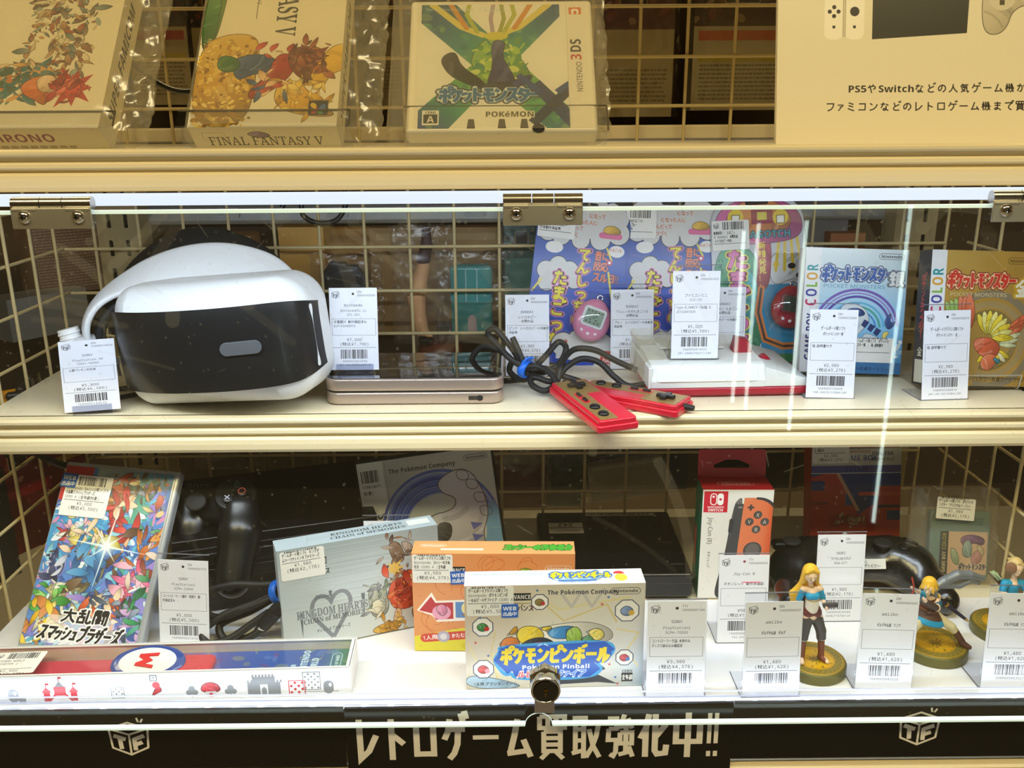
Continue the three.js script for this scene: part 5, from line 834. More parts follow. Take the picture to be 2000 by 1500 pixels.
// ---------------------------------------------------------------- lowest shelf: boxes
const LOW = -448;
rich = 0.5;
{
  const t = thing('game_case', 'tall clear game case with a crowded bright print and black Japanese title', 'game case', [-370, LOW + 4.6, 681], { lean: 37, roll: -6 });
  const art = printed(100, 158, 10, (c, w, h) => {
    fill(c, grad(c, 0, 0, w, h, [[0, '#4a86b8'], [0.3, '#3f9ad0'], [0.55, '#5a86d6'], [0.8, '#8f8ade'], [1, '#c9b6e4']]), 0, 0, w, h);
    dapple(c, 0, 0, w, h, 420, ['#3f77c4', '#58b4d8', '#6f7fd0', '#4aa58e', '#9a7fd4', '#3a5aa0', '#8fd0e6', '#d28ab8', '#e6f2f6'], 1, 7, 41);
    fill(c, grad(c, 40, 0, w, 40, [[0, 'rgba(190,190,170,0.8)'], [0.5, 'rgba(110,150,150,0.7)'], [1, 'rgba(60,80,170,0.8)']]), 30, 0, 70, 34);
    dapple(c, 44, 4, 52, 34, 90, ['#8f6a3a', '#5a4a3a', '#c98a4a', '#4f6a5a', '#c2553a', '#6f8aa8', '#d9c08a'], 0.8, 4.5, 42);
    // loose brush shapes of colour
    ribbons(c, -4, 20, 108, 140, 110, ['#3f77c4', '#58b4d8', '#6f7fd0', '#4aa58e', '#9a7fd4', '#3a5aa0', '#8fd0e6', '#dfeaf4', '#f2f6fa'], 8, 26, 44, 0.15);
    for (const [x, y, w2, h2, n, cols, a, b2] of [[46, 8, 50, 26, 46, ['#8f6a3a', '#5a4a3a', '#c98a4a', '#4f6a5a', '#c2553a', '#d9c08a'], 4, 12], [50, 30, 32, 34, 26, ['#c8322e', '#a8241f', '#e0453c', '#e8b48a', '#f2cba6'], 6, 18], [48, 58, 26, 38, 22, ['#2c5cc0', '#1f46a0', '#3f78dc', '#e0c23a', '#5a3a22'], 6, 18],
      [24, 54, 28, 22, 22, ['#e6cf6a', '#d4b44a', '#f4e6a0', '#f0d3ae'], 5, 15], [24, 76, 32, 40, 30, ['#2a6fb0', '#1f5490', '#4a96d0', '#8f8660', '#6a4f34'], 6, 18], [10, 104, 34, 34, 18, ['#8f8660', '#c9c08a', '#6f6a48', '#e0dcc0'], 5, 14], [52, 92, 24, 32, 20, ['#2b3f86', '#3f58a8', '#8fb0dc', '#c2394a'], 5, 13],
      [70, 88, 28, 30, 24, ['#ee8fb6', '#e56f9e', '#f7b4cf', '#e0567a'], 5, 15], [50, 112, 40, 28, 30, ['#e8734a', '#d4582e', '#f09a6a', '#3f9a5a', '#f0d8b8', '#46536a'], 5, 14], [2, 106, 22, 26, 20, ['#4fae4a', '#37903a', '#8fd06a', '#f2f2e0'], 5, 13], [0, 128, 30, 30, 26, ['#f2d03a', '#e0b01f', '#f8e68a', '#d98a4a'], 5, 15],
      [14, 38, 20, 22, 16, ['#f0b8c8', '#e08aa6', '#e6cf8a', '#f7dfe6'], 4, 11], [6, 58, 16, 22, 14, ['#c23a3a', '#f0d3b8', '#5a3a2a', '#e6e6e0'], 4, 10], [0, 78, 28, 24, 22, ['#34427c', '#25305e', '#5f78c0', '#c9d0e6'], 4, 13], [80, 54, 18, 40, 26, ['#d98a2e', '#c2601f', '#e6cfc0', '#8a3a2a', '#4f9a6a'], 5, 13], [78, 116, 22, 40, 28, ['#2f9a5e', '#8a9ab4', '#1f6a44', '#46464e', '#c9a0d8'], 5, 13]]) ribbons(c, x - 1, y - 1, w2, h2, Math.round(n * 0.8), cols, a * 1.5, b2 * 1.45, x * 7 + y, 0.3);
    for (let k = 0; k < 8; k++) { const a = k * Math.PI / 4 + 0.1, r = k % 2 ? 18 : 40; path(c, [[54 + Math.cos(a) * r, 70 + Math.sin(a) * r], [54 - Math.sin(a) * 1.2, 70 + Math.cos(a) * 1.2], [54 + Math.sin(a) * 1.2, 70 - Math.cos(a) * 1.2]], 'rgba(240,252,255,0.85)'); }
    const halo = c.createRadialGradient(54, 70, 1, 54, 70, 12); halo.addColorStop(0, 'rgba(255,255,255,1)'); halo.addColorStop(1, 'rgba(200,240,255,0)'); c.fillStyle = halo; c.fillRect(40, 56, 28, 28);
    fill(c, 'rgba(235,245,252,0.85)', 0, 45, 50, 0.7); fill(c, 'rgba(248,246,252,0.62)', 18, 132, 60, 24);
    fill(c, '#c2242c', 0, 0, 26, 8); fill(c, '#c2242c', 0, 8, 6, 24);
    letter(c, '大乱闘', 31, 125, { size: 13, narrow: 1.02, weight: 0.15, color: '#151219', outline: [['#fdfdff', 1]], slant: 0.1 });
    letter(c, 'スマッシュブラザーズ', 15, 140, { size: 13.6, narrow: 0.56, weight: 0.16, color: '#151219', outline: [['#fdfdff', 1]], slant: 0.2, gap: -0.01 });
  }, { roughness: 0.5 });
  put('case_shell', rbox(107, 165, 11, 2.2, 0, 82.5, -5.5), std(0xc9cdd2, 0.18, { transmission: 0.35, thickness: 0 }), t);
  patch('cover_sheet', 100, 158, -2, 82, 0.1, art, t, { r: 0.6, t: 0.25 });
  put('case_hinge', rbox(4.5, 164, 11.6, 1.6, 51, 82.5, -5.4), std(0xd9dde2, 0.15, { transmission: 0.5, thickness: 0 }), t);
  put('cover_film', new THREE.PlaneGeometry(104, 162).translate(-1, 82, 0.7), clear({ roughness: 0.05, ior: 1.12 }), t);
  patch('price_sticker', 42, 38, -27, 134, 0.9, stickerPrint(['Nintendo Switch用ソフト', '大乱闘スマッシュブラザーズ', 'CERO A (全年齢対象)'], '¥5,000', '¥5,500', { w: 42, h: 38, half: [0, 1, 0], seed: 71 }), t, { r: 1.6, roll: 0 });
  patch('web_sticker', 14, 13, -46, 147, 1.3, webPrint, t, { r: 0.8, roll: -2 });
}
{ // long white carton with a window
  const t = thing('wristband_box', 'long white carton with a clear window over a red band and printed castle icons', 'toy package', [-290, LOW + 0.2, 641], { yaw: 1.8 });
  const L = 326, Dp = 44, Hh = 25;
  const front = printed(L, Hh, 5, (c, w, h) => {
    fill(c, '#f1f1f2', 0, 0, w, h); const G = '#8d9095', RD = '#c8323c';
    const x0 = 52, S = (px) => x0 + (px / 685) * (w - x0);
    const hill = (x, col) => { pill(c, col, x - 4, 11, 8, 12, 4); oval(c, '#f1f1f2', x + 1.4, 15, 1.2, 1.8); };
    hill(S(24), G); oval(c, G, S(40), 21, 3, 3);
    { const x = S(115); fill(c, RD, x - 13, 15, 5, 8); fill(c, RD, x + 8, 15, 5, 8); path(c, [[x - 14.5, 15], [x - 10.5, 10], [x - 6.5, 15]], RD); path(c, [[x + 6.5, 15], [x + 10.5, 10], [x + 14.5, 15]], RD); path(c, [[x - 6, 13], [x, 5], [x + 6, 13]], G); fill(c, RD, x - 4.5, 10, 9, 8); path(c, [[x - 9, 23], [x - 4, 17], [x + 4, 17], [x + 9, 23]], RD, false, 1.6); for (const dx of [-10.5, 0, 10.5]) { fill(c, RD, x + dx - 0.2, dx ? 6.6 : 1, 0.5, 4); fill(c, RD, x + dx, dx ? 6.6 : 1, 2.4, 1.6); } }
    const check = (x, y, a, b, s, col) => { c.strokeStyle = col; c.lineWidth = 0.7; c.strokeRect(x, y, a * s + 1, b * s + 1); for (let i = 0; i < a; i++) for (let j = 0; j < b; j++) if ((i + j) % 2) { c.save(); c.translate(x + 0.5 + (i + 0.5) * s, y + 0.5 + (j + 0.5) * s); c.rotate(0.785); fill(c, col, -s * 0.34, -s * 0.34, s * 0.68, s * 0.68); c.restore(); } };
    check(S(214), 12, 4, 4, 2.2, G); { const x = S(300); c.strokeStyle = G; c.lineWidth = 0.8; c.strokeRect(x - 3, 2, 5, 5); say(c, '?', x - 0.6, 6.2, 4.4, { bold: true, color: G, align: 'center' }); path(c, [[x - 4, 22], [x + 2, 10], [x + 6, 16], [x, 19]], RD, true); oval(c, RD, x + 1, 11, 3, 3); }
    for (const px of [371, 447]) { oval(c, G, S(px) - 2.3, 18.4, 2.5, 2.5); oval(c, G, S(px) + 2.3, 18.4, 2.5, 2.5); oval(c, G, S(px), 15, 2.5, 2.5); fill(c, G, S(px) - 0.5, 18, 1, 5); }
    { const x = S(408); path(c, [[x - 8, 19], [x - 7, 12], [x, 9], [x + 7, 12], [x + 8, 19]], RD, true); fill(c, '#d8d8da', x - 4, 18, 8, 5); fill(c, RD, x - 1.4, 19.4, 2.8, 3.6); }
    { const x = S(513); for (const [dx, ww, y] of [[-13, 8, 9], [5, 8, 9], [-9, 18, 4]]) { fill(c, G, x + dx, y + 2, ww, 21 - y); for (let k = 0; k < ww; k += 2.6) fill(c, G, x + dx + k, y, 1.5, 2.4); } fill(c, '#f1f1f2', x - 3, 13, 6, 10); path(c, [[x - 2, 23], [x - 2, 17], [x, 15], [x + 2, 17], [x + 2, 23]], G); }
    check(S(578) + 5, 3, 5, 6, 2.5, G); check(S(562), 10.4, 4, 4, 2.9, RD); hill(S(640), G); fill(c, G, S(590), 20.6, S(660) - S(590), 0.6);
  }, { roughness: 0.4 });
  const wall = M.white;
  put('carton_front', new THREE.BoxGeometry(L, Hh, 1.2).translate(0, Hh / 2, Dp / 2 - 0.6), [wall, wall, wall, wall, front, wall], t);
  put('carton_wall', [box(L, Hh, 1.2, 0, Hh / 2, -Dp / 2 + 0.6), box(1.2, Hh, Dp - 2.4, L / 2 - 0.6, Hh / 2, 0), box(1.2, Hh, Dp - 2.4, -L / 2 + 0.6, Hh / 2, 0), box(L - 2.4, 1.2, Dp - 2.4, 0, 0.6, 0), box(L - 2, 0.8, 2.6, 0, Hh - 0.4, Dp / 2 - 2), box(L - 2, 0.8, 2.2, 0, Hh - 0.4, -Dp / 2 + 1.8), box(3, 0.8, Dp - 6, L / 2 - 2.2, Hh - 0.4, 0)], wall, t);
  put('clear_window', new THREE.PlaneGeometry(L - 5, Dp - 6).rotateX(-Math.PI / 2).translate(-1, Hh - 1, 0), clear({ roughness: 0.08, ior: 1.6 }), t);
  const tray = printed(180, 40, 5, (c, w, h) => { fill(c, grad(c, 0, 0, w, 0, [[0, '#c9404e'], [0.35, '#6a6aa8'], [0.6, '#3f62ae'], [0.86, '#39589e'], [1, '#4f8a5a']]), 0, 0, w, h); dapple(c, 0, 0, w, h, 60, ['rgba(255,255,255,0.12)', 'rgba(200,60,80,0.25)', 'rgba(230,210,80,0.25)'], 1, 6, 9); for (const [s, x, z] of [['SUPER', 136, 5.4], ['NINTENDO', 145, 7.4], ['WORLD', 153.5, 7.4]]) { c.save(); c.translate(x, 35); c.rotate(-Math.PI / 2); say(c, s, 0, 0, z, { bold: true, color: '#cfe2ea', edge: '#6f9ab0', edgeWidth: 0.3, narrow: 0.86 }); c.restore(); } c.save(); c.translate(170, 34); c.rotate(-Math.PI / 2); pill(c, '#a9cbd0', -2, -6, 30, 8, 4, 0.8); say(c, 'POWER UP BAND', 0, 0, 4, { bold: true, color: '#d4e6ea', narrow: 0.76 }); c.restore(); });
  put('inner_tray', new THREE.BoxGeometry(180, 14, 40).translate(70, 8.4, 0), [wall, wall, tray, wall, wall, wall], t);
  const band = put('red_band', lying(smoothPlate(rrect(140, 30, 4), 12, 2)).translate(-86, 3, 0), std(0xd24a5a, 0.4), t);
  put('red_band_side', lying(smoothPlate(rrect(80, 26, 6), 6, 2)).translate(10, 14, 2), std(0xd5303c, 0.38), t);
  const b = put('badge', lathe([[0, 2.4], [26, 2.4], [29, 1.4], [29.6, 0]], 60).scale(1, 1, 0.62).rotateX(R(14)).translate(-2, 21, 2), std(0x24489c, 0.3, { clearcoat: 0.5 }), t);
  put('badge_disc', lathe([[0, 3.2], [22, 3.1], [23, 2.2]], 60).scale(1, 1, 0.62).rotateX(R(14)).translate(-2, 21, 2), M.white, b);
  put('badge_letter', lying(plate(poly([[-11, -7], [-7, -7], [-5.4, 1], [0, -4.6], [5.4, 1], [7, -7], [11, -7], [8.2, 8], [4.4, 8], [0, 2.6], [-4.4, 8], [-8.2, 8]]).clone(), 0.8)).rotateY(R(84)).scale(1, 1, 0.72).rotateX(R(14)).translate(-2, 24.2, 2.8), std(0xd9242e, 0.35), b);
  const s = patch('price_sticker', 40, 30, 0, 0, 0, stickerPrint(['NINTENDO WORLD', '-- STARTER 2', ''], '¥2,980', '¥3,278', { w: 40, h: 30, half: [0, 0, 0], seed: 72 }), t, { r: 2 });
  s.rotation.set(-Math.PI / 2, 0, 0.03); s.position.set(-0.107, 0.0247, 0.002);
}
const vance = (c, x, y) => { fill(c, '#1c1c20', x, y, 19, 6.4); say(c, 'ADVANCE', x + 9.5, y + 5.1, 5, { bold: true, color: '#eee', align: 'center', narrow: 0.82 }); fill(c, '#55585c', x, y + 8.6, 19, 0.5); letter(c, 'アドバンス', x, y + 10.4, { size: 5.6, narrow: 0.72, color: '#333', weight: 0.14 }); };
{
  const t = thing('game_box', 'silver game box with a grey heart emblem and a red and orange print', 'game box', [-135.5, LOW + 0.2, 729], { yaw: 20.5, lean: 3 });
  const front = printed(140, 94, 9, (c, w, h) => {
    fill(c, grad(c, 0, 0, 0, h, [[0, '#aab6ba'], [0.3, '#c4ced0'], [1, '#d6dcdd']]), 0, 0, w, h); const q = rng(7); for (let k = 0; k < 120; k++) { c.globalAlpha = 0.05 + q() * 0.16; fill(c, q() < 0.6 ? '#f2f6f7' : '#7f8d92', q() * 60, q() * h * 0.6, 40 + q() * 100, 0.25 + q() * 0.3); } c.globalAlpha = 1;
    vance(c, 22, 12);
    c.lineWidth = 3.6; c.strokeStyle = '#8b9097'; c.beginPath(); c.moveTo(42, 88); c.lineTo(26, 66); c.bezierCurveTo(22, 48, 36, 42, 42, 54); c.bezierCurveTo(48, 40, 62, 46, 58, 62); c.lineTo(42, 88); c.stroke();
    for (const [a, b2, d2] of [[16, 60, 84], [70, 52, 76], [42, 44, 50]]) path(c, [[a - 1.6, b2], [a + 1.6, b2], [a, d2]], '#6f757c');
    say(c, 'KINGDOM HEARTS', 43, 66, 10.4, { font: 'serif', bold: true, color: '#7c828a', edge: '#c9d0d3', edgeWidth: 0.5, align: 'center', narrow: 0.62 }); say(c, 'CHAIN of MEMORIES', 44, 71.6, 6.4, { font: 'serif', bold: true, color: '#5f656c', align: 'center', narrow: 0.78 });
    say(c, 'Disney', 28, 50, 5, { font: 'serif', italic: true, color: '#565c63' }); letter(c, 'チェインオブメモリーズ', 28, 78, { size: 3.4, narrow: 0.75, color: '#565c63' });
    path(c, [[74, 50], [82, 44], [86, 54], [90, 46], [94, 76], [76, 80]], '#aeb2a2', true); path(c, [[76, 62], [88, 60], [90, 74], [78, 76]], '#e6dfc4', true); path(c, [[94, 8], [106, 10], [110, 30], [98, 28]], '#8a6f5a', true); path(c, [[104, 8], [118, 14], [114, 28]], '#b4a294', true);
    ribbons(c, 88, 6, 44, 50, 30, ['#8a6f5a', '#b4a294', '#6a5648', '#c9bfae', '#a8744a'], 5, 15, 66, 0.2); burst(c, 99, 34, 4, 9, 8, '#ecc765', 4); path(c, [[92, 50], [104, 42], [120, 48], [124, 70], [108, 76], [94, 72]], '#e2522e', true); path(c, [[98, 56], [120, 54], [118, 66], [104, 68]], '#c23a24', true); path(c, [[108, 36], [118, 40], [124, 50], [114, 50]], '#e8bd8c', true);
    path(c, [[98, 72], [104, 74], [102, 90], [94, 92]], '#e6b98a', true); path(c, [[76, 88], [92, 84], [104, 86], [100, 94], [78, 94]], '#d8a332', true); path(c, [[112, 74], [126, 70], [122, 90], [114, 88]], '#8d7440', true); path(c, [[118, 40], [132, 38], [134, 60], [122, 66]], '#6a5648', true);
    ribbons(c, 92, 42, 32, 30, 24, ['#e2522e', '#c23a24', '#f07a3e', '#a82a1a'], 6, 16, 67, 0.3); ribbons(c, 76, 82, 30, 12, 12, ['#d8a332', '#c28a1f', '#ecc45a'], 5, 13, 68, 0.3); ribbons(c, 72, 44, 20, 32, 16, ['#aeb2a2', '#e6dfc4', '#7f8f7a', '#8f9398'], 5, 12, 69, 0.2);
  }, { roughness: 0.3, metalness: 0.15 });
  const top = printed(140, 24, 7, (c, w, h) => { fill(c, '#b4c4cf', 0, 0, w, h); say(c, 'KINGDOM HEARTS', 80, 10, 7, { font: 'serif', bold: true, align: 'center', color: '#33414a', narrow: 0.95 }); say(c, 'CHAIN of MEMORIES', 80, 18, 6.6, { font: 'serif', bold: true, align: 'center', color: '#33414a', narrow: 0.95 }); fill(c, '#e8eef0', 116, 4, 20, 12); });
  carton(t, 140, 94, 24, { front, top, side: std(0xc9d2d6, 0.35), plain: std(0xc9d2d6, 0.35) });
  patch('price_sticker', 37, 26, -49, 79, 24, stickerPrint(['ゲームボーイ用ソフト キングダ', 'ムハーツチェインオブメモリーズ'], '¥1,980', '¥2,178', { w: 37, h: 26, barcode: false, half: [1, 1], seed: 73 }), t, { r: 1.8 });
}
{
  const t = thing('game_box', 'orange game box with a yellow lower edge and green title on top', 'game box', [-12.6, LOW + 0.2, 707], { yaw: -1.5, lean: 1 });
  const front = printed(137, 92, 9, (c, w, h) => {
    fill(c, '#e79a5f', 0, 0, w, h); const q = rng(4); c.globalAlpha = 0.8;
    for (let k = 0; k < 26; k++) { const x = q() * w, y = 8 + q() * 60, r = 4 + q() * 7; c.strokeStyle = '#c9652c'; c.lineWidth = 0.5; c.beginPath(); c.ellipse(x, y, r, r * (0.5 + q() * 0.5), q() * 3, q(), 4 + q() * 2); c.stroke(); } c.globalAlpha = 1;
    vance(c, 26, 12); nintendoOval(c, 112, 11, 22, '#f6ede2');
    path(c, [[88, 16], [96, 12], [106, 18], [104, 26], [94, 28]], '#9cc23a', true); path(c, [[84, 30], [98, 26], [110, 28], [104, 36], [90, 36]], '#7fb03a', true); oval(c, '#f6f4e6', 98, 25, 5, 4);
    ['#b13a5a', '#7a3f7a', '#4a4f9a', '#3f8fae', '#58b09a'].forEach((k, i) => { fill(c, '#f4e6d4', 111 + i * 5.4, 24, 5.2, 14); fill(c, k, 111.5 + i * 5.4, 25, 4.2, 14); });
    path(c, [[3, 53], [16, 36], [20, 44], [60, 42], [60, 62], [20, 64], [16, 58]], '#fdf6ee'); path(c, [[5, 53], [15.4, 40], [19, 46], [34, 45.4], [34, 61], [19, 62], [16, 56]], '#c42a30'); fill(c, '#5f8fd0', 36, 45, 22, 15); oval(c, '#f0a6c2', 24, 55, 8, 7); path(c, [[18, 50], [26, 46], [30, 54], [24, 60]], '#e88bb0', true); oval(c, '#f4e6a0', 46, 51, 5, 6); path(c, [[40, 58], [46, 55], [54, 60]], '#e08a3a', true);
    path(c, [[0, 78], [40, 70], [137, 62], [137, 92], [0, 92]], '#e8dc3c'); c.save(); c.translate(5, 78); c.rotate(-0.09); pill(c, '#d84a3a', 0, -2, 62, 8, 4); letter(c, '1人用', 2, -0.6, { size: 5, color: '#fff', weight: 0.13 }); oval(c, '#b8b4cc', 20, 2, 5.4, 5.4); oval(c, '#e6e4ee', 20, 2, 3, 3); letter(c, 'かたむけアクション', 27, -0.4, { size: 4.6, narrow: 0.78, color: '#fff', weight: 0.13 }); c.restore();
    oval(c, '#dcd030', 50, 87, 10, 5);
  }, { roughness: 0.35 });
  const top = printed(137, 24, 7, (c, w, h) => { fill(c, '#eda76c', 0, 0, w, h); fill(c, '#f7ead8', 24, 14, 36, 3.4); nintendoOval(c, 6, 6, 22, '#f7efe4'); letter(c, 'ヨッシーの万有引力', 78, 6, { size: 11, narrow: 0.56, weight: 0.2, color: '#4fae3a', outline: [['#2f7a2a', 0.5]], slant: 0.15 }); });
  carton(t, 137, 92, 24, { front, top, side: std(0xe79a5f, 0.4), plain: std(0xe79a5f, 0.4) });
  patch('price_sticker', 34, 26, -51, 78, 24, stickerPrint(['ゲームボーイアドバンス用ソフト', 'Nintendo ヨッシーの万有', '引力 CERO A (全年齢'], '¥3,980', '¥4,378', { w: 34, h: 26, barcode: false, half: [1, 1, 1], seed: 74 }), t, { r: 1.6 });
  patch('web_sticker', 13, 12, -29.5, 70, 24.4, webPrint, t, { r: 0.6, roll: 3 });
}
{
  const t = thing('game_box', 'white and beige game box with a large yellow and blue Japanese pinball title', 'game box', [35.5, LOW + 0.2, 655], { yaw: 1.2, lean: 1 });
  const front = printed(142, 92, 10, (c, w, h) => {
    fill(c, '#d9d2c4', 0, 0, w, h); fill(c, grad(c, 0, 0, w, h, [[0, 'rgba(220,190,170,0.5)'], [0.4, 'rgba(226,218,190,0.6)'], [0.8, 'rgba(222,222,220,0.7)'], [1, 'rgba(180,205,226,0.9)']]), 0, 0, w, h);
    c.lineJoin = 'miter'; for (const [p, col, lw] of [[[[4, 16], [8, 10], [12, 20], [18, 12], [20, 22]], '#e0cf96', 1.6], [[[20, 24], [60, 12], [74, 22], [130, 12]], '#e3d7a4', 2], [[[64, 18], [78, 32], [112, 18], [120, 34]], '#dcc98a', 1.4], [[[76, 8], [84, 20], [92, 6], [100, 20], [110, 4]], '#c9c4bd', 2.4], [[[2, 50], [10, 70], [22, 60], [26, 84]], '#e3d7a4', 1.6], [[[120, 40], [138, 44], [128, 60], [138, 74]], '#e3d7a4', 1.6], [[[24, 40], [20, 60], [26, 88]], '#ddc98c', 1]]) path(c, p, col, false, lw);
    path(c, [[0, 78], [30, 84], [50, 92], [0, 92]], '#a9cbe6', true);
    const frame = (x, y, r, cols) => { const pts = [...Array(8)].map((_, k) => [x + Math.cos(k * 0.785 + 0.39) * r, y + Math.sin(k * 0.785 + 0.39) * r]); path(c, pts, '#f4f1ea'); c.beginPath(); pts.forEach((p, k) => (k ? c.lineTo(...p) : c.moveTo(...p))); c.closePath(); c.strokeStyle = '#2e3a58'; c.lineWidth = 0.7; c.stroke(); path(c, [[x - r * 0.6, y - 1], [x, y - r * 0.5], [x + r * 0.6, y], [x + r * 0.2, y + r * 0.5], [x - r * 0.4, y + r * 0.4]], cols[0], true); oval(c, cols[1], x + r * 0.35, y + r * 0.2, r * 0.24, r * 0.24); };
    frame(14, 36, 8.6, ['#3f8a4a', '#c42f2f']); frame(59, 15, 7, ['#8a7a3a', '#c42f2f']); frame(128, 24, 10, ['#7d97c4', '#d8b04a']); frame(127, 66, 7.4, ['#d23c3c', '#4f6fae']); frame(14, 74, 8.6, ['#d8463f', '#e79aa6']);
    for (const [x, y, col] of [[12, 28, '#3f6fb0'], [57, 5, '#3f6fb0'], [53, 20, '#d24a4a'], [8, 50, '#d24a4a'], [108, 18, '#d24a4a'], [113, 12, '#3f6fb0'], [120, 84, '#3f6fb0'], [122, 90, '#d24a4a'], [115, 72, '#d24a4a'], [18, 62, '#4f6fae']]) burst(c, x, y, 0.6, 1.7, 5, col, 2);
    // crowd of plain rounded colour shapes above the title
    path(c, [[27, 52], [36, 44], [64, 36], [96, 32], [118, 40], [116, 54], [30, 58]], '#f0ead6', true);
    for (const [pts, col] of [[[[27, 52], [32, 45], [42, 46], [44, 56], [30, 58]], '#e2813a'], [[[40, 44], [44, 36], [58, 36], [64, 46], [56, 54], [44, 52]], '#f2d230'], [[[33, 44], [41, 34], [42, 42]], '#e2a32e'], [[[58, 38], [70, 36], [66, 42]], '#f2d230'], [[[64, 40], [78, 36], [90, 38], [86, 48], [68, 48]], '#3f8fcc'], [[[80, 40], [90, 36], [94, 50], [86, 58], [80, 50]], '#9cbf4a'], [[[70, 52], [84, 50], [82, 58], [72, 56]], '#a6c653'], [[[96, 42], [106, 38], [112, 46], [104, 52]], '#f2dc6a'], [[[92, 48], [100, 44], [104, 56], [94, 56]], '#5f9a6a']]) { path(c, pts, col, true); path(c, [...pts, pts[0]], '#2a2a2e', true, 0.45); }
    path(c, [[38, 58], [50, 47], [66, 46], [76, 58]], '#2a2c32', true); path(c, [[42, 57], [54, 50], [66, 51], [70, 57]], '#d8454f', true);
    path(c, [[50, 80], [108, 72], [112, 76], [104, 80], [122, 90], [106, 88], [60, 90]], '#3a3f48');
    path(c, [[22, 66], [28, 58], [26, 54], [112, 50], [120, 58], [112, 68], [104, 70], [110, 76], [100, 84], [40, 84], [36, 78], [32, 80], [28, 76]], '#4aa6e0', true, 3); path(c, [[22, 66], [28, 58], [27, 55], [111, 51], [119, 58], [111, 67], [103, 70], [108, 76], [99, 83], [40, 83], [37, 76], [33, 79], [29, 74]], '#2c5fc0');
    letter(c, 'ポケモンピンボール', 28, 54.6, { size: 15.4, narrow: 0.64, weight: 0.2, color: '#f5d92a', outline: [['#2c5fc0', 0.9]], gap: -0.01, slant: 0.06 });
    say(c, 'Pokémon Pinball', 72, 75, 5.2, { bold: true, color: '#fff', align: 'center', narrow: 1.3 });
    letter(c, 'ルビー', 42, 76, { size: 6.8, narrow: 0.9, color: '#e86a6a', weight: 0.18, outline: [['#fff', 0.4]], slant: 0.2 }); letter(c, '&サファイア', 62, 76, { size: 6.8, narrow: 0.9, color: '#5f8fe0', weight: 0.18, outline: [['#fff', 0.4]], slant: 0.2 });
    say(c, 'The Pokémon Company', 65, 8.8, 5.4, { bold: true, color: '#22304a', narrow: 0.92 }); nintendoOval(c, 115, 4, 23); vance(c, 33, 7);
    letter(c, '1人用 アクションゲーム', 6, 86, { size: 3.2, color: '#3a4254', weight: 0.13 });
    fill(c, '#2b2b2b', 125, 80, 9, 8); say(c, 'CERO', 129.5, 79.6, 3.2, { bold: true, align: 'center' }); letter(c, '全年齢', 125.4, 81.6, { size: 5, narrow: 0.54, color: '#eee', weight: 0.14 });
  }, { roughness: 0.32 });
  const top = printed(142, 24, 8, (c, w, h) => { fill(c, '#fafafc', 0, 0, w, h); say(c, 'The Pokémon Company', 6, 7, 4.4, { color: '#6fb0d8', narrow: 1.2 }); fill(c, '#d8dce2', 40, 14, 18, 4); path(c, [[66, 4], [112, 3], [108, 20], [70, 21]], '#bfe2f2', true); letter(c, 'ポケモンピンボール', 68, 4, { size: 10, narrow: 0.5, weight: 0.2, color: '#f2d22a', outline: [['#2f74c0', 1]] }); fill(c, '#4f82c8', 74, 16.4, 30, 3); oval(c, '#f0d24a', 124, 14, 5, 6); c.beginPath(); c.arc(123, 8, 4.6, Math.PI, 0); c.fillStyle = '#d8454a'; c.fill(); });
  carton(t, 142, 92, 24, { front, top, side: std(0xeeeae2, 0.4), plain: std(0xeeeae6, 0.4) });
  patch('price_sticker', 37, 25, -51, 78.5, 24, stickerPrint(['ゲームボーイアドバンス用ソフト', 'Nintendo ポケモンピンボ', 'ールルビー&サファイア CERO A'], '¥5,000', '¥5,500', { w: 37, h: 25, barcode: false, half: [1, 1, 1], seed: 75 }), t, { r: 1.6 });
  patch('web_sticker', 13, 11.5, -35.6, 70, 24.4, webPrint, t, { r: 0.6 });
}
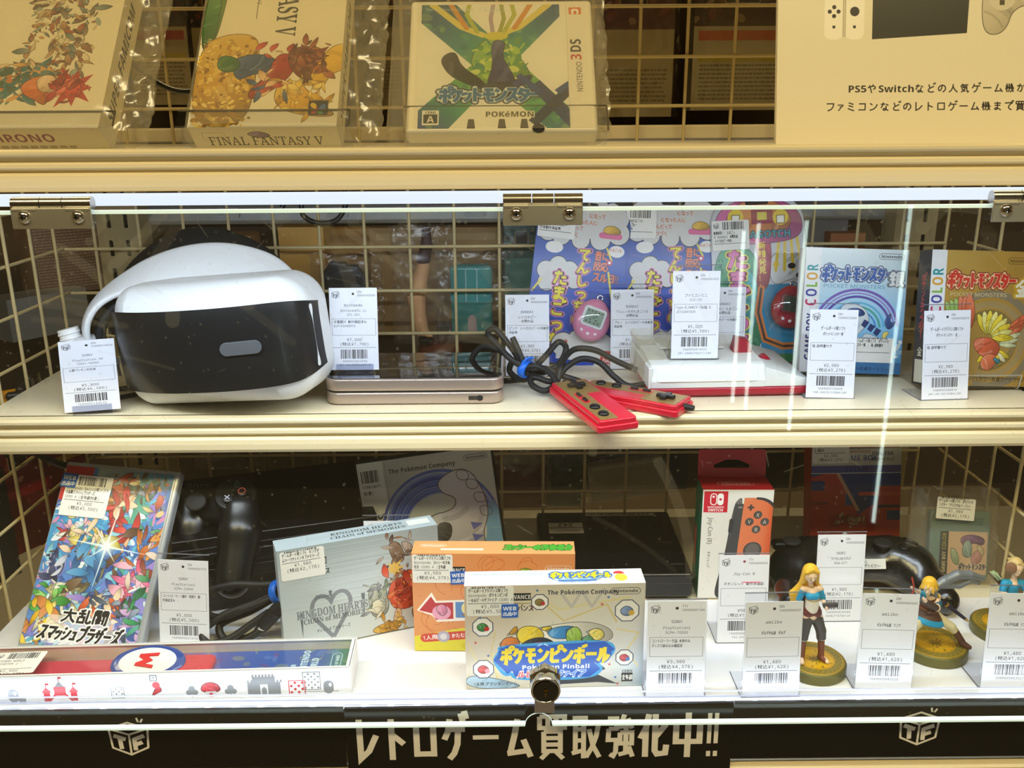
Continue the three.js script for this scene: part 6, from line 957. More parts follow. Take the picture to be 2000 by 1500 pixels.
{
  const t = thing('game_case', 'dark keep case with a grey cover, blue brush arc and pale curved shape', 'game case', [-66, LOW + 0.4, 800], { lean: 12, roll: 7, yaw: 2 });
  put('case_shell', rbox(136, 124, 14, 3, 0, 62 + 7.6, -7), std(0x121a1e, 0.3), t);
  const art = printed(131, 120, 7, (c, w, h) => {
    fill(c, '#c3c5bd', 0, 0, w, h); fill(c, '#e9e8e2', 0, 0, 25, h);
    c.lineCap = 'round'; const q = rng(3); for (let k = 0; k < 16; k++) { c.beginPath(); c.arc(74, 74, 56 - k * 1.5 + q() * 2, Math.PI * (1.0 + q() * 0.12), Math.PI * (1.8 + q() * 0.3)); c.strokeStyle = ['#4f5fb0', '#5a72c4', '#3f4f9c', '#7f8fd0'][k % 4]; c.lineWidth = 1.4 + q() * 1.6; c.stroke(); }
    for (let k = 0; k < 8; k++) { c.beginPath(); c.arc(80, 78, 52 - k * 2, Math.PI * 1.85, Math.PI * 2.3); c.strokeStyle = '#6f9fc4'; c.lineWidth = 2; c.stroke(); }
    path(c, [[52, 96], [50, 78], [62, 60], [88, 58], [92, 46], [78, 40], [74, 28], [92, 18], [108, 20], [118, 40], [122, 66], [112, 84], [116, 104], [104, 120], [60, 120]], '#c9c7cf', true); path(c, [[66, 84], [70, 68], [84, 70], [82, 84], [74, 90]], '#4a4d4a', true);
    path(c, [[52, 96], [50, 78], [62, 60], [88, 58], [92, 46], [78, 40], [74, 28], [92, 18], [108, 20], [118, 40], [122, 66], [112, 84], [116, 104], [104, 120]], '#4b4d55', true, 0.9);
    for (const [a, b2] of [[98, 22], [106, 32], [112, 46], [116, 60]]) path(c, [[a - 4, b2 - 3], [a + 8, b2 - 1], [a + 9, b2 + 8], [a - 2, b2 + 8]], '#5a5c66', true, 0.7);
    path(c, [[44, 60], [52, 74], [46, 88]], '#7f78b0'); for (const y of [72, 84, 96]) path(c, [[102, y], [114, y + 3], [104, y + 8]], '#5f66a8');
    say(c, 'The Pokémon Company', 30, 14, 6, { bold: true, color: '#33343a', narrow: 0.96 }); nintendoOval(c, 104, 6, 23, '#33343a');
    fill(c, '#9a9a94', 26.5, 3, 0.6, h); c.save(); c.translate(22, 66); c.rotate(-Math.PI / 2); say(c, 'DS', 0, 0, 12, { bold: true, color: '#3a3a3a' }); c.restore(); pill(c, '#3a3a3a', 15.5, 70, 6, 4.6, 0.8, 0.8);
    bars(c, 3, 8, 18, 12, 5); letter(c, 'ソウルシルバー', 3, 22, { size: 3.6, narrow: 0.7 }); letter(c, '対象)', 3, 28, { size: 4 }); say(c, '31', 4, 78, 13, { bold: true, color: '#1e1e20', narrow: 0.8 });
  }, { roughness: 0.35 });
  patch('cover_sheet', 131, 120, 0, 62 + 7.6, 0, art, t, { r: 0.8, t: 0.3 });
  put('cover_film', new THREE.PlaneGeometry(133, 121).translate(0, 69.6, 0.8), clear({ roughness: 0.06 }), t);
}
priceTag('price card mostly hidden behind the silver heart box', [-114, LOW, 768], { top: ['10r', '1049005021010'], brand: 'Nintendo DS', model: ['ソウルシルバー'], price: '¥3,980', taxed: '¥4,378', code: '1049005021010', seed: 81 }, { lean: 6 });

// ---------------------------------------------------------------- lowest shelf: consoles and controllers
{
  const t = thing('game_console', 'large black game console with fine ridges lying flat under a controller', 'game console', [-238, LOW, 845], { yaw: 17 });
  const blk = std(0x0b0c0e, 0.3);
  put('upper_body', rbox(186, 44, 150, 1.6, 0, 56, 8), blk, t);
  put('lower_body', rbox(176, 33, 142, 1.2, -2, 17.5, 6), blk, t);
  put('ridge', [68, 62, 52, 46].map((y) => rbox(187, 1.6, 3, 0.6, 0, y, 82.6)), std(0x15171b, 0.35), t);
  put('front_panel', [rbox(110, 12, 2, 0.6, -30, 57, 83)], M.blackGloss, t);
  put('disc_tray', rbox(120, 11, 2.4, 0.6, -24, 57, 83.4), std(0x111317, 0.25), t);
  put('console_foot', [-70, 70].flatMap((x) => [-60, 60].map((z) => cyl(6, 6, 1.2, 16).translate(x, 0.6, z))), M.blackMatt, t);
}
{
  const t = thing('game_controller', 'black two-handled game controller with shape buttons leaning against the black console', 'game controller', [-258, LOW + 6, 759]);
  const g = (X, H, d) => [X + 258, H - LOW, 762 - d];
  const blk = std(0x0c0d10, 0.32, { clearcoat: 0.25, clearcoatRoughness: 0.3 });
  put('shell', fieldMesh([[g(-248, -360, 776), g(-246, -376, 762), 17, 18], [g(-246, -376, 762), g(-249, -411, 737), 19, 16], [g(-300, -362, 792), g(-296, -378, 778), 16, 17], [g(-296, -378, 778), g(-292, -408, 754), 17, 15], [g(-252, -357, 784), g(-298, -359, 798), 14, 14], [g(-252, -363, 772), g(-290, -366, 786), 11, 11]], { cell: 1.6, blend: 4 }), blk, t);
  const face = put('button_plate', lathe([[0, 2.4], [17, 2.2], [19, 1], [19.4, -2]], 40).rotateX(R(32)).rotateY(R(14)).translate(...g(-252, -345.6, 779)), std(0x101216, 0.4), t);
  const bt = (X, H, d, name, shape, color) => { const b = put('face_button', lathe([[0, 3], [4, 2.8], [4.7, 1.8], [4.8, -1]], 24).rotateX(R(32)).rotateY(R(14)).translate(...g(X, H, d)), std(0x15171c, 0.35), t); put(name, shape.rotateX(R(32)).rotateY(R(14)).translate(...g(X, H + 2.9, d - 1.6)), std(color, 0.5), b); };
  const ring = (pts, r = 0.34) => tube(pts, r, 40, 6, true);
  bt(-244.6, -343, 776, 'circle_mark', new THREE.TorusGeometry(3.1, 0.4, 6, 28).rotateX(Math.PI / 2), 0xd86a70);
  bt(-256.5, -346.4, 769.5, 'cross_mark', join([box(6, 0.5, 0.7).rotateY(0.785), box(6, 0.5, 0.7).rotateY(-0.785)]), 0xb9bed0);
  bt(-264, -343.6, 782, 'square_mark', join([[0, 2.4, 5.4, 0.7], [0, -2.4, 5.4, 0.7], [2.4, 0, 0.7, 5.4], [-2.4, 0, 0.7, 5.4]].map(([x, z, a, b]) => box(a, 0.5, b, x, 0, z))), 0xb87a90);
  bt(-252, -340.4, 788, 'triangle_mark', join([0, 1, 2].map((k) => box(5, 0.5, 0.7, 0, 0, 1.6).rotateY(k * 2.094))), 0x4f7f74);
  put('thumb_stick', [lathe([[0, 12], [8, 11.4], [9.4, 9.6], [9, 8], [5, 7], [4.4, 0]], 32).rotateX(R(40)).translate(...g(-286, -356, 776))], M.blackMatt, t);
  const word = printed(30, 9, 10, (c, w, h) => { fill(c, '#0d0e11', 0, 0, w, h); say(c, 'SONY', w / 2, 7.4, 8, { font: 'serif', bold: true, align: 'center', color: '#5b5f66', narrow: 1.1 }); });
  const b = patch('brand_label', 26, 8, 0, 0, 0, word, t, { r: 1, t: 0.3 }); b.rotation.set(R(-46), R(14), 0); b.position.set(...g(-290, -344, 794).map((v) => v / 1000));
}
{
  const t = thing('cable_bundle', 'black cables with a plug, gathered by a blue tie beside the silver heart box', 'cable', [-232, LOW, 708]);
  const g = (X, H, d) => [X + 232, H - LOW, 708 - d];
  const runs = [
    [g(-197, -398, 716), g(-216, -400, 716), g(-246, -401, 718), g(-266, -408, 716), g(-270, -420, 710), g(-258, -426, 706), g(-232, -418, 706), g(-206, -408, 708)],
    [g(-198, -404, 712), g(-224, -414, 708), g(-252, -424, 704), g(-268, -436, 698), g(-262, -443, 692), g(-244, -440, 694), g(-226, -430, 700), g(-210, -420, 704)],
    [g(-200, -408, 716), g(-228, -424, 714), g(-256, -436, 708), g(-250, -444, 700), g(-230, -442, 698), g(-214, -434, 702)],
    [g(-202, -396, 718), g(-200, -386, 722), g(-203, -380, 726)],
  ];
  for (const p of runs) put('cable_run', tube(p, 3.4, 90, 10), M.cable, t);
  put('plug', [cyl(6.4, 6.4, 26, 22).translate(0, 0, 0), cyl(4, 6, 8, 20).translate(0, 17, 0)].map((k) => k.rotateZ(R(-36)).rotateX(R(24)).translate(...g(-207, -421, 698))), M.blackMatt, t);
  put('plug_ring', cyl(5.6, 5.6, 9, 22).translate(0, -17, 0).rotateZ(R(-36)).rotateX(R(24)).translate(...g(-207, -421, 698)), M.steel, t);
  put('tie', [new THREE.TorusGeometry(9, 2, 8, 26).scale(1, 1, 2).rotateY(R(70)).rotateZ(R(20)).translate(...g(-202, -404, 711))], M.blueTie, t);
}
{
  const t = thing('game_console', 'thin black game console with upside down stickers behind the orange box', 'game console', [102, LOW, 836]);
  const blk = std(0x0d0e10, 0.26);
  put('body', rbox(143, 25, 140, 3, 0, 15, 0), blk, t);
  put('body_line', rbox(143.6, 1.6, 140.6, 0.4, 0, 17, 0), M.black, t);
  put('vent_slot', [[54, -26], [56, 4], [60, 50]].map(([x, z]) => rbox(13, 0.8, 3, 0.4, x, 27.4, z)), M.blackMatt, t);
  const stick = printed(44, 26, 8, (c, w, h) => { fill(c, '#d2cdb9', 0, 0, w, h); c.save(); c.translate(w, 12); c.rotate(Math.PI); say(c, '242', 12, 10.6, 12, { bold: true, color: '#4c4a44' }); fill(c, '#6b685f', 10, 0.4, 26, 0.8); c.restore(); fill(c, '#15151a', 0, 12.4, w, 1.4); c.save(); c.translate(w, h); c.rotate(Math.PI); for (let k = 0; k < 3; k++) fill(c, '#6d6a60', 5, 2 + k * 3, 34 - k * 6, 1); c.restore(); });
  const s = patch('number_sticker', 36, 24, 0, 0, 0, stick, t, { r: 1, t: 0.3 }); s.rotation.x = -Math.PI / 2; s.position.set(-0.042, 0.0275, -0.03);
  const bar = patch('barcode_sticker', 74, 6, 0, 0, 0, printed(74, 6, 8, (c, w, h) => { fill(c, '#cfcab6', 0, 0, w, h); bars(c, 3, 1, 66, 4, 9); }), t, { r: 0.5, t: 0.3 }); bar.rotation.x = -Math.PI / 2; bar.position.set(0.018, 0.0275, -0.062);
  put('console_foot', [-56, 56].flatMap((x) => [-54, 54].map((z) => cyl(5, 5, 2.6, 16).translate(x, 1.3, z))), M.blackMatt, t);
}
{ // hang-tab carton with an orange controller print
  const t = thing('controller_box', 'white carton with a red hanging tab and a printed orange controller', 'controller box', [212.5, LOW + 0.2, 799], { yaw: -1.5, lean: 1 });
  const front = printed(65, 111, 10, (c, w, h) => {
    fill(c, '#ecebe6', 0, 0, w, h);
    c.save(); c.transform(1, 0, -0.07, 1, 6, 0);
    path(c, [[24, 16], [28, 9], [32, 8], [32, 111], [17, 111], [18, 92], [22, 70]], '#4a4b4d', true); fill(c, '#4a4b4d', 25, 14, 9, 97); for (const y of [29, 68]) pill(c, '#3a3b3d', 22, y, 4, 14, 1.5);
    c.beginPath(); c.moveTo(33, 8); c.lineTo(48, 8); c.quadraticCurveTo(64, 12, 64, 34); c.lineTo(64, 92); c.quadraticCurveTo(62, 111, 44, 111); c.lineTo(33, 111); c.closePath(); c.fillStyle = grad(c, 33, 0, 64, 0, [[0, '#e8835a'], [0.7, '#e67a4e'], [0.9, '#dc6034'], [1, '#c9502a']]); c.fill();
    c.beginPath(); c.moveTo(44, 7.4); c.quadraticCurveTo(60, 7, 65.4, 22); c.lineTo(63, 22); c.quadraticCurveTo(57, 10, 44, 9.6); c.fillStyle = '#3c3c3e'; c.fill();
    const btn = (x, y, ch) => { oval(c, '#55514e', x, y, 4, 4); say(c, ch, x, y + 2, 5, { color: '#e6e2dc', align: 'center' }); };
    btn(47.4, 25, 'X'); btn(40.4, 32, 'Y'); btn(54.6, 32, 'A'); btn(47.6, 39.6, 'B'); fill(c, '#4d4440', 37, 16.6, 6, 2); fill(c, '#4d4440', 39, 14.6, 2, 6); fill(c, '#9a9a9a', 28.4, 16.8, 3.6, 1.4);
    oval(c, '#4e4b4a', 47, 61, 8.6, 8.6); oval(c, '#6b6664', 47, 60.4, 6.4, 6.4);
    c.restore();
    fill(c, '#cf2338', 1.2, 1.6, 22, 21); pill(c, '#fff', 7.4, 4, 5.4, 11, 2.6, 0.9); pill(c, '#fff', 13.6, 3.6, 5.6, 11.8, 2.6); oval(c, '#fff', 9.8, 7, 1.1, 1.1); oval(c, '#cf2338', 16.4, 9.6, 1.2, 1.2); say(c, 'NINTENDO', 12.3, 18.2, 2.4, { bold: true, color: '#fff', align: 'center', narrow: 1.2 }); say(c, 'SWITCH', 12.3, 21.6, 3.6, { bold: true, color: '#fff', align: 'center', narrow: 1.05 });
    c.save(); c.translate(6.4, 28); c.rotate(Math.PI / 2); say(c, 'Joy-Con (R)', 0, 0, 5.6, { color: '#33322f', narrow: 0.98 }); letter(c, 'ネオンレッド', 34, -3.4, { size: 3, narrow: 0.95, color: '#55534e' }); c.restore();
  }, { roughness: 0.4 });
  const top = printed(65, 32, 7, (c, w, h) => { fill(c, '#b51a30', 0, 0, w, h); pill(c, '#e8b7b4', 16, 13, 34, 8, 4, 0.7); say(c, 'Nintendo', 33, 19.4, 6, { bold: true, align: 'center', color: '#e8b7b4' }); });
  const green = printed(32, 111, 5, (c, w, h) => { fill(c, '#1f6a4a', 0, 0, w, h); fill(c, '#123f2e', 14, 6, 3, 100); fill(c, '#b8402e', 4, 46, 7, 42); });
  carton(t, 65, 111, 32, { front, top, left: green, side: std(0x1f6a4a, 0.45), plain: M.paper });
  const tab = rrect(64, 27, 3, 0, 13.5); tab.holes.push(new THREE.Path([[-17, 9], [17, 9], [17, 12], [6, 17], [-6, 17], [-17, 12]].map(([x, y]) => new THREE.Vector2(x, y))));
  put('hanging_tab', plate(tab, 0.8).rotateX(R(-8)).translate(0, 111, 0.4), std(0xc01f36, 0.4), t);
}
{
  const t = thing('game_box', 'faded red and blue game box printed with stepped block shapes', 'game box', [362, LOW + 0.2, 880], { lean: 12, yaw: 1 });
  const front = printed(94, 106, 8, (c, w, h) => {
    fill(c, '#c6c4ba', 0, 0, w, h); say(c, 'GAME BOY', 30, 13, 8, { bold: true, color: '#57559a', narrow: 0.95 }); say(c, 'NINTENDO', 40, 5, 4, { bold: true, color: '#a3473e' }); say(c, 'DMG-TRA', 63, 7.6, 5.6, { bold: true, color: '#44434a', narrow: 0.9 }); letter(c, '専用カートリッジ', 63, 9.6, { size: 4.2, narrow: 0.68, color: '#44434a', weight: 0.13 });
    fill(c, '#55509a', 0, 18, w, 8); say(c, 'TETRIS', 47, 24.6, 7.4, { color: '#2f2b66', align: 'center', narrow: 0.9, font: 'serif', bold: true }); fill(c, '#d8d6cc', 0, 25.6, w, 0.8);
    fill(c, '#2b3f86', 0, 26.4, w, 80); path(c, [[0, 30], [14, 26.4], [26, 26.4], [46, 60], [50, 70], [70, 56], [70, 40], [94, 40], [94, 106], [0, 106]], '#c33a2c');
    for (const [x, y, a, b2, col] of [[0, 34, 14, 10, '#2b3f86'], [36, 48, 10, 12, '#35559a'], [80, 66, 14, 10, '#2f4f8f'], [0, 56, 18, 3, '#8f2a22'], [50, 46, 44, 4, '#d9553f'], [70, 60, 24, 3, '#3a2f4a'], [20, 70, 40, 12, '#a8352a'], [0, 84, w, 22, '#c9402f']]) fill(c, col, x, y, a, b2);
    path(c, [[26, 26.4], [48, 66], [52, 66], [30, 26.4]], '#d8a890'); dapple(c, 26, 70, 30, 14, 24, ['#a08868', '#7a3f30', '#c9b08f'], 1, 4, 8);
  }, { roughness: 0.4 });
  carton(t, 94, 106, 22, { front, plain: std(0xb43a2e, 0.5) });
  patch('price_sticker', 38, 21, -27, 101, 22, stickerPrint(['ゲームボーイ用ソフト ミッキーマウ', 'ス 魔法の'], '¥2,980', '¥3,278', { w: 38, h: 21, barcode: false, half: [1, 1], seed: 76 }), t, { r: 1.2 });
}
{
  const t = thing('game_controller', 'large glossy black controller with two thumb sticks behind the price cards', 'game controller', [330, LOW, 778]);
  const blk = std(0x0a0b0d, 0.24, { clearcoat: 0.5, clearcoatRoughness: 0.2 });
  const gp = (s) => [[[s * 38, 26, -14], [s * 56, 22, -4], 22, 23], [[s * 56, 22, -4], [s * 66, 16, 24], 23, 15], [[s * 66, 16, 24], [s * 70, 13.6, 40], 15, 12.6]];
  put('shell', fieldMesh([...gp(1), ...gp(-1), [[-40, 28, -16], [40, 28, -16], 21, 21], [[-26, 26, -4], [26, 26, -4], 15, 15]], { cell: 2, blend: 5 }), blk, t);
  const stick = (x, z, y) => put('thumb_stick', lathe([[0, 15], [7.6, 14.4], [8.8, 12.8], [8.2, 11], [4.4, 9.6], [4, 0]], 28).translate(x, y, z), M.blackMatt, t);
  stick(-58, -12, 36); stick(26, -2, 38);
  put('top_button', [[46, -18], [58, -10], [34, -10], [46, -2]].map(([x, z]) => lathe([[0, 4], [4.6, 3.6], [5.4, 2.4], [5.4, -4]], 24).translate(x, 45 - Math.abs(x - 40) * 0.12, z)), std(0x141519, 0.3), t);
  put('shoulder_button', [-1, 1].map((s) => rbox(40, 9, 14, 4, s * 50, 34, -34)), std(0x101114, 0.3), t);
  const note = printed(40, 9.4, 10, (c, w, h) => { fill(c, '#e8e8e4', 0, 0, w, h); letter(c, '接続時に、'.replace('接', ''), 13, 1, { size: 3.2, weight: 0.13 }); letter(c, 'さわらないでください。'.slice(3), 13, 5, { size: 3.2, weight: 0.13, narrow: 0.94 }); });
  const p = patch('paper_label', 40, 9.4, 0, 0, 0, note, t, { r: 0.4, t: 0.3 }); p.rotation.x = R(-24); p.position.set(0.004, 0.0365, 0.0125);
}
{
  const t = thing('game_cartridge', 'translucent teal game cartridge in a clear bag with a white price sticker', 'game cartridge', [431, LOW + 0.4, 792], { lean: 14, roll: -2 });
  const teal = std(0x7f9a98, 0.3, { transmission: 0.2, thickness: 0 });
  put('cartridge_shell', [smoothPlate(rrect(58, 66, 3, 4, 40), 8, 1)], teal, t);
  put('cartridge_ridge', [0, 1, 2].map((k) => rbox(44, 1.2, 1, 0.4, 4, 66 - k * 2.6, 8.2)), std(0x4f7f7c, 0.3), t);
  const lab = printed(46, 42, 9, (c, w, h) => { fill(c, '#1d1a1a', 0, 0, 8, h); c.save(); c.translate(6, 40); c.rotate(-Math.PI / 2); say(c, 'GAME BOY', 0, 0, 5, { bold: true, color: '#d9c9a0', narrow: 0.8 }); say(c, 'COLOR', 22, 0, 5.6, { bold: true, color: '#b0a23a', narrow: 0.9 }); c.restore(); fill(c, '#d8b596', 8, 0, 38, h); path(c, [[18, 6], [30, 2], [44, 6], [42, 14], [32, 10], [24, 16]], '#7a4a7c', true); path(c, [[22, 12], [28, 6], [32, 16], [30, 26], [22, 24]], '#8fa9a4', true); path(c, [[10, 14], [18, 20], [20, 34], [12, 30]], '#9fb48f', true); path(c, [[30, 22], [40, 16], [42, 28], [32, 34]], '#c98a8a', true); path(c, [[34, 12], [44, 16], [42, 26]], '#d9c9a0', true); letter(c, 'ポケットモンスター', 19, 31, { size: 6.4, narrow: 0.48, weight: 0.17, color: '#33304a', outline: [['#c9b7a4', 0.4]] }); });
  patch('cartridge_label', 46, 42, 8, 32, 8, lab, t, { r: 1 });
  put('plastic_bag', bagGeometry(66, 78, 9, { seed: 12, left: 12, right: 9, gapZ: 2, amp: 1.6 }).translate(0, 2, 0), M.bag, t);
  patch('price_sticker', 37, 21, -4, 76, 13.4, stickerPrint(['ゲームボーイ用ソフト ポケットモ', 'ンスター クリスタルバージョン -'], '¥1,980', '¥2,178', { w: 37, h: 21, barcode: false, half: [1, 1], seed: 77 }), t, { r: 1.4, roll: -3 });
}
tag(put('power_cord', tube([[-470, 892, -800], [-440, 897, -792], [-424, 893, -784], [-416, 886, -790], [-404, 878, -800], [-392, 866, -806]].map(([x, y, z]) => [x, y, z]), 3.2), M.black), 'thick black cord passing the side panel behind the tall clear game case', 'cord');
priceTag('price card for 5,000 yen in front of the black two-handled controller', [-283, LOW, 694], { top: ['10r', '1049005021010'], brand: 'SONY', model: ['PlayStation2', 'SCPH-10000'], note: ['コントローラー1個付 程度B 動', '作確認済み -'], noteNarrow: 0.68, price: '¥5,000', taxed: '¥5,500', code: '1049005021010', seed: 82 }, { lean: 6, roll: -3 });
priceTag('price card for 3,980 yen beside the pinball box', [131, LOW, 618], { top: ['11r', '1049006001364'], brand: 'SONY', model: ['PlayStation2', 'SCPH-70000'], note: ['コントローラー欠品・本体のみ', 'ディスク読み込み確認済'], noteNarrow: 0.66, price: '¥3,980', taxed: '¥4,378', code: '1049006001364', seed: 83 }, { lean: 7, over: 1, w: 46 });
priceTag('price card with pink underline in front of the red-tabbed carton', [202.5, LOW, 693], { top: ['11r', '1049006000560'], dot: '#8a3a44', brand: 'Joy-Con R', model: ['', 'ネオンレッド 動作未確認'], half: [0, 0], underline: true, price: '¥980', taxed: '¥1,078', code: '1049006000560', code2: '182-2411033', seed: 84 }, { lean: 7, over: 1 });
priceTag('price card for 1,980 yen in front of the large glossy black controller', [298, LOW, 726], { top: ['08r', '1049005834284'], brand: 'HORI', model: ['ワイヤレスホリパッド', 'NSW-077'], half: [1, 0], price: '¥1,980', taxed: '¥2,178', code: '1049005834284', code2: '24082716783r24', seed: 85 }, { lean: 7, over: 2, h: 82 });
const figureCard = (k) => ({ top: ['08r', '10490058430' + (20 + k)], brand: 'amiibo', model: ['', 'ゼルダの伝説 ' + (k === 17 ? 'ゼルダ' : 'リンク')], half: [0, 1], price: '¥1,480', taxed: '¥1,628', code: '10490058430' + (20 + k), seed: 86 + k });
priceTag('price card for 1,480 yen beside the standing yellow-haired figurine', [206.5, LOW, 617], figureCard(17), { lean: 6, over: 7, w: 45, yaw: 1 });
priceTag('price card for 1,480 yen between the standing and the lunging figurines', [299, LOW, 625], figureCard(0), { lean: 8, over: 4, roll: -2, w: 45 });
priceTag('price card for 1,480 yen nearest the wire side panel', [400, LOW, 625], figureCard(1), { lean: 7, over: 6, roll: -1.5, w: 45 });
// ---------------------------------------------------------------- painted figurines on round bases
const paint = (c, o = {}) => std(c, 0.5, o);
const SKIN = paint(0xf0cfae), HAIR = paint(0xecb92f), BOOT = paint(0x7a3f27), LEATHER = paint(0x5b3423), TEAL = paint(0x1f9ccb), DARKTEAL = paint(0x1f5a70), GOLD = std(0xc9a24a, 0.35, { metalness: 0.6 });
const discTop = printed(52, 52, 9, (c) => {
  fill(c, '#6d6322', 0, 0, 52, 52); oval(c, '#8d7a20', 26, 26, 25, 25); oval(c, '#c39a12', 26, 26, 24.4, 24.4, 0, 0.5); oval(c, '#7a6c2a', 26, 26, 23.6, 23.6);
  c.strokeStyle = '#b59a3a'; c.lineWidth = 0.35; for (let k = 0; k < 28; k++) { const a = k * Math.PI / 14, b2 = a + 0.33; c.beginPath(); c.moveTo(26 + Math.cos(a) * 23.4, 26 + Math.sin(a) * 23.4); c.lineTo(26 + Math.cos(b2) * 18, 26 + Math.sin(b2) * 18); c.lineTo(26 + Math.cos(a + 0.45) * 23.4, 26 + Math.sin(a + 0.45) * 23.4); c.stroke(); }
  oval(c, '#c9970f', 26, 26, 17.6, 17.6); oval(c, '#d9a918', 26, 27, 15.6, 14); burst(c, 26, 28, 4, 10, 12, '#84701a', 6, 0.7); dapple(c, 12, 14, 28, 26, 30, ['#b5870c', '#e0b42a', '#9a7a14'], 0.6, 2, 3);
}, { roughness: 0.35 });
function base(t, r) {
  const b = put('base_disc', lathe([[0, 0], [r - 0.8, 0], [r, 0.8], [r, 7.6], [r - 0.6, 8.8], [r - 1.6, 9.4], [0, 9.4]], 72), std(0x6e6a36, 0.4, { metalness: 0.25 }), t);
  put('base_emblem', fitUV(new THREE.CircleGeometry(r - 1.7, 64), 2 * (r - 1.7), 2 * (r - 1.7), -(r - 1.7), -(r - 1.7)).rotateX(-Math.PI / 2).translate(0, 9.5, 0), discTop, b);
  put('base_ring', new THREE.TorusGeometry(r - 1.9, 0.35, 8, 72).rotateX(Math.PI / 2).translate(0, 9.5, 0), GOLD, b);
  return b;
}
// a small hand: palm, four bent fingers and a thumb; at the wrist, fingers along dir, thumb towards side
function handBones(w, dir, side, s = 1, curl = 0.6) {
  const D = V(...dir).normalize(), S = V(...side).normalize(), N = D.clone().cross(S), p = (a, b, c) => { const q = V(...w).addScaledVector(D, a * s).addScaledVector(S, b * s).addScaledVector(N, c * s); return [q.x, q.y, q.z]; };
  const bones = [[p(0, 0, 0), p(2.2, 0.5, 0), 1.1 * s, 1.2 * s], [p(2.2, 0.5, 0), p(2.3, -0.8, 0), 1.1 * s, 1.0 * s]];
  [1.35, 0.5, -0.35, -1.15].forEach((b, k) => { const l = [1.7, 2, 1.9, 1.4][k]; bones.push([p(2.6, b, 0), p(2.6 + l, b * 1.05, curl * 0.4), 0.48 * s, 0.44 * s], [p(2.6 + l, b * 1.05, curl * 0.4), p(2.6 + l * 1.5, b * 1.05, curl * 1.5), 0.44 * s, 0.36 * s]); });
  bones.push([p(0.8, 1.1, 0), p(2, 2.2, curl * 0.7), 0.6 * s, 0.5 * s], [p(2, 2.2, curl * 0.7), p(3.1, 2.4, curl * 1.2), 0.5 * s, 0.42 * s]);
  return bones;
}
const off = (bones, r) => bones.map(([a, b, r0, r1]) => [a, b, r0 + r, (r1 ?? r0) + r]);
function face(t, parent, c, look, s = 1) {                                            // eyes, brows and mouth set on the front of a head centred on c, looking along look
  const Q = new THREE.Quaternion().setFromUnitVectors(V(0, 0, 1), V(...look).normalize()), M4 = new THREE.Matrix4().compose(V(...c), Q, V(s, s, s)), at = (g) => g.applyMatrix4(M4);
  put('eye', join([-2.1, 2.1].map((x) => at(new THREE.SphereGeometry(0.85, 12, 8).scale(1.2, 0.8, 0.4).translate(x, 0.1, 5.15)))), paint(0xf4f0ea), parent);
  put('iris', join([-2.1, 2.1].map((x) => at(new THREE.SphereGeometry(0.5, 10, 8).scale(1, 1.1, 0.4).translate(x, 0.1, 5.5)))), paint(0x3f5a46), parent);
  put('brow', join([-2.1, 2.1].map((x) => at(box(2, 0.35, 0.4).rotateZ(x < 0 ? 0.12 : -0.12).translate(x, 1.7, 5.2)))), paint(0x9a7020), parent);
  put('mouth', at(new THREE.SphereGeometry(0.8, 10, 6).scale(1.1, 0.3, 0.4).translate(0, -3.3, 4.9)), paint(0xc4776a), parent);
}
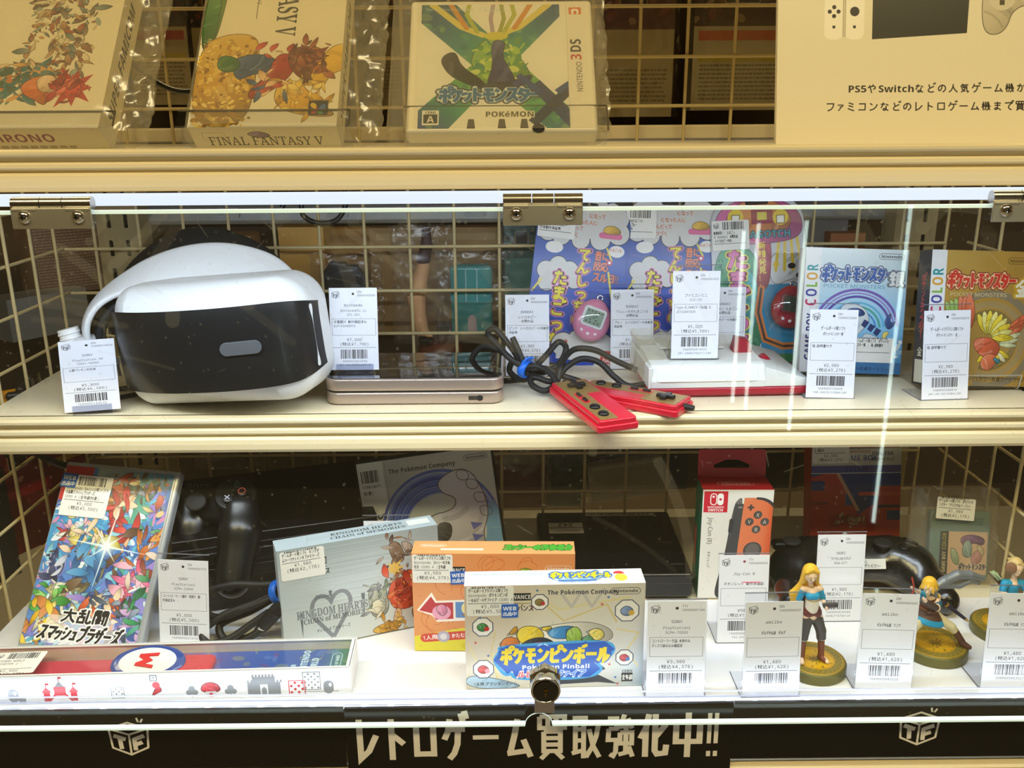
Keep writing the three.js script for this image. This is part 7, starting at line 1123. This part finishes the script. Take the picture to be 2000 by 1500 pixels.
{
  const t = thing('figurine', 'standing painted figurine with long yellow hair and blue top on a round olive base', 'figurine', [253, LOW, 655]);
  base(t, 26);
  const H = [-9.6, 87, 0.6];
  const legs = [[[-9.4, 48, 0], [-11, 36, 1.6], 4.3, 3.3], [[-11, 36, 1.6], [-11.6, 15.6, 3], 3.1, 2], [[-0.4, 48, -0.6], [3, 36, 0.8], 4.3, 3.3], [[3, 36, 0.8], [4.6, 15.6, 2], 3.1, 2]], feet = [[[-11.6, 12.6, 2], [-13, 11.2, 9.6], 2.2, 1.7], [[4.6, 12.6, 1], [8, 11.2, 8.6], 2.2, 1.7]];
  const torso = [[[-5.4, 50, -0.4], [-6, 60, -0.2], 5.2, 4], [[-6, 60, -0.2], [-7.4, 71, 0], 4, 4.6], [[-14, 73.4, -0.4], [-1.2, 73.4, -0.6], 2.6, 2.6], [[-9.6, 69, 3], [-4.8, 69, 3], 2.4, 2.4]];
  const arms = [[[-14.4, 73.4, -0.4], [-17.2, 63.6, -0.6], 2.2, 1.7], [[-17.2, 63.6, -0.6], [-16.6, 55.6, 2.6], 1.7, 1.2], [[-0.8, 73.4, -0.6], [2.4, 64, -0.4], 2.2, 1.7], [[2.4, 64, -0.4], [1, 62.6, 8], 1.7, 1.2]];
  const head = [[[-9.6, 87.6, 0.2], [-9.6, 87, 0.4], 5.5, 5.5], [[-9.6, 85, 1.2], [-9.6, 82.4, 2.2], 4.4, 2.2], [[-9.6, 81, 0], [-8, 75, 0], 2, 2], [[-9.6, 85.6, 5.4], [-9.6, 84.8, 6.2], 0.6, 0.7], [[-15, 86, 0], [-15, 87.2, -0.2], 0.8, 0.9], [[-4.2, 86, 0], [-4.2, 87.2, -0.2], 0.8, 0.9]];
  const b = put('body', fieldMesh([...legs, ...feet, ...torso, ...arms, ...head, ...handBones([-16.6, 55.6, 2.6], [0.1, -1, 0.3], [0.4, 0, 1], 0.85), ...handBones([1, 62.6, 8], [0.3, 0, 1], [0, 1, 0.1], 0.85, 0.9)], { cell: 0.62, blend: 0.8 }), SKIN, t);
  face(t, b, [-9.6, 86.2, 1.1], [0, -0.12, 1], 0.94);
  put('hair', [fieldMesh([[[-9.6, 89.4, -1.4], [-9.6, 88, -2], 6.3, 6.2], [[-14.6, 88, 1], [-15.2, 80, -1], 1.7, 2], [[-4.6, 88, 1], [-3.6, 78, -2], 1.7, 2], [[-10, 86, -5], [-12, 74, -6], 5, 4.4], [[-12, 74, -6], [-17, 64, -8], 4.4, 4], [[-17, 64, -8], [-17.4, 52, -9], 4, 2], [[-12, 76, -6.6], [-20.4, 66, -7.6], 3, 2.6], [[-20.4, 66, -7.6], [-19, 53, -9], 2.6, 1.2], [[-6, 80, -5], [1.6, 70, -5.6], 3, 2.4], [[1.6, 70, -5.6], [1, 60, -6], 2.4, 1.4], [[-14, 90.4, 3.4], [-9.6, 93, 3.6], 1.5, 1.6], [[-5, 90.4, 3.4], [-9.6, 93, 3.6], 1.5, 1.6]], { cell: 0.7, blend: 1 })], HAIR, t);
  put('top', fieldMesh(off([[[-6.6, 66.4, 0], [-7.2, 69.6, 0.2], 4.2, 4.4], [[-10, 69, 3], [-4.6, 69, 3], 2.5, 2.5], [[-14.2, 73, -0.4], [-17, 64.6, -0.6], 2.2, 1.9], [[-1, 73, -0.6], [2.2, 65.2, -0.4], 2.2, 1.9]], 0.5), { cell: 0.6, blend: 0.9 }), TEAL, t);
  put('bodice', fieldMesh([[[-6.1, 56.6, -0.1], [-6.5, 64, 0.1], 5.5, 5.4]], { cell: 0.6, blend: 0.5 }), paint(0xece5d4), t);
  put('top_trim', [new THREE.TorusGeometry(4.9, 0.5, 8, 28).rotateX(Math.PI / 2).translate(-6.5, 65.2, 0.2)], GOLD, t);
  put('belt', fieldMesh([[[-8.4, 52.6, -0.3], [-2.6, 52.6, -0.3], 5, 5], [[-7.6, 55, -0.3], [-3.4, 55.4, -0.3], 4.6, 4.6]], { cell: 0.6, blend: 0.6 }), paint(0x6b3430), t);
  put('trousers', fieldMesh(off([[[-9, 46.6, -0.2], [-11, 36, 1.6], 4.8, 3.8], [[-11, 36, 1.6], [-11.4, 30, 2], 3.8, 3.6], [[-1, 46.6, -0.4], [3, 36, 0.8], 4.8, 3.8], [[3, 36, 0.8], [3.6, 30, 1.2], 3.8, 3.6], [[-7.4, 48, -0.4], [-2.6, 48, -0.4], 4.4, 4.4]], 0.3), { cell: 0.62, blend: 0.8 }), paint(0x4a4744), t);
  put('cuff', [[-11.4, 29.2, 2], [3.7, 29.2, 1.2]].map(([x, y, z]) => new THREE.TorusGeometry(3, 0.9, 8, 20).rotateX(Math.PI / 2).translate(x, y, z)), paint(0xd9cfb4), t);
  put('boot', fieldMesh(off([[[-11.5, 28, 2.2], [-11.6, 14.6, 3], 2.6, 2.2], [[-11.6, 12.2, 2.2], [-12.6, 11.2, 7.2], 2.3, 1.9], [[3.8, 28, 1.4], [4.6, 14.6, 2], 2.6, 2.2], [[4.6, 12.2, 1.2], [7, 11.2, 6.8], 2.3, 1.9]], 0.25), { cell: 0.6, blend: 0.7 }), BOOT, t);
  put('held_slab', rbox(2.2, 4.4, 12, 0.9).rotateY(R(62)).rotateZ(R(22)).translate(4, 66, 12), paint(0x4a4440), t);
  put('necklace', new THREE.TorusGeometry(2.3, 0.35, 6, 20).rotateX(R(70)).translate(-8.2, 76.4, 0.2), GOLD, t);
}
{
  const t = thing('figurine', 'lunging painted figurine in a brown tunic with a long grey scarf streaming out', 'figurine', [363, LOW, 678], { yaw: 0 });
  base(t, 27.5);
  const legs = [[[-14, 36, 4], [-22, 31, 10], 4.2, 3.2], [[-22, 31, 10], [-21, 15, 3], 3, 2], [[-2, 35, 0], [10, 27, 6], 4.3, 3.3], [[10, 27, 6], [19, 15.6, 9], 3.1, 2]], feet = [[[-21, 12.6, 3], [-25, 11.2, 8], 2.2, 1.7], [[19, 14, 9], [24.4, 11.4, 13], 2.2, 1.6]];
  const torso = [[[-9, 37, 1], [-9.4, 45, 2], 5, 4.6], [[-9.4, 45, 2], [-11, 55, 4], 4.8, 5], [[-18, 58, 7], [-4, 54, 2], 3, 3]];
  const arms = [[[-18, 58, 7], [-25, 64, 12], 2.5, 2], [[-25, 64, 12], [-32, 70, 18], 2, 1.3], [[-4, 53.4, 3], [-8, 49, 13], 2.7, 2.4], [[-8, 49, 13], [-22, 60, 20], 2.4, 1.6]];
  const head = [[[-13.2, 65.6, 5], [-13.2, 65, 5.4], 5.4, 5.4], [[-14.4, 63, 7], [-15.2, 60.8, 8.4], 4, 2.2], [[-12.6, 60, 4], [-11, 55, 3.6], 2.2, 2.3], [[-16.6, 63, 10], [-17, 62.2, 10.6], 0.6, 0.7], [[-8.4, 64.4, 3], [-8.2, 65.6, 2.8], 0.8, 0.9]];
  const b = put('body', fieldMesh([...legs, ...feet, ...torso, ...arms, ...head, ...handBones([-32, 70, 18], [-0.8, 0.5, 0.4], [0, 0.4, 1], 0.85, 1), ...handBones([-22, 60, 20], [-0.8, 0.7, 0.2], [0, 0.4, 1], 0.85, 1)], { cell: 0.66, blend: 0.8 }), SKIN, t);
  face(t, b, [-13.6, 64, 5.8], [-0.5, -0.35, 0.9], 0.9);
  const strands = [];
  for (let k = 0; k < 9; k++) { const a = k * 0.72, q = k % 3; strands.push([[-13 + Math.cos(a) * 2.6, 68 + q, 5 + Math.sin(a) * 2.6], [-13 + Math.cos(a) * 6.6, 66.4 - q * 2.2, 5 + Math.sin(a) * 6.4], 2.2, 0.8]); }
  put('hair', fieldMesh([[[-12.6, 67.6, 4], [-12.4, 67, 4.4], 5.8, 5.8], ...strands, [[-8, 66, 2], [-3, 63, 1], 2, 0.7], [[-9, 61, 4], [-4, 56.4, 7], 1.8, 0.8]], { cell: 0.62, blend: 0.6 }), HAIR, t);
  put('scarf', [fieldMesh([[[-14, 58.6, 5], [-8, 57.4, 5], 3.4, 3.4], [[-8, 59, 0], [3, 64, -4], 3, 4], [[3, 64, -4], [16, 68, -8], 4, 4.2], [[16, 68, -8], [28, 67, -10], 4.2, 3.6], [[28, 67, -10], [40, 62.6, -12], 3.6, 2.4], [[4, 61, -3], [18, 59, -6], 2.6, 2.4], [[18, 59, -6], [30, 62, -9], 2.4, 1.8], [[30, 62, -9], [37, 58.6, -10], 1.8, 1.2]], { cell: 0.8, blend: 1.1 })], std(0x80868c, 0.35, { metalness: 0.25 }), t);
  put('tunic', fieldMesh(off([[[-9.4, 45, 2], [-10.6, 53, 3.6], 4.8, 5], [[-9, 37.6, 1], [-9.2, 42, 1.6], 6, 5.2]], 0.5), { cell: 0.66, blend: 0.9 }), LEATHER, t);
  put('skirt', [lathe([[5, 8], [7, 4], [10.4, 0.6], [12.4, -2.4], [13, -3.4], [11.8, -3.2], [6, 0]], 36).scale(1.1, 1, 0.86).rotateZ(R(-13)).translate(-9, 36.4, 2)], paint(0x5a3a2c), t);
  put('skirt_hem', [lathe([[11.2, -0.4], [13.4, -3.6], [13.6, -5], [12.2, -4]], 36).scale(1.1, 1, 0.86).rotateZ(R(-13)).translate(-9, 36.4, 2)], TEAL, t);
  put('belt', [new THREE.TorusGeometry(6.2, 1.3, 10, 32).scale(1.05, 0.95, 1.2).rotateX(Math.PI / 2).rotateZ(R(-8)).translate(-9.2, 42, 1.6), box(3, 2.6, 1, -12, 42.4, 8.4)], paint(0x6a4028), t);
  put('sleeve', fieldMesh(off([[[-18, 58, 7], [-24, 63, 11.4], 2.7, 2.3]], 0.4), { cell: 0.6, blend: 0.5 }), TEAL, t);
  put('shoulder_guard', [new THREE.TorusGeometry(3.4, 0.9, 10, 28).rotateY(R(40)).rotateZ(R(-20)).translate(-4.8, 49.8, 9), new THREE.SphereGeometry(3.2, 20, 14).scale(1.1, 1, 0.8).translate(-6, 50, 10)], DARKTEAL, t);
  put('arm_guard', fieldMesh(off([[[-10, 50.4, 14], [-21, 59.2, 19.6], 2.5, 1.9]], 0.4), { cell: 0.6, blend: 0.5 }), paint(0x4e3b30), t);
  put('trousers', fieldMesh(off([[[-14, 35.4, 4], [-22, 31, 10], 4.2, 3.3], [[-22, 31, 10], [-21.6, 26, 7], 3.3, 2.9], [[-3, 35, 0.4], [10, 27, 6], 4.3, 3.4], [[10, 27, 6], [12.6, 24, 7], 3.3, 3]], 0.3), { cell: 0.66, blend: 0.7 }), paint(0xd6c795), t);
  put('boot', fieldMesh(off([[[-21.6, 26, 7], [-21, 14.6, 3], 2.8, 2.2], [[-21, 12.6, 3], [-25, 11.4, 8], 2.3, 1.8], [[12.4, 24.4, 7], [19, 15.4, 9], 2.9, 2.3], [[19, 14, 9], [24, 11.6, 13], 2.3, 1.7]], 0.3), { cell: 0.66, blend: 0.7 }), paint(0x5e3a24), t);
  put('scabbard', [new THREE.CylinderGeometry(2, 1.4, 27, 10).scale(1, 1, 0.6).rotateZ(R(52)).translate(16.5, 36, -5)], paint(0x23233c), t);
  put('scabbard_tip', [new THREE.CylinderGeometry(1.6, 0.5, 5, 10).scale(1, 1, 0.6).rotateZ(R(52)).translate(28.8, 26.4, -5), cyl(2.3, 2.3, 1.4, 12).rotateZ(R(52)).translate(9, 41.8, -5)], GOLD, t);
  put('bow', [tube([[-36, 82, 20], [-35, 77, 22], [-34, 72, 22], [-36, 66, 22], [-40, 62, 20]], 0.7, 30, 6)], paint(0xb23a2e), t);
  put('clear_prop', [rbox(8, 5, 4, 1.4, 12, 14, 8), rbox(5, 6, 4, 1.4, -17, 13, 4)], clear({ roughness: 0.06 }), t);
}
{
  const t = thing('figurine', 'painted figurine in blue with pale green arrow feathers, partly past the side panel', 'figurine', [437, LOW, 706]);
  base(t, 26);
  const legs = [[[-1, 26, 0], [-5, 19, 6], 4, 3.2], [[-5, 19, 6], [-6, 12, 0], 3, 2.2], [[5, 26, 0], [10, 19, 5], 4, 3.2], [[10, 19, 5], [11, 12, -1], 3, 2.2], [[-6, 11.4, 0], [-6.6, 11.2, 6], 2.2, 1.6], [[11, 11.4, -1], [12, 11.2, 5], 2.2, 1.6]];
  const torso = [[[2, 27, 0], [2, 38, 0.6], 5, 4.8], [[2, 38, 0.6], [2, 48, 1.6], 4.8, 5], [[-4.6, 50, 1.6], [8.6, 50, 1.6], 3, 3]], arms = [[[-5, 50, 1.6], [-8, 43, 5], 2.6, 2], [[-8, 43, 5], [-2, 40, 11], 2, 1.4], [[9, 50, 1.6], [13, 44, 5], 2.6, 2], [[13, 44, 5], [8, 42, 11], 2, 1.4]];
  const head = [[[2, 66, 2], [2, 65.4, 2.4], 5.6, 5.6], [[2, 63, 4], [2, 60.8, 5.4], 4.2, 2.3], [[2, 59, 2], [2, 52, 1.8], 2.2, 2.4], [[2, 63.4, 7.6], [2, 62.6, 8.2], 0.6, 0.7]];
  const b = put('body', fieldMesh([...legs, ...torso, ...arms, ...head, ...handBones([-2, 40, 11], [0.8, 0, 0.6], [0, 1, 0], 0.85), ...handBones([8, 42, 11], [-0.8, 0, 0.6], [0, 1, 0], 0.85)], { cell: 0.66, blend: 0.8 }), SKIN, t);
  face(t, b, [2, 64.4, 2.9], [0.2, -0.1, 1], 0.92);
  put('hair', fieldMesh([[[2, 68, 0.6], [2, 67, 0.4], 6, 6], ...[0, 1, 2, 3, 4, 5, 6, 7].map((k) => [[2 + Math.cos(k * 0.8) * 3, 69, 1 + Math.sin(k * 0.8) * 3], [2 + Math.cos(k * 0.8) * 7, 67 + (k % 3) * 2, 1 + Math.sin(k * 0.8) * 6], 2, 0.7])], { cell: 0.66, blend: 0.6 }), paint(0xd9bd7c), t);
  put('ear_guard', lathe([[0, 1.6], [4.2, 1.4], [5, 0], [4.2, -1.2], [0, -1.2]], 28).rotateX(R(80)).rotateY(R(-30)).translate(-3.4, 66, 4.6), paint(0x8a6448), t);
  put('tunic', fieldMesh(off([[[2, 31, 0], [2, 38, 0.6], 5.8, 5], [[2, 38, 0.6], [2, 47, 1.4], 4.8, 5], [[-4.4, 49.6, 1.6], [8.4, 49.6, 1.6], 3, 3], [[-5, 49.6, 1.6], [-7.4, 44.4, 4.2], 2.7, 2.4], [[9, 49.6, 1.6], [12.4, 45, 4.2], 2.7, 2.4]], 0.5), { cell: 0.66, blend: 0.9 }), TEAL, t);
  put('trousers', fieldMesh(off([[[-0.6, 26, 0.2], [-5, 19, 6], 4, 3.4], [[4.6, 26, 0.2], [10, 19, 5], 4, 3.4]], 0.4), { cell: 0.7, blend: 0.7 }), paint(0xcabb8c), t);
  put('boot', fieldMesh(off([[[-5.2, 17, 4.4], [-6, 12, 0], 2.8, 2.3], [[-6, 11.6, 0], [-6.6, 11.4, 5.6], 2.3, 1.7], [[10.2, 17, 3.4], [11, 12, -1], 2.8, 2.3], [[11, 11.6, -1], [12, 11.4, 4.6], 2.3, 1.7]], 0.3), { cell: 0.7, blend: 0.6 }), paint(0x5e3a24), t);
  put('quiver', cyl(3.2, 2.6, 18, 18).rotateZ(R(38)).translate(-4, 46, -4), LEATHER, t);
  for (let k = 0; k < 6; k++) put('arrow_feather', smoothPlate(poly([[0, 0], [1.6, 1.4], [1.8, 8], [0.4, 11], [-1.6, 8.4], [-1.4, 1.2]]), 0.8, 0.2).rotateY(k * 1.1).rotateZ(R(34 + (k % 3) * 9)).translate(-8.6 + (k % 2) * 1.6, 50 + (k % 3), -4 + k * 0.8), paint(0xb9cfa4), t);
}
// ---------------------------------------------------------------- what shows through the wire: the other side of the gondola and its neighbours
const bagDust = clear({ roughness: 0.26, ior: 1.75 });
const dim = (hex) => '#' + [1, 3, 5].map((i) => Math.round(parseInt(hex.slice(i, i + 2), 16) * 0.78).toString(16).padStart(2, '0')).join('');  // darker colours for the upper packages, in place of dimness behind the wire
function parcel(label, X, H, d, w, h, t, look, { yaw = 0, roll = 0, bag = 0, name = 'hanging_package', category = 'package' } = {}) {
  const o = thing(name, label, category, [X, H, d], { yaw, roll });
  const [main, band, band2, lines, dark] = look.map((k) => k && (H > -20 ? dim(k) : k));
  const m = !band && !lines && !dark ? new THREE.MeshStandardMaterial({ color: main, roughness: 0.6 }) : printed(w, h, Math.min(5, 400 / Math.max(w, h)), (c) => {
    fill(c, main, 0, 0, w, h); const q = rng(Math.round(X * 7 + H * 3 + 1000));
    if (dark) { fill(c, dark, 0, 0, w, h * 0.4); dapple(c, 0, 0, w, h * 0.38, 16, ['rgba(120,50,40,0.6)', 'rgba(20,16,14,0.7)', 'rgba(190,170,130,0.5)', 'rgba(150,90,40,0.5)'], 2, w * 0.1, 5); pill(c, 'rgba(30,20,16,0.9)', w * 0.3, h * 0.1, w * 0.34, h * 0.14, 1); pill(c, 'rgba(210,190,150,0.8)', w * 0.3, h * 0.1, w * 0.34, h * 0.14, 1, 0.6); }
    const y0 = dark ? h * 0.43 : h * 0.06;
    if (band) fill(c, band, w * 0.05, y0, w * 0.9, h * 0.07);
    if (band2) fill(c, band2, w * 0.05, y0 + h * 0.17, w * 0.9, h * 0.05);
    if (lines) { c.fillStyle = lines; for (let y = y0 + h * 0.24; y < h * 0.94; y += Math.max(2, h * 0.03)) { let x = w * 0.07; while (x < w * 0.88) { const k = 1 + q() * 5; c.globalAlpha = 0.75; c.fillRect(x, y, Math.min(k, w * 0.92 - x), Math.max(0.9, h * 0.012)); x += k + 0.9; } } c.globalAlpha = 1; }
  }, { roughness: 0.5 });
  const s = new THREE.MeshStandardMaterial({ color: dark || main, roughness: 0.6 });
  put('carton', new THREE.BoxGeometry(w, h, t).translate(0, h / 2, -t / 2), [s, s, s, s, m, s], o);
  if (bag) put('plastic_bag', bagGeometry(w, h, t, { seed: bag, left: 6, right: 9, gapZ: 3, amp: 3 }).translate(0, 0, -t), bagDust, o);
  return o;
}
{
  const t = thing('backing_board', 'dark brown board closing the far side of the gondola', 'board', [0, -480, 1105]);
  put('board_panel', [box(1500, 900, 6, 0, 450, -3)], std(0x4a3a26, 0.8), t);
}
{
  const t = thing('rear_rail', 'cream shelf rail seen through the wire below the hanging packages', 'shelf rail', [0, -17, 966]);
  put('rail_face', sweepX([[-20, 0], [0, 0], [1, -2], [1, -13], [-1, -15], [-20, -15]], 900), M.cream, t);
}
{
  const t = thing('price_rail', 'grey metal price rail seen through the wire below the light bar', 'price rail', [0, -99, 1004]);
  put('rail_face', sweepX([[-14, 0], [0, 0], [1.4, -1.4], [0, -3], [0, -16], [1.4, -18], [0, -20], [-14, -20]], 900), std(0xa9aaa6, 0.35, { metalness: 0.5 }), t);
  for (const x of [-302, -184, -34, 90]) { const c = put('label_clip', [smoothPlate(rrect(23, 11, 2), 1.2, 0.4).translate(x, -7.6, 1.6)], std(0xe2e4e4, 0.15, { transmission: 0.5, thickness: 0 }), t); put('clip_hole', lathe([[1.5, 0.2], [2.4, 0.5], [2.4, 0], [1.5, 0]], 20).rotateX(Math.PI / 2).translate(x - 7, -7.6, 2.9), std(0x8a8c8e, 0.3), c); }
}
// upper level
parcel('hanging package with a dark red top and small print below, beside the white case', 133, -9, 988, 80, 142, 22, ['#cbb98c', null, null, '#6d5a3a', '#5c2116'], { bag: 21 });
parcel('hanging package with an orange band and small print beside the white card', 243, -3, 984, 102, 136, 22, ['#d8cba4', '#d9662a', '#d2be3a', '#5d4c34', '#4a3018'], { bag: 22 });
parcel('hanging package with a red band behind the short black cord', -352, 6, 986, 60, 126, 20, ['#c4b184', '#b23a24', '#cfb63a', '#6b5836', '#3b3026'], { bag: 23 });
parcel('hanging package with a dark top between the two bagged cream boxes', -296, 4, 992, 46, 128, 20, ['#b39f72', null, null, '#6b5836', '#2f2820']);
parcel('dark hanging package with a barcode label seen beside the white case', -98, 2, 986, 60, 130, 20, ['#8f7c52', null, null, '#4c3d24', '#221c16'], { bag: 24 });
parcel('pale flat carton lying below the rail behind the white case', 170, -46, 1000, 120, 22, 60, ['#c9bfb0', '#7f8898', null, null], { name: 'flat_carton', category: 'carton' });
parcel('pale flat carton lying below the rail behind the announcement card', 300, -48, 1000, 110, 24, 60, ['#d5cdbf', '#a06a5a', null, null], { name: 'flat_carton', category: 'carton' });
// middle level
parcel('yellow ochre carton behind the wire above the handheld console', -228, -252, 1014, 50, 128, 40, ['#d9a650', null, null, null]);
parcel('tan carton behind the wire above the headset strap', -330, -200, 1020, 90, 66, 40, ['#b98a5a', '#8a6a4a', null, null]);
parcel('wide brown kraft carton behind the bagged teal device', -80, -236, 1034, 150, 108, 20, ['#a8834f', '#b89a68', null, null]);
parcel('large ochre kraft sheet behind the black bagged device', -160, -256, 1062, 150, 124, 20, ['#b88a44', '#a67a3a', null, null]);
parcel('dark green package behind the wire beside the first blue toy card', 18, -214, 990, 40, 96, 16, ['#4f7f6e', null, null, null, '#3f5a4e'], { bag: 25 });
parcel('grey carton behind the wire above the silver blue box', 318, -178, 1010, 120, 70, 40, ['#7d7a74', null, null, null]);
parcel('orange brown carton behind the wire above the silver blue box', 372, -186, 990, 38, 54, 30, ['#a8693a', null, null, null]);
parcel('brown carton low behind the wire above the silver blue box', 330, -226, 984, 100, 66, 20, ['#6e4a2c', '#5a3a22', null, null]);
function bagged(label, X, H, d, build, w, h, seed) { const t = thing('bagged_device', label, 'bagged toy', [X, H, d]); build(t); put('plastic_bag', bagGeometry(w, h, 16, { seed, left: 14, right: 18, gapZ: 4, amp: 4 }).translate(0, -8, -4), bagDust, t); }
bagged('black plastic device in a clear bag hanging behind the wire', -175, -226, 984, (t) => {
  put('device_body', smoothPlate(poly([[-22, 0], [22, 0], [22, 54], [14, 66], [4, 66], [2, 69], [-14, 70], [-22, 60]]), 14, 2), std(0x202225, 0.3), t);
  put('device_window', [rbox(10, 8, 1, 0.6, 12, 42, 14.2)], std(0x4a4d50, 0.3), t); put('device_screw', [cyl(2, 2, 1, 14).rotateX(Math.PI / 2).translate(14, 56, 14.2)], M.blackMatt, t);
}, 46, 70, 31);
bagged('teal plastic device in a clear bag hanging behind the wire', -38, -238, 984, (t) => {
  const teal = std(0x2f7d72, 0.22, { clearcoat: 0.6 });
  put('device_body', [smoothPlate(rrect(45, 78, 7, 0, 39), 14, 3, 4)], teal, t); put('device_grip', [rbox(46, 42, 10, 4, 0, 56, 12)], std(0x4a8f8c, 0.18, { clearcoat: 0.8 }), t);
  put('device_label', [plate(poly([[-5, 4], [5, 4], [4.6, 18], [2, 23], [-2, 23], [-4.6, 18]]), 0.5).translate(0, 0, 14)], std(0xa58f88, 0.4), t);
  put('device_rail', [-1, 1].map((s) => rbox(2, 36, 2, 0.8, s * 6, 56, 17)), std(0x8ab4b4, 0.15), t); put('device_screw', [[-17, 5], [17, 5], [16, 70]].map(([x, y]) => cyl(2, 2, 0.8, 14).rotateX(Math.PI / 2).translate(x, y, 14.2)), std(0x1d3f3a, 0.4), t);
}, 48, 84, 32);
bagged('flesh coloured doll leg with a dark red top in a clear bag behind the wire', -92, -240, 990, (t) => {
  put('doll_leg', fieldMesh([[[-2, 4, 8], [-4, 16, 9], 7, 8], [[-4, 16, 9], [-7, 44, 8], 7, 10], [[-7, 44, 8], [2, 78, 8], 10, 7], [[2, 2, 10], [6, 0, 16], 5, 4]], { cell: 1.6, blend: 2 }), std(0xd3a071, 0.45), t);
  put('doll_top', fieldMesh([[[2, 84, 8], [6, 100, 8], 7.4, 6.4], [[6, 100, 8], [6, 116, 8], 6, 5]], { cell: 1.6, blend: 2 }), std(0x3c1418, 0.5), t);
  put('doll_shoe', rbox(16, 8, 22, 3, 2, -3, 10), std(0x1f1a16, 0.5), t);
}, 40, 112, 33);
{
  const t = thing('round_lid', 'brown round lid low behind the wire grid over the handheld console', 'lid', [-76, -268, 1000]);
  put('lid_body', lathe([[0, 20], [14, 19.4], [22, 16], [26, 10], [27, 0], [0, 0]], 40), std(0x6e3a26, 0.4), t);
}
// lower level
parcel('dark red package in a clear bag behind the wire, low beside the grey covered case', 12, -452, 986, 66, 92, 16, ['#5a1f24', null, null, null, '#6a5a44'], { bag: 26 });
parcel('dark green package behind the wire above the thin black console', 66, -452, 990, 40, 98, 16, ['#2f3f38', null, null, null, '#3c4440'], { bag: 27 });
parcel('grey white package with a crumpled bag behind the wire above the thin black console', 142, -440, 986, 88, 46, 14, ['#9a9484', '#b5ae9c', null, null], { bag: 28, roll: 8 });
parcel('dark blue package behind the wire beside the red tabbed carton', 150, -440, 1010, 130, 110, 16, ['#242c38', null, null, null]);
parcel('brown package behind the wire above the black ridged console', -330, -400, 990, 60, 60, 16, ['#5a4030', '#7a5a34', null, null], { bag: 29 });
parcel('cream and green package behind the wire above the black ridged console', -255, -410, 992, 66, 66, 16, ['#7d7458', '#b59a4a', '#4f6a4a', '#3b3626']);
parcel('dark package with a creased bag behind the wire over the ridged console', -170, -400, 988, 80, 62, 16, ['#4a3b2a', '#6a573a', null, null], { bag: 30 });
parcel('dark brown package behind the wire beside the red and blue box', 290, -440, 1000, 110, 100, 16, ['#332a22', '#4a3d2e', null, null]);
parcel('ochre package low behind the wire beside the red tabbed carton', 264, -446, 984, 50, 40, 12, ['#6e5426', null, null, null]);
// beyond the side panels
parcel('tall dark brown carton beyond the side panel, nearest the headset', -590, -470, 880, 120, 430, 100, ['#4f3a2c', '#6a5040', null, '#80684e', '#3d2a22'], { yaw: 68, name: 'neighbour_carton', category: 'carton' });
parcel('brown carton with pale small print beyond the side panel', -500, -200, 1040, 80, 110, 60, ['#6e5644', '#8a6a50', '#5a4436', '#a58f74'], { yaw: 40, name: 'neighbour_carton', category: 'carton' });
parcel('white carton edge with a barcode beyond the side panel', -512, -176, 870, 26, 92, 70, ['#cfc8bc', null, null, '#55504a'], { yaw: 60, name: 'neighbour_carton', category: 'carton' });
parcel('grey carton lying low beyond the side panel near the strap dial', -506, -238, 990, 90, 46, 40, ['#8f8d84', null, null, null], { yaw: 55, name: 'neighbour_carton', category: 'carton' });
parcel('dark red carton beyond the side panel beside the clear game case', -500, -440, 870, 60, 120, 40, ['#7d1420', '#a01c28', null, null, '#5a1018'], { yaw: 62, name: 'neighbour_carton', category: 'carton' });
parcel('black carton beyond the side panel beside the clear game case', -500, -440, 790, 60, 110, 40, ['#1c1a1c', '#3a3a3e', null, null], { yaw: 62, name: 'neighbour_carton', category: 'carton' });
parcel('red carton with gold bands beyond the side panel by the lower corner', -502, -470, 955, 60, 130, 40, ['#8a1a22', '#c9a23a', '#c9a23a', null], { yaw: 60, name: 'neighbour_carton', category: 'carton' });
{
  const t = thing('clear_tray', 'clear tray of yellow toy pieces beyond the side panel by the headset', 'tray', [-512, -292, 878], { yaw: 10 });
  put('tray_floor', box(84, 2, 90, 0, 1, 0), std(0x77202a, 0.4), t);
  put('tray_side', [new THREE.PlaneGeometry(84, 40).translate(0, 22, 44), new THREE.PlaneGeometry(90, 40).rotateY(Math.PI / 2).translate(42, 22, 0), new THREE.PlaneGeometry(84, 40).rotateX(-0.5).translate(0, 34, -34)], M.acrylic, t);
  const q = rng(8); for (let k = 0; k < 9; k++) { const x = (q() - 0.5) * 60, z = (q() - 0.5) * 66, a = q() * 3; put('toy_piece', [rbox(34, 9, 10, 4).rotateY(a).translate(x, 7 + (k % 3) * 7, z), rbox(12, 12, 8, 3).rotateY(a).translate(x + Math.cos(a) * 14, 9 + (k % 3) * 7, z - Math.sin(a) * 14)], std([0xd9a516, 0xc98f10, 0x2a2a28][k % 3], 0.35), t); }
}
{
  const t = thing('dark_curtain', 'dark brown board beyond the side panel by the gold box', 'board', [640, -480, 900]);
  put('board_panel', [box(6, 640, 620, 0, 320, 0)], std(0x4a3524, 0.75), t);
}
renderer.render(scene, camera);
